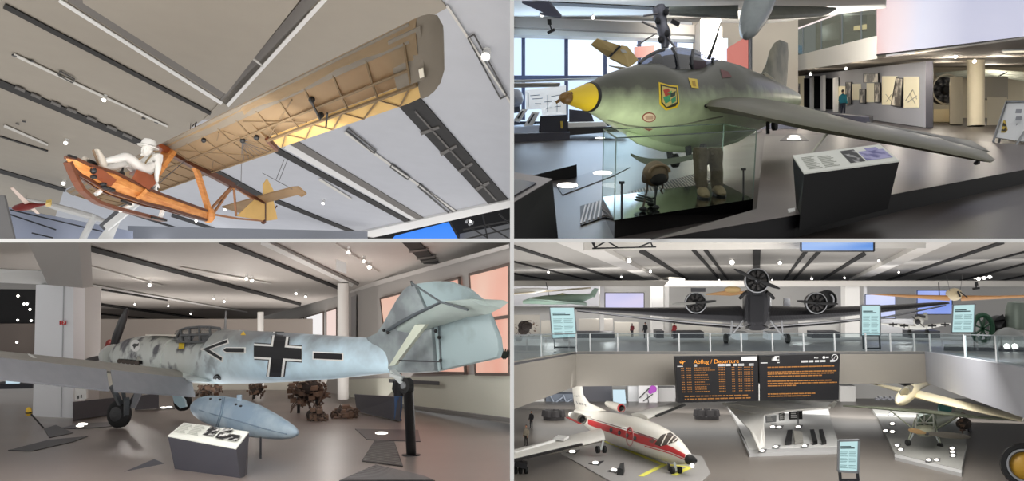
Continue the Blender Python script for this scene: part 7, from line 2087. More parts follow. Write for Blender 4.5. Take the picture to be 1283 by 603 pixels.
eg.part('barrel', MB().lathe(P(1275, 388, 66), V((0, 0, 1)), [(-1.6, .9), (0, .9), (.6, .7), (.7, .1)], 18), mat('barrel_green_grey', rgb(120, 130, 120), .4, .3), smooth=True)
for x in (1261, 1271):
    eg.part('lamp', MB().lathe(P(x, 434.5, 61.5), V((-.2, -1, .2)), [(0, .15), (.1, .22), (.12, .2)], 12), LAMP)

# railing, boards
rl = Thing('glass_railing', 'glass railing with thin white posts along the mezzanine edge', 'railing', me(940, 440), H4.rot)
rr = me(722, 441.5)
RH = 1.35
pts_r = [me(X0, 454), me(678, 447.5), me(722, 441.5)] + [me(x, 441) for x in (739.5, 774, 812, 851, 890, 929, 968, 1007, 1046, 1085, 1116, 1146)] + [me(1166, 441.5), me(1210, 448), me(1250, 454.5), me(1300, 463)]
for a, b in zip(pts_r, pts_r[1:]):
    rl.part('glass_pane', MB().prism([a, b, b + up4 * RH, a + up4 * RH], V((0, .03, 0))), glass('mezz_glass', (.9, .95, .96, 1), .2))
for a in pts_r[1:]:
    rl.part('post', MB().bar(a, a + up4 * RH, .12, .1), mat('post_white', rgb(216, 220, 222), .4))
m = MB()
for a, b in zip(pts_r, pts_r[1:]):
    m.bar(a + up4 * RH, b + up4 * RH, .07, .06)
rl.part('handrail', m, mat('rail_grey', rgb(150, 156, 160), .35, .5))
def lit_board(label, pts, d_, feet=None, group='lit information boards'):
    t = Thing('info_board', label, 'information board', P(pts[3][0], feet or pts[3][1], d_), None, group)
    b = t.part('panel', pquad([(x, y, d_) for x, y in pts], V((0, .12, 0))), glow('board_cyan', rgb(196, 232, 234), .92))
    uv_ = quad_uv(*[P(x, y, d_ - .03) for x, y in (pts[3], pts[2], pts[1], pts[0])])
    m = MB()
    for k in range(13):
        v_ = .62 - .042 * k
        for u0, u1 in ((.1, .47), (.53, .9)):
            if k in (4, 9):
                continue
            m.bar(uv_(u0, v_), uv_(u1 - .03 * (k % 3), v_), .012, px2(.5, d_))
    t.part('text_lines', m, mat('text_teal', rgb(110, 150, 156), .6), parent=b)
    m = MB()
    m.bar(uv_(.1, .8), uv_(.62, .8), .012, px2(1.3, d_)); m.bar(uv_(.1, .75), uv_(.8, .75), .012, px2(1.3, d_))
    t.part('heading', m, mat('text_dark_teal', rgb(48, 72, 78), .6), parent=b)
    if feet:
        m = MB()
        for x in (pts[3][0] + 2, pts[2][0] - 1):
            m.bar(P(x, pts[3][1] - 1, d_ + .06), P(x + 1, feet, d_ + .06), .12, .1)
        m.bar(P(pts[3][0] + 2, feet - 1.5, d_ + .06), P(pts[2][0], feet - 1.5, d_ + .06), .1, .1)
        t.part('stand', m, DARK)
    m = MB()
    for a, b2 in zip(pts, pts[1:] + pts[:1]):
        m.bar(P(a[0], a[1], d_ - .01), P(b2[0], b2[1], d_ - .01), .09, .09)
    t.part('frame', m, STEEL)
    return t
lit_board('lit cyan information board on a stand left of the transport', [(688.5, 385, ), (719.6, 385), (722.6, 423), (692, 424.5)], 61, 437)
lit_board('tall lit cyan board on a dark stand just right of the right engine', [(1079, 382.6), (1102.7, 382.6), (1102.7, 420.6), (1079, 420.6)], 62, 438)
lit_board('lit cyan board in front of the dark engine group at the right', [(1194, 382), (1221.5, 381), (1220, 417), (1192, 417)], 60)
lit_board('lit cyan board standing on the lower floor between the two display platforms', [(1050.7, 552.4), (1076, 551.6), (1075, 592), (1050, 590.5)], 36, 603)
# visitors on the mezzanine
for x, yb, d_, top, leg, lb in [(808.5, 424.5, 104, (26, 26, 30), (30, 30, 36), 'visitor all in black standing under the left wing of the transport'), (845, 425, 102, (140, 36, 40), (40, 40, 48), 'visitor in a dark red jacket near the left engine'), (792, 423, 108, (110, 36, 40), (34, 34, 40), 'far visitor in dark red left of the one in black')]:
    bs = P(x, yb, d_)
    person(bs, V((0, 0, 1)), V((.9, .4, 0)).normalized(), V((-.4, .9, 0)).normalized(), (20.5 if d_ < 106 else 17.5) / F * d_, lb, SKIN, mat('top_%d' % x, rgb(*top), .7), mat('legs_%d' % x, rgb(*leg), .7), HAIR)
# ceiling lamps
for x, y, r_, lb in [(788, 326, .28, 'lit ceiling lamp above the left wing'), (815, 340, .18, 'smaller ceiling lamp beyond the one above the left wing'), (917, 328, .3, 'brightest ceiling lamp left of the nose engine'), (977, 329, .22, 'ceiling lamp right of the nose engine'), (1017, 349, .2, 'far ceiling lamp over the right engine'), (1058, 348, .16, 'small ceiling lamp over the right column'), (778.5, 347, .16, 'ceiling lamp in front of the lilac screen'), (1101, 326.5, .16, 'lamp below the wide blue screen end'), (1126, 341, .14, 'small lamp in the right bay'), (967.5, 351, .14, 'faint lamp low right of the nose engine'), (901, 351, .12, 'faint lamp low left of the nose engine'), (687, 341, .16, 'soft lamp in the left bay')]:
    spot_lamp(H4, x, y, .3, r_, lb, group='ceiling lamps of the mezzanine hall')
t = Thing('lamp_bar', 'row of three bright lamps on a bar above the tan glider', 'lamp', P(1232, 349, 84))
t.part('bar', MB().bar(P(1220, 349.5, 84), P(1243, 347, 84), .12, .1), WHITE)
for x, y in [(1226, 349.5), (1233, 348.5), (1240, 347.2)]:
    t.part('lens', MB().ell(P(x, y, 83.8), V((.2, 0, 0)), V((0, .15, 0)), V((0, 0, .16)), 10, 6), LAMP)
solo('ceiling_light', 'long glowing strip light on the ceiling over the left wing', 'lamp', MB().prism([H4.ce(x, y, .1) for x, y in [(838, 348), (858, 349.5), (858, 351.5), (838, 350.5)]], up4 * -.1), LAMPW, H4.ce(848, 350))
t = Thing('hanging_lamp', 'black projector hanging above the right end of the tan glider', 'lamp', P(1223, 356, 82))
t.part('lamp_box', MB().hexa([P(1221, 358, 82), P(1226, 358, 82), P(1226, 358, 83), P(1221, 358, 83)], [P(1221, 353, 82), P(1225, 353, 82), P(1225, 353, 83), P(1221, 353, 83)]), BLACK)
t.part('reflector', MB().bar(P(1219, 362, 82), P(1227, 361, 82), .2, .2).bar(P(1223, 357, 82), P(1223, 362, 82), .12, .1), BLACK)

# ---------------------------------------------------------------- departure boards
DBm = 55.0
BB = mat('board_black', rgb(22, 22, 26), .4)
OR = mat('board_orange', rgb(226, 150, 54), .5, emit=rgb(240, 150, 50), es=.35)
ORD = mat('board_orange_dim', rgb(150, 102, 50), .5, emit=rgb(220, 140, 60), es=.1)
BWH = mat('board_white', rgb(220, 220, 222), .5)
db = Thing('departure_board', 'black flight departure board with orange lettering headed Abflug / Departure', 'departure board', P(899, 505, DBm), None)
Q4 = [P(849, 505, DBm), P(950.5, 502.6, DBm), P(949.3, 446, DBm), P(845.6, 447.5, DBm)]
db.part('panel', MB().prism(Q4, V((0, .5, 0))), BB)
def bpt(q, u, v_, o=.02):
    a = quad_uv(*q)(u, v_)
    return a - V((0, o, 0))
def dash(mb, q, u0, u1, v_, h, o=.03):
    mb.prism([bpt(q, u0, v_ - h / 2, o), bpt(q, u1, v_ - h / 2, o), bpt(q, u1, v_ + h / 2, o), bpt(q, u0, v_ + h / 2, o)], V((0, .008, 0)))
er = (Q4[1] - Q4[0]).normalized(); eu = (Q4[3] - Q4[0]).normalized()
db.part('heading', text_mb('Abflug / Departure', bpt(Q4, .22, .845), er, V((0, 0, 1)), px2(5.2, DBm), .02), OR, label='orange heading reading Abflug / Departure')
m = MB()
pl_ = [(.045, .90), (.075, .885), (.055, .855), (.07, .855), (.092, .882), (.118, .892), (.122, .90), (.112, .905), (.088, .897), (.06, .915), (.075, .897), (.055, .905)]
m.prism([bpt(Q4, .05, .9, .03), bpt(Q4, .058, .9, .03), bpt(Q4, .078, .882, .03), bpt(Q4, .118, .905, .03), bpt(Q4, .122, .893, .03), bpt(Q4, .06, .86, .03)], V((0, .008, 0)))
m.prism([bpt(Q4, .085, .885, .03), bpt(Q4, .095, .89, .03), bpt(Q4, .078, .925, .03), bpt(Q4, .066, .925, .03)], V((0, .008, 0)))
m.prism([bpt(Q4, .085, .875, .03), bpt(Q4, .1, .882, .03), bpt(Q4, .09, .84, .03), bpt(Q4, .078, .84, .03)], V((0, .008, 0)))
db.part('aircraft_symbol', m, OR)
db.part('white_label', MB().prism([bpt(Q4, .8, .9, .04), bpt(Q4, .985, .9, .04), bpt(Q4, .985, .99, .04), bpt(Q4, .8, .985, .04)], V((0, .02, 0))), BWH)
m = MB(); dash(m, Q4, .805, .98, .935, .05, .045)
rnd = random.Random(4)
m = MB()
for u0, u1 in [(.02, .09), (.23, .26), (.51, .6), (.61, .67), (.7, .75), (.76, .83), (.89, .95)]:
    m = MB(); dash(m, Q4, u0, u1, .795, .018)
    if u0 > .2:
        dash(m, Q4, u0, u1, .825, .015)
    db.part('column_title', m, BWH)
ws = [.2, .25, .14, .16, .17, .17, .12, .18, .14, .14, .18]
m = MB()
for k in range(11):
    v_ = .755 - .052 * k
    for u0, L_ in [(.065, .04), (.13, .06), (.225, ws[k]), (.52, .085), (.68, .04), (.76, .05), (.83, .08), (.92, .02)]:
        if u0 == .225:
            x = u0
            while x < u0 + L_:
                x2 = x + rnd.choice([.012, .016, .022]); dash(m, Q4, x, min(x2, u0 + L_), v_, .018); x = x2 + .006
        else:
            n_ = max(2, int(L_ / .018))
            for j in range(n_):
                dash(m, Q4, u0 + L_ * j / n_, u0 + L_ * (j + .7) / n_, v_, .018)
db.part('flight_rows', m, ORD)
m = MB()
for v_, u1 in ((.135, .88), (.075, .9)):
    x = .09
    while x < u1:
        x2 = x + rnd.choice([.02, .03, .05, .065]); dash(m, Q4, x, min(x2, u1), v_, .024); x = x2 + .012
db.part('notice_lines', m, ORD)
Q5 = [P(952, 502.6, DBm), P(1050.8, 501, DBm), P(1052.4, 443.5, DBm), P(951.2, 445.9, DBm)]
db2 = Thing('departure_board', 'black announcement board with orange text lines right of the departure board', 'departure board', P(1001, 503, DBm))
db2.part('panel', MB().prism(Q5, V((0, .5, 0))), BB)
m = MB()
for v_, u1 in [(.74, .93), (.635, .96), (.59, .93), (.54, .78), (.43, .9), (.38, .97), (.33, .46), (.15, .7), (.1, .64)]:
    x = .1
    while x < u1:
        x2 = x + rnd.choice([.02, .03, .045, .06]); dash(m, Q5, x, min(x2, u1), v_, .024); x = x2 + .007
    db2.part('announcement_line', m, ORD); m = MB()
for u0, u1 in [(.015, .1), (.22, .25), (.52, .6), (.61, .67), (.69, .74), (.75, .82), (.88, .94)]:
    m = MB(); dash(m, Q5, u0, u1, .84, .018)
    if .3 < u0:
        dash(m, Q5, u0, u1, .865, .015)
    db2.part('column_title', m, BWH)
db2.part('sticker', MB().prism([bpt(Q5, .01, .89, .04), bpt(Q5, .245, .89, .04), bpt(Q5, .245, .985, .04), bpt(Q5, .01, .985, .04)], V((0, .02, 0))), mat('sticker_bw', rgb(20, 20, 20), .5, col2=rgb(226, 226, 226), nscale=1.1, mix_lo=.47, mix_hi=.52))
m = MB(); dash(m, Q5, .68, .695, .93, .03); dash(m, Q5, .7, .73, .92, .012)
m.lathe(bpt(Q5, .8, .93, .03), V((0, -1, 0)), [(0, .1), (.01, .1)], 10)
dash(m, Q5, .825, .86, .93, .03)
db2.part('small_symbols', m, BWH)
cq = bpt(Q5, .935, .925, .03)
db2.part('round_symbol', MB().tube([cq + V((.2 * math.cos(k * PI / 10), 0, .2 * math.sin(k * PI / 10))) for k in range(21)], .025, 6).bar(cq - V((.06, 0, .1)), cq + V((.03, 0, .1)), .04, .02), BWH)
solo('board_post', 'thin white vertical strip between the two black departure boards', 'strip', MB().bar(P(951, 502.5, DBm - .05), P(951, 481, DBm - .05), .09, .05), WHITE, P(951, 502.5, DBm))
m = MB()
for x in (870, 930, 975, 1035):
    m.tube([P(x, 446, DBm + .25), P(x, 380 if False else 444, DBm + .4)], .02, 6)

# ---------------------------------------------------------------- lower hall: back
def lf(px, py, u=0.0):
    return H4L.fl(px, py, u)
DL = 92.0
S('wall_back_lower', pquad([(X0, 476, DL), (1330, 476, DL), (1330, 512, DL), (X0, 512, DL)], V((0, .4, 0))), mat('lower_wall_white', rgb(222, 220, 216), .6))
for x0, y0, x1, y1, c_, lb, nm in [(729, 484, 767, 508, (88, 88, 94), 'dark grey wall panel behind the tail fin of the jet', 'wall_panel'), (787, 484, 800, 512, (240, 240, 240), 'white wall panel right of the lit pale blue board', 'wall_panel'), (825, 486, 846, 520, (206, 204, 202), 'pale block right of the purple artwork', 'display_block'), (684, 494, 718, 517, (120, 128, 140), 'grey blue machine behind the jet tail', 'display_block'), (644, 500, 682, 524, (226, 224, 220), 'white stepped counter at the far left of the lower hall', 'display_block'), (1053, 484, 1072, 516, (232, 230, 226), 'white partition right of the departure boards', 'display_block')]:
    solo(nm, lb, 'panel' if 'wall' in nm else 'display block', pquad([(x0, y0, DL - 4), (x1, y0, DL - 4), (x1, y1, DL - 4), (x0, y1, DL - 4)], V((0, 1, 0))), mat('low_%d' % x0, rgb(*c_), .6), P(x0, y1, DL - 4))
m = MB()
for a, b in [((686, 512), (705, 498)), ((696, 515), (716, 500)), ((690, 497), (700, 515)), ((706, 495), (714, 516))]:
    m.bar(P(a[0], a[1], DL - 4.3), P(b[0], b[1], DL - 4.3), .25, .1)
solo('machine_frame', 'pale diagonal bars in front of the grey blue machine', 'frame', m, mat('bar_pale', rgb(180, 190, 204), .5), P(700, 515, DL - 4.3))
solo('lit_panel', 'lit pale blue board standing behind the far jet engine', 'panel', pquad([(768, 489, DL - 6), (783, 489, DL - 6), (786, 520, DL - 6), (769, 519, DL - 6)], V((0, .2, 0))), glow('board_blue', rgb(206, 232, 244), .95), P(776, 519, DL - 6))
t = Thing('wall_artwork', 'abstract artwork of black strokes and a purple blot on the lower back wall', 'artwork', P(812, 508, DL - 5))
t.part('panel', pquad([(800, 483, DL - 5), (824, 483, DL - 5), (824, 510, DL - 5), (800, 510, DL - 5)], V((0, .1, 0))), mat('art_white', rgb(232, 230, 230), .6))
t.part('stroke', MB().bar(P(801, 499, DL - 5.1), P(813, 487, DL - 5.1), .3, .05).bar(P(806, 503, DL - 5.1), P(818, 494, DL - 5.1), .18, .05).bar(P(811, 494, DL - 5.1), P(813, 508, DL - 5.1), .1, .05), BLACK)
t.part('blot', MB().lathe(P(818, 488, DL - 5.1), V((0, -1, 0)), [(0, .42), (.05, .4)], 14).lathe(P(815, 491, DL - 5.1), V((0, -1, 0)), [(0, .26), (.04, .24)], 12), mat('art_purple', rgb(176, 80, 190), .6))
def ring_bench(label, cx_, cy_, rx, ry):
    c_ = lf(cx_, cy_)
    w_ = rx / F * c_.y
    t = Thing('round_bench', label, 'bench', c_, H4.rot, 'round dark benches in the lower hall')
    t.part('seat', MB().lathe(c_, up4, [(0, w_), (.25, w_), (.27, w_ * .62), (0, w_ * .6)], 28), mat('bench_black', rgb(52, 50, 52), .5))
    for k in range(7):
        a = k * 2 * PI / 7 + .4
        p = c_ + H4.r * math.cos(a) * w_ * .8 + H4.f * math.sin(a) * w_ * .8 + up4 * .27
        t.part('back_cushion', MB().hexa([p + H4.r * .35, p + H4.f * .2, p - H4.r * .35, p - H4.f * .2], [p + H4.r * .28 + up4 * .55, p + H4.f * .15 + up4 * .55, p - H4.r * .28 + up4 * .55, p - H4.f * .15 + up4 * .55]), mat('bench_grey', rgb(70, 68, 70), .6))
    return t
ring_bench('round dark bench under the departure board', 885.5, 525, 15, 6)
ring_bench('round dark bench behind the tail of the jet', 694, 526, 13.5, 6)
for (x, yb, h_, top, leg, lb) in [(665.5, 537, 21.5, (24, 24, 28), (28, 28, 32), 'visitor in a black suit standing at the left of the lower hall'), (659, 559, 26, (150, 142, 126), (52, 48, 46), 'visitor in a khaki top in front of the one in black')]:
    bs = lf(x, yb)
    person(bs, up4, V((-.8, .6, 0)), V((-.6, -.8, 0)), h_ / F * bs.y, lb, SKIN, mat('top_%d' % x, rgb(*top), .7), mat('legs_%d' % x, rgb(*leg), .7), HAIR)

# ---------------------------------------------------------------- the white jet
jd = lambda px: 25.6 / (.386 + (px - 641.5) / 1000 * .3 + (px - 720) / 145 * 0.0)
def jdep(px):
    return lerp(60.5, 43.5, (px - 720) / 145.0)
jt = Thing('business_jet', 'white business jet with red stripes and a black nose on the lower floor', 'aircraft', lf(790, 585), H4.rot)
JW = mat('jet_white', rgb(236, 232, 222), .3, coat=.4)
j0, j1 = P(722, 517, jdep(722)), P(862, 574, jdep(862))
jax = (j1 - j0).normalized()
jsd = jax.cross(up4).normalized()
jup = jsd.cross(jax).normalized()
if jup.z < 0:
    jup, jsd = -jup, -jsd
if jsd.y > 0:
    jsd = -jsd
def jst(x, yt, yb, w_=1.0):
    d = jdep(x)
    h = (yb - yt) / 2 / F * d * .93
    return ring(P(x, (yt + yb) / 2, d), jsd * h * w_, jup * h, 36)
jst_l = [(722, 512.5, 522.5, .8), (730, 512, 530, .85), (742, 513, 540, .92), (758, 515, 551, .98), (776, 517.5, 560, 1), (796, 521.5, 567, 1), (815, 528, 573, 1), (832, 537, 578, 1), (842, 545, 581, 1), (852, 556, 583, 1), (859, 564, 583, 1), (864, 570, 582, 1)]
jm = MB().loft([jst(*s) for s in jst_l])
bj = bvh_of(jm)
jt.part('fuselage', jm, JW, smooth=True)
jt.part('nose_cone', MB().loft([jst(863.5, 569, 583), jst(867, 571, 583), jst(870.5, 574, 581.5), jst(872, 576.5, 579.5)]), BLACK, smooth=True)
jt.part('nose_light', MB().ell(P(867, 583.5, 42.6), V((.12, 0, 0)), V((0, .1, 0)), V((0, 0, .12)), 10, 6), LAMP)
RED = mat('stripe_red', rgb(196, 40, 44), .4)
top_l = [(737, 525.5), (752, 530), (770, 535.5), (790, 541.5), (808, 547), (826, 553.5), (842, 560.5), (859, 570)]
bot_l = [(737, 532), (752, 538), (770, 544.5), (790, 551.5), (808, 557.5), (826, 562.5), (842, 567.5), (858, 574.5)]
def strip_decal(bv, tl, bl, off, sub=4):
    mb = MB()
    T_, B_ = [], []
    for arr, out in ((tl, T_), (bl, B_)):
        for a, b in zip(arr, arr[1:]):
            for i in range(sub):
                out.append((lerp(a[0], b[0], i / sub), lerp(a[1], b[1], i / sub)))
        out.append(arr[-1])
    for i in range(len(T_) - 1):
        for j in range(3):
            f_ = lambda k, s_: (lerp(T_[k][0], B_[k][0], s_ / 3), lerp(T_[k][1], B_[k][1], s_ / 3))
            q = [proj(bv, *p, off) for p in (f_(i, j), f_(i + 1, j), f_(i + 1, j + 1), f_(i, j + 1))]
            if all(x is not None for x in q):
                mb.add(q, [[0, 1, 2, 3]])
    return mb
st_ = jt.part('red_stripe', strip_decal(bj, top_l, bot_l, .02), RED)
jt.part('thin_stripe', strip_decal(bj, [(x, y + 1.2) for x, y in bot_l[4:]], [(x, y + 2.4) for x, y in bot_l[4:]], .02), RED)
jt.part('thin_stripe', strip_decal(bj, [(x, y - 2.2) for x, y in top_l[:6]], [(x, y - 1.3) for x, y in top_l[:6]], .02), mat('stripe_dark', rgb(90, 50, 54), .4))
for x, y in [(766, 539), (776.5, 542.5), (786, 546), (796, 549.5)]:
    jt.part('cabin_window', decal(bj, oval(x, y, 2.0, 2.7, 12), .035, 1), mat('jet_window', rgb(50, 46, 54), .15))
q = [proj(bj, 789.5 + 4.5 * math.cos(k * PI / 8), 547 + 11.5 * math.sin(k * PI / 8), .03) for k in range(17)]
jt.part('door_outline', MB().tube([x for x in q if x], .03, 5), mat('door_line', rgb(206, 150, 150), .5))
q = [proj(bj, 790 + 3 * math.cos(k * PI / 8), 541 + 3.4 * math.sin(k * PI / 8), .04) for k in range(17)]
jt.part('door_emblem', MB().tube([x for x in q if x], .03, 5), RED)
ws_ = [(820, 557), (829.5, 545.5), (840, 542.5), (849.5, 550), (848, 553.5), (835, 558), (828, 560)]
wsd = jt.part('windscreen', decal(bj, ws_, .03, 2), mat('jet_glass', rgb(74, 66, 60), .1))
for a, b in [((829, 559), (836, 544)), ((837, 557), (844.5, 546)), ((843, 555), (848.5, 549.5))]:
    q = [proj(bj, lerp(a[0], b[0], k / 4), lerp(a[1], b[1], k / 4), .05) for k in range(5)]
    jt.part('windscreen_frame', MB().tube([x for x in q if x], .035, 5), mat('wf_pale', rgb(206, 198, 188), .4), parent=wsd)
jt.part('registration', decal(bj, [(800, 543), (819, 549.5), (818.5, 551), (799.5, 545)], .03, 1), mat('reg_red', rgb(150, 90, 96), .5))
jt.part('side_vent', decal(bj, [(813, 553), (819, 550), (822, 553), (818, 556)], .03, 1), mat('vent_brown', rgb(120, 80, 74), .5))
fsx = []
for le_, te_, th_ in [((760, 515), (722, 517), .35), ((738, 505), (721, 511), .28), ((731, 495), (719, 503), .2), ((728.5, 478), (716, 480), .14)]:
    fsx.append(airfoil(P(le_[0], le_[1], jdep(le_[0])), P(te_[0], te_[1], jdep(te_[0]) + .5), th_, jsd, 6))
fin_ = jt.part('fin', MB().loft(fsx), JW, smooth=True)
m = MB()
for k, x in enumerate((722, 725.5, 729, 732.5)):
    q0, q1 = P(x, 503 + k * 1.2, jdep(x) - .35), P(x + 1.6, 506 + k * 1.2, jdep(x) - .35)
    m.bar(q0, q1, .12, .03)
for k, x in enumerate((719.5, 722, 724.5)):
    m.bar(P(x, 496, jdep(x) - .3), P(x + 1.2, 497.5, jdep(x) - .3), .1, .03)
jt.part('fin_lettering', m, mat('fin_letter_grey', rgb(110, 110, 118), .5), parent=fin_)
jt.part('tailplane', wing_mb([(P(700, 478, 68), P(697, 479, 69), .08), (P(729, 477, 60), P(716, 479, 62), .2), (P(754, 475, 59.5), P(749, 476, 60.5), .08)], up4), JW)
# engines
def nacelle(c_px, d, r_px, L_, ringm, label=None):
    c_ = P(c_px[0], c_px[1], d)
    r = r_px / F * d
    e_ = jt.part('engine_nacelle', MB().lathe(c_, jax, [(-L_, r * .62), (-L_ * .7, r * .92), (-L_ * .3, r * 1.05), (-.1, r), (0, r * .92), (.02, r * .8), (-.3, r * .72), (-.35, .05)], 28), JW, smooth=True)
    jt.part('intake_lip', MB().lathe(c_, jax, [(-.15, r * 1.02), (0, r * .98), (.06, r * .86), (0, r * .78)], 28, False), ringm, parent=e_, smooth=True)
    jt.part('intake', MB().lathe(c_ - jax * .2, jax, [(0, r * .78), (.05, r * .74), (.2, .1)], 20), BLACK, parent=e_)
    return e_
n1 = nacelle((730, 526), 53.0, 5.8, 2.2, mat('lip_steel', rgb(150, 146, 142), .3, .8))
q = P(717, 524.5, 53.5)
jt.part('engine_stripe', MB().bar(P(710.5, 523, 53.2), P(727, 531, 51.8), .2, .03, up4), RED, parent=n1)
nacelle((779, 512), 55.5, 5.0, 2.6, RED)
jt.part('engine_pylon', MB().hexa([P(733, 524, 53), P(741, 526, 53.6), P(741, 526, 54.2), P(733, 524, 53.8)], [P(733, 521, 53), P(741, 522, 53.6), P(741, 522, 54.2), P(733, 521, 53.8)]), JW)
# wings
JWG = mat('jet_wing_grey', rgb(206, 204, 198), .35)
w1m = wing_mb([(P(757, 549, 50.2), P(738, 539, 54), .5), (P(704, 561, 45.5), P(700, 549, 49.5), .35), (P(640, 577, 41), P(641.9, 565, 44), .22)], up4, n=6)
jt.part('wing', MB().loft([airfoil(P(758, 551, 50), P(752, 537, 54), .5, up4, 6), airfoil(P(700, 566, 46), P(704, 548, 50), .35, up4, 6), airfoil(P(643, 577, 42), P(643, 564, 46), .2, up4, 6)]), JWG, smooth=True)
jt.part('wing_edge', MB().bar(P(643, 577.5, 41.9), P(729, 557, 48), .12, .14), BLACK)
m = MB()
m.bar(P(700, 551, 48), P(706, 547, 49), .7, .12); m.bar(P(645, 570, 44), P(700, 552, 48.5), .05, .3)
jt.part('flap_track', m, mat('flap_pale', rgb(226, 226, 224), .35))
jt.part('wing', MB().loft([airfoil(P(812, 525, 51), P(790, 519, 53), .4, up4, 6), airfoil(P(856, 507.5, 58), P(843, 504.5, 60), .18, up4, 6)]), JWG, smooth=True)
jt.part('wing_edge', MB().bar(P(822, 521.5, 52), P(858, 507.3, 58), .12, .14), BLACK)
# gear
def wheels(px, py, d, r_px, top, name='main_wheel'):
    c_ = P(px, py, d)
    r = r_px / F * d
    for o in (-.22, .22):
        jt.part(name, MB().lathe(c_ + jsd * o, jsd, [(-.1, r * .6), (-.08, r), (.08, r), (.1, r * .6)], 16), RUBBER, smooth=True)
    jt.part('gear_leg', MB().bar(P(top[0], top[1], d), c_, .14, .12), mat('leg_pale', rgb(190, 196, 196), .4))
wheels(753, 563.5, 49.8, 4.6, (756, 551))
wheels(847, 589.5, 44.0, 4.2, (845, 580), 'nose_wheel')
jt.part('nose_gear_door', MB().bar(P(837.5, 581, 44.3), P(838, 590, 44.3), .3, .08), DARK)
td_ = Thing('service_trolley', 'dark wheeled trolley under the near wing tip of the jet', 'trolley', lf(653, 594))
dd_ = lf(653, 594).y
td_.part('frame', MB().bar(P(645, 580, dd_), P(660, 583, dd_), .5, .3).bar(P(652, 576, dd_), P(654, 588, dd_), .2, .2), DARK)
for x in (646, 652, 659):
    td_.part('wheel', MB().lathe(P(x, 589.5, dd_), V((1, .3, 0)).normalized(), [(-.08, .1), (-.07, .2), (.07, .2), (.08, .1)], 14), RUBBER)
# floor marks and platform of the jet
solo('floor_platform', 'large pale grey display platform under the jet', 'platform', MB().prism([lf(x, y, .05) for x, y in [(697, 565), (755, 545), (880, 572), (890, 593), (876, 606), (770, 606)]], up4 * -.05), mat('platform_grey', rgb(150, 148, 146), .45), lf(780, 590), H4.rot)
m = MB()
YL = mat('floor_line_yellow', rgb(226, 222, 90), .5)
for a, b in [((758, 553), (830, 582)), ((803, 597), (833, 582)), ((833, 582), (868, 586)), ((844, 596), (866, 585))]:
    m.bar(lf(*a, .06), lf(*b, .06), .32, .012, up4)
solo('floor_marking', 'yellow taxi lines painted on the platform under the jet', 'floor marking', m, YL, lf(800, 575), H4.rot)
for x, y, w_, h_, lb in [(718, 566, 9, 3.5, 'dark floor inlay with a white lamp left of the jet main wheel'), (747, 580, 10, 3.5, 'dark floor inlay below the near jet wing'), (770, 589, 10, 4, 'dark and white floor inlay at the bottom below the jet')]:
    t = Thing('floor_light_plate', lb, 'floor light', lf(x, y, .05), H4.rot)
    t.part('plate', MB().prism([lf(x - w_, y + h_ * .5, .055), lf(x + w_ * .3, y + h_, .055), lf(x + w_, y - h_ * .6, .055), lf(x - w_ * .2, y - h_ * .3, .055)], up4 * .015), mat('inlay_dark', rgb(42, 40, 44), .5))
    t.part('lens', MB().prism([lf(a, b, .075) for a, b in oval(x - 1, y, 4, 1.7)], up4 * .01), LAMPW)
t = Thing('black_case', 'black angular case on the floor at the bottom near the nose wheel', 'case', lf(778, 596))
t.part('body', MB().hexa([lf(772, 597), lf(781, 598), lf(783, 592), lf(776, 591)], [lf(775, 595) + up4 * .4, lf(781, 596) + up4 * .3, lf(782, 591) + up4 * .5, lf(777, 590) + up4 * .4]), BLACK)
t.part('label_plate', MB().prism([lf(765, 590, .06), lf(772, 592, .06), lf(772, 588, .06), lf(767, 586, .06)], up4 * .02), WHITE)

# ---------------------------------------------------------------- centre platform with the white delta wing
WP4 = mat('platform_white', rgb(206, 206, 204), .4)
pf4 = Thing('display_platform', 'white angular display platform under the white delta wing aircraft', 'platform', lf(980, 560), H4.rot)
pp = [(909, 512), (923, 538), (939, 573), (1052, 569), (1041, 534), (1036, 512)]
pf4.part('deck', MB().prism([lf(x, y - 5, .0) + up4 * 0 for x, y in pp], up4 * .0 + up4 * .25), WP4)
pf4.part('edge', MB().prism([lf(x, y, .0) for x, y in pp[1:4]] + [lf(1051, 564, 0), lf(939, 567, 0)], up4 * .22), mat('platform_edge', rgb(176, 176, 176), .5))
dw = Thing('delta_aircraft', 'white delta winged aircraft under the departure boards', 'aircraft', lf(960, 545), H4.rot)
DW = mat('delta_white', rgb(238, 236, 230), .35)
def hp(px, py, h):
    return lf(px, py) if False else H4L.on(px, py, -8.0 + h)
dw.part('wing', MB().prism([hp(905, 507, 2.2), hp(911, 510, 1.9), hp(940, 541, .9), hp(951, 566, .45), hp(958.5, 560, .5), hp(957, 522, 1.7), hp(988, 516, 2.1), hp(1041, 512.5, 2.4), hp(1041, 506, 2.5), hp(960, 503, 2.6)], up4 * .12), DW, bevel=.04)
dw.part('fuselage', hull([(938, 508, 2, 66), (950, 507.5, 4.5, 66), (975, 508.5, 6.5, 65), (1005, 509, 6, 65), (1030, 508, 4.5, 65), (1041, 506.5, 2.5, 65), (1044, 506, 1, 65)], 18), DW, smooth=True)
dw.part('brown_stripe', MB().bar(P(946, 505, 65.4), P(966, 510, 64.7), .2, .05).bar(P(944, 506.5, 65.3), P(960, 511, 64.6), .1, .05), mat('stripe_brown', rgb(150, 96, 40), .5))
m = MB()
for k, x in enumerate(range(974, 992, 3)):
    m.bar(P(x, 507.5, 64.4), P(x + 1.8, 507.2, 64.4), .02, .18)
dw.part('fuselage_lettering', m, mat('letter_grey', rgb(120, 116, 110), .5))
dw.part('fin', MB().prism([hp(1036, 510, 2.4), hp(1046, 503, 3), hp(1049, 504, 3), hp(1044, 512, 2.3)], V((0, .1, 0))), DW)
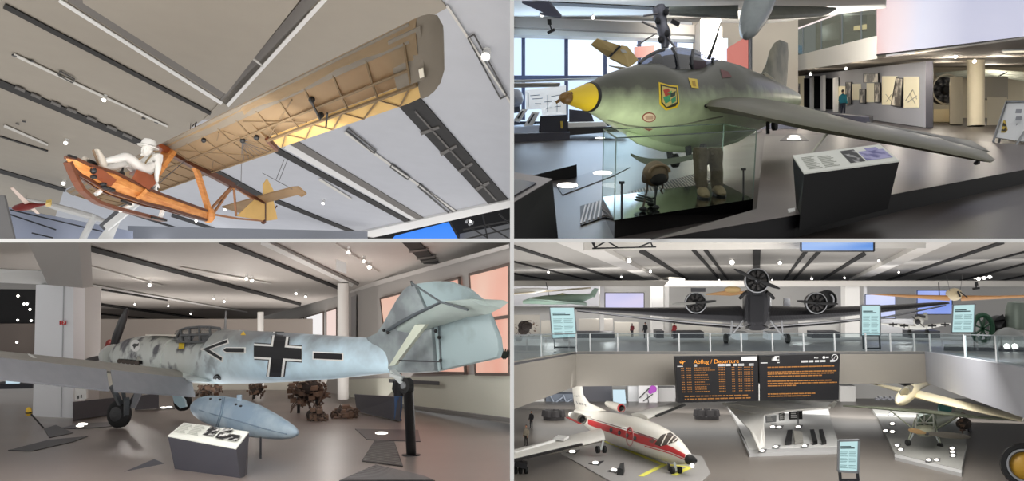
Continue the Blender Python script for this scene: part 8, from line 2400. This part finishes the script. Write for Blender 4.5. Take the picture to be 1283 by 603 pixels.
dw.part('support_leg', MB().tube([hp(953, 540, .3), hp(953, 534, 1.0)], .06, 6).tube([hp(1000, 530, .3), hp(1000, 516, 2.1)], .06, 6), DARK)
for pts, m_, lb in [([(976, 518), (983, 517.5), (983, 527), (976.5, 527.5)], mat('photo_bw', rgb(24, 24, 26)), 'small dark picture board below the delta wing'), ([(988.5, 516.5), (1005.5, 515), (1005.5, 525.5), (989, 526)], BLACK, 'wide black picture board below the delta wing'), ([(959, 521), (973, 520.5), (972.5, 529), (959.5, 530)], mat('board_grey', rgb(150, 152, 154), .5), 'grey tilted text board below the delta wing')]:
    d_ = lf(pts[3][0], 534).y
    t = Thing('picture_board', lb, 'board', P(pts[3][0], pts[3][1], d_))
    b_ = t.part('panel', pquad([(x, y, d_) for x, y in pts], V((0, .1, 0))), m_)
    mm = MB()
    for k in range(3):
        u = .2 + .25 * k
        mm.bar(P(lerp(pts[0][0], pts[1][0], .15), lerp(pts[0][1], pts[3][1], u), d_ - .02), P(lerp(pts[0][0], pts[1][0], .5 + .1 * k), lerp(pts[0][1], pts[3][1], u), d_ - .02), .02, .08)
    t.part('print', mm, mat('print_light', rgb(190, 190, 190), .6), parent=b_)
for x, lb in [(1015, 'black slab left of the pair standing on the white platform'), (1026, 'black slab right of the pair standing on the white platform')]:
    t = Thing('exhibit_block', lb, 'exhibit block', lf(x + 3, 556), None, 'pair of black slabs on the white platform')
    a = [hp(x, 541.5, .55), hp(x + 5, 541, .55), hp(x + 9.5, 556, .3), hp(x + 4, 557, .3)]
    t.part('slab', MB().prism(a, up4 * .18), BLACK)
    t.part('foot', MB().prism([p - up4 * .25 for p in a[2:]] + [a[3], a[2]][:0] + [a[3] - up4 * .05, a[2] - up4 * .05][:0] + [a[3] - up4 * .25 + H4.f * .5], up4 * .25), BLACK)
t = Thing('exhibit_block', 'black and grey curved piece standing left of the black slabs', 'exhibit block', lf(990, 560))
t.part('dark_half', MB().prism([hp(987, 543.5, .6), hp(993, 543, .6), hp(991.5, 557, .3), hp(983.5, 558, .3)], up4 * .25), BLACK)
t.part('grey_half', MB().prism([hp(994, 543.5, .6), hp(1005, 545, .5), hp(1006.5, 555, .3), hp(996, 557, .3)], up4 * .22), mat('half_grey', rgb(140, 138, 132), .5))
for x, y, lb in [(968, 535, 'floor lamp on the white platform near the grey text board'), (976, 535.5, 'floor lamp on the white platform under the small picture board'), (1000, 535, 'floor lamp plate on the white platform under the wide picture board'), (955, 565, 'floor lamp at the front corner of the white platform'), (972, 560, 'floor lamp on the front edge of the white platform'), (1008, 559, 'floor lamp between the curved piece and the black slabs')]:
    t = Thing('floor_light_plate', lb, 'floor light', lf(x, y, .26), H4.rot, 'floor lamps of the white platform')
    t.part('plate', MB().prism([hp(x - 5, y + 2, .26), hp(x + 4, y + 2, .26), hp(x + 6, y - 2, .26), hp(x - 2, y - 2, .26)], up4 * .02), mat('plate_grey', rgb(96, 96, 98), .5))
    t.part('lens', MB().prism([hp(a, b, .285) for a, b in oval(x, y, 3, 1.3)], up4 * .01), LAMPW)

# ---------------------------------------------------------------- right platform: high wing aircraft and sailplane
rp = Thing('display_platform', 'grey angular display platform under the high wing aircraft', 'platform', lf(1150, 550), H4.rot)
rpp = [(1092, 518), (1101, 533), (1121, 577), (1205, 598), (1211, 566), (1207, 527)]
rp.part('deck', MB().prism([lf(x, y - 4) for x, y in rpp], up4 * .25), mat('platform_grey_two', rgb(158, 158, 154), .45, noise=.05))
rp.part('edge', MB().prism([lf(1121, 577), lf(1205, 598), lf(1205.5, 592), lf(1121, 571)], up4 * .2), mat('platform_edge', rgb(176, 176, 176), .5))
hw = Thing('high_wing_aircraft', 'grey green high wing aircraft with a glazed cabin on the right platform', 'aircraft', lf(1158, 558), H4.rot)
HG = mat('grey_green_paint', rgb(146, 152, 132), .45, noise=.1, nscale=1)
hd4 = 53.2
hw.part('wing', wing_mb([(P(1056, 509, hd4 + 6), P(1057, 508, hd4 + 6.6), .08), (P(1110, 513, hd4 + 2.5), P(1110, 510.5, hd4 + 3.4), .2), (P(1158, 517, hd4 - .2), P(1158, 513.5, hd4 + 1), .25), (P(1215, 523, hd4 - 2), P(1216, 519.5, hd4 - .9), .2), (P(1275, 527.5, hd4 - 4), P(1276, 525, hd4 - 3.2), .08)], up4), HG, smooth=True)
hw.part('cabin_glass', MB().hexa([P(1147, 541, hd4 - .6), P(1170, 541, hd4 - .8), P(1176, 538, hd4 + 1.5), P(1150, 538, hd4 + 1.5)], [P(1149, 519, hd4 - .2), P(1169, 519, hd4 - .3), P(1173, 518, hd4 + 1.5), P(1151, 518, hd4 + 1.5)]), glass('cabin_glass', (.8, .86, .84, 1), .5))
for a, b in [((1147, 541), (1149, 519)), ((1170, 541), (1169, 519)), ((1158, 541), (1158, 519)), ((1147, 530), (1170, 530)), ((1149, 519), (1158, 531)), ((1169, 519), (1158, 531)), ((1147, 541), (1170, 541))]:
    hw.part('cabin_frame', MB().tube([P(a[0], a[1], hd4 - .7), P(b[0], b[1], hd4 - .7)], .04, 6), mat('frame_pale', rgb(170, 172, 164), .4))
hw.part('pilot_seat', MB().hexa([P(1154, 540, hd4 + .4), P(1164, 540, hd4 + .4), P(1164, 540, hd4 + 1), P(1154, 540, hd4 + 1)], [P(1155, 527, hd4 + .8), P(1163, 527, hd4 + .8), P(1163, 527, hd4 + 1), P(1155, 527, hd4 + 1)]), DARK)
hw.part('engine_cowl', MB().loft([ring(P(x, y, d_), V((r_, 0, 0)), V((0, 0, r_ * .55)), 16, 2.6) for x, y, d_, r_ in [(1160, 542.5, hd4 - 2.6, .15), (1160, 542, hd4 - 2.4, .5), (1159.5, 541, hd4 - 1.6, .62), (1159, 539.5, hd4 - .6, .68)]]), mat('cowl_olive', rgb(150, 152, 132), .4), smooth=True)
hw.part('propeller_blade', blade(P(1160, 543, hd4 - 2.7), P(1138, 538.5, hd4 - 2.7), .16, V((0, -1, 0))), mat('prop_wood', rgb(150, 122, 84), .4))
hw.part('propeller_blade', blade(P(1160, 543, hd4 - 2.7), P(1216, 548, hd4 - 2.9), .2, V((0, -1, 0))), mat('prop_dark', rgb(96, 92, 84), .4))
hw.part('fuselage', hull([(1162, 531, 11, hd4 + 1.3), (1172, 528, 9.5, hd4 + 3), (1186, 524, 6.5, hd4 + 6), (1200, 519, 3.5, hd4 + 9), (1206, 517, 1.5, hd4 + 10.5)], 16), HG, smooth=True)
hw.part('tail_fin', MB().prism([P(1196, 518, hd4 + 9), P(1200, 505, hd4 + 9.5), P(1206, 506, hd4 + 10), P(1206, 518, hd4 + 10)], V((0, .12, 0))), HG)
for sg_, wx_, wy_ in [(-1, 1138, 555), (1, 1178.5, 559)]:
    c_ = P(wx_, wy_, hd4 - .4)
    hw.part('main_wheel', MB().lathe(c_ - V((.12, 0, 0)), V((1, .25, 0)).normalized(), [(0, .12), (.03, .2), (.2, .2), (.24, .12)], 16), RUBBER, smooth=True)
    hw.part('gear_leg', MB().tube([P(1158 + sg_ * 11, 539, hd4), c_], .05, 8), mat('leg_pale', rgb(190, 196, 196), .4))
    hw.part('gear_leg', MB().tube([P(1158 + sg_ * 11, 524, hd4), c_ + V((0, 0, .15))], .04, 8), HG)
    hw.part('wing_strut', MB().tube([P(1158 + sg_ * 11, 540, hd4 + .2), P(1158 + sg_ * 44, 517 + sg_ * 3.5, hd4 + .8 - sg_ * 1.6)], .04, 8), HG)
hw.part('spinner', MB().lathe(P(1160, 543, hd4 - 2.5), V((0, -1, 0)), [(0, .14), (.25, .08), (.3, .02)], 12), DARK)
# teal gyro behind
tl = Thing('teal_machine', 'teal painted machine with a round top behind the high wing aircraft', 'machine', lf(1182, 535))
dt_ = lf(1182, 530).y
TEAL = mat('teal_paint', rgb(74, 140, 134), .45)
tl.part('housing', MB().hexa([P(1173, 536, dt_), P(1184, 537, dt_), P(1184, 536, dt_ + 1.5), P(1174, 535, dt_ + 1.5)], [P(1174, 520, dt_), P(1184, 520, dt_), P(1184, 520, dt_ + 1.5), P(1174, 520, dt_ + 1.5)]), TEAL)
tl.part('round_cover', MB().lathe(P(1182.5, 511, dt_), V((0, -1, 0)), [(0, .55), (.3, .55), (.34, .4), (.35, .05)], 18), TEAL, smooth=True)
tl.part('stem', MB().bar(P(1182, 520, dt_ + .1), P(1182, 511, dt_ + .1), .3, .3), TEAL)
tl.part('dark_opening', MB().bar(P(1186, 521, dt_ - .1), P(1186, 529, dt_ - .1), .3, .1), DARK)
# dark machine at platform edge
wreck('ground_equipment', 'cluster of dark ground equipment at the right edge of the grey platform', 1207, 530, 6, 12, 56, 40, 33, lf(1207, 542), [])
# sailplane
sp = Thing('white_sailplane', 'cream white sailplane with long wings hanging above the grey platform', 'sailplane', P(1130, 500, 52))
SPW = mat('sailplane_cream', rgb(238, 226, 190), .35, coat=.3)
sp.part('fuselage', hull([(1124.5, 505, 1, 48), (1126, 504, 4.5, 48.4), (1130, 500.5, 8, 49.3), (1136, 495, 9, 50.5), (1143, 489.5, 7, 52), (1150, 485.5, 4.2, 54), (1160, 482, 2.4, 57), (1172, 479, 1.6, 60)], 22), SPW, smooth=True)
cmb = hull([(1129, 496, 1, 48.9), (1131.5, 493.5, 5, 49.3), (1136, 490, 6, 50.2), (1141, 486.5, 4, 51.4), (1143.5, 484.5, 1, 52)], 18)
cp = sp.part('canopy', cmb, mat('canopy_smoke', rgb(112, 104, 80), .1, coat=.5), smooth=True)
sp.part('wing', wing_mb([(P(1143, 495, 51.5), P(1146, 489, 53), .3), (P(1112, 486.5, 56), P(1114, 483.5, 57), .2), (P(1087, 480, 60), P(1088, 479, 60.6), .06)], up4), SPW, smooth=True)
sp.part('wing', wing_mb([(P(1143, 497, 51), P(1150, 489, 53), .3), (P(1200, 511, 46), P(1206, 503, 47.5), .22), (P(1280, 528.5, 41), P(1284, 522, 42), .1)], up4), SPW, smooth=True)
sp.part('tailplane', MB().prism([P(1155, 484, 57), P(1171, 479, 59), P(1170, 477, 60), P(1158, 481, 58)], up4 * .08), SPW)
for x0, y0, x1, y1, c_, lb in [(1133, 478, 1141, 484, (24, 24, 26), 'black box against the wall behind the sailplane tail'), (1145, 477.5, 1158, 483, (226, 226, 226), 'white box with a dark side behind the sailplane tail')]:
    solo('wall_box', lb, 'box', pquad([(x0, y0, 66), (x1, y0, 66), (x1, y1, 66), (x0, y1, 66)], V((0, 1, 0))), mat('wbox_%d' % x0, rgb(*c_), .5), P(x0, y1, 66))
m = MB()
for k in range(7):
    m.box(P(1099 + k * 3.6, 500 - (k % 2) * 1.5, 74), V((.14, 0, 0)), V((0, .2, 0)), V((0, 0, .1)))
solo('seat_row', 'row of small dark seats in the lower hall behind the sailplane wing', 'seats', m, DARK, P(1108, 503, 74))
for x, y, lb in [(1116.5, 519.5, 'floor lamp nearest the far corner of the grey platform'), (1118, 531, 'floor lamp upper left of the left wheel on the grey platform'), (1109.5, 540, 'left lamp of the close pair on the grey platform'), (1118, 541, 'right lamp of the close pair on the grey platform'), (1124, 558, 'floor lamp below the close pair on the grey platform'), (1128.5, 563.5, 'floor lamp at the front left corner of the grey platform'), (1163.5, 576.5, 'left lamp of the front pair on the grey platform'), (1173.5, 576.5, 'right lamp of the front pair on the grey platform'), (1193, 562, 'topmost of the three lamps right of the right wheel'), (1193.5, 566.5, 'middle of the three lamps right of the right wheel'), (1194, 571, 'lowest of the three lamps right of the right wheel'), (1181, 547, 'floor lamp behind the right wheel under the propeller')]:
    t = Thing('floor_light_plate', lb, 'floor light', hp(x, y, .26), H4.rot, 'floor lamps of the grey platform')
    t.part('plate', MB().prism([hp(x - 4.5, y + 2, .26), hp(x + 4, y + 2.3, .26), hp(x + 5, y - 1.6, .26), hp(x - 2.5, y - 2.4, .26)], up4 * .02), mat('plate_grey', rgb(96, 96, 98), .5))
    t.part('lens', MB().prism([hp(a, b, .285) for a, b in oval(x, y, 2.9, 1.5)], up4 * .01), LAMPW)
t = Thing('round_machine', 'black ringed round machine with a yellow core at the bottom edge', 'machine', P(1283, 600, 40))
c_ = P(1285, 584, 40)
axm = V((-.55, -.8, .25)).normalized()
t.part('outer_ring', MB().lathe(c_, axm, [(-.5, 1.1), (0, 1.12), (.15, 1.05), (.1, .85), (-.3, .8)], 30, False), BLACK, smooth=True)
t.part('inner_ring', MB().lathe(c_, axm, [(-.1, .84), (.06, .82), (.06, .72), (-.2, .7)], 30, False), STEEL, smooth=True)
t.part('core', MB().lathe(c_, axm, [(-.6, .7), (-.2, .68), (-.05, .4), (0, .05)], 24), mat('core_yellow', rgb(196, 150, 50), .4), smooth=True)
for x0, y0, lb in [(1215, 541, 'small dark post right of the grey platform'), ]:
    solo('barrier_post', lb, 'post', MB().bar(lf(x0, y0), lf(x0, y0) + up4 * .8, .2, .2), DARK, lf(x0, y0))

area('mezzanine_ceiling_fill', me(940, 431) + up4 * .2, me(940, 431) + up4 * 9, 62, 8500, (1, .97, .94), 44)  # added fill as wide as the mezzanine, brightens its ceiling
for x, y, d_, e_ in [(760, 384, 114, 500), (1000, 376, 114, 500), (1130, 380, 112, 400), (690, 390, 104, 300)]:
    bulb('hall_fill', P(x, y, d_), e_, (1, .98, .95), 1.0)  # added point fills near the back of the mezzanine
for x, y, d_, e_ in [(745, 489, 72, 700), (900, 490, 72, 700), (1090, 489, 76, 800)]:
    area('lower_hall_fill', P(x, y, d_), P(x, 600, d_), 11, e_, (1, .97, .92), 14)  # added downward fills for the lower hall
area('hall_four_front_fill', V((18, 44, -1.2)), lf(930, 570), 18, 5200, (1, .97, .93), 12)  # added fill from the front for the jet and lower floor
area('lower_back_fill', P(960, 486.5, 74), P(960, 503, 92), 46, 2600, (1, .98, .96), 2)  # added wash that whitens the lower back wall
area('mezzanine_back_fill', P(960, 358, 106), P(960, 392, 124), 80, 3000, (1, .98, .96), 3)  # added wash for the mezzanine back wall
area('jet_tail_fill', P(688, 487, 57), P(732, 512, 59), 5, 260, (1, .98, .95), 3)  # added fill on the fin, not a lamp of the aircraft
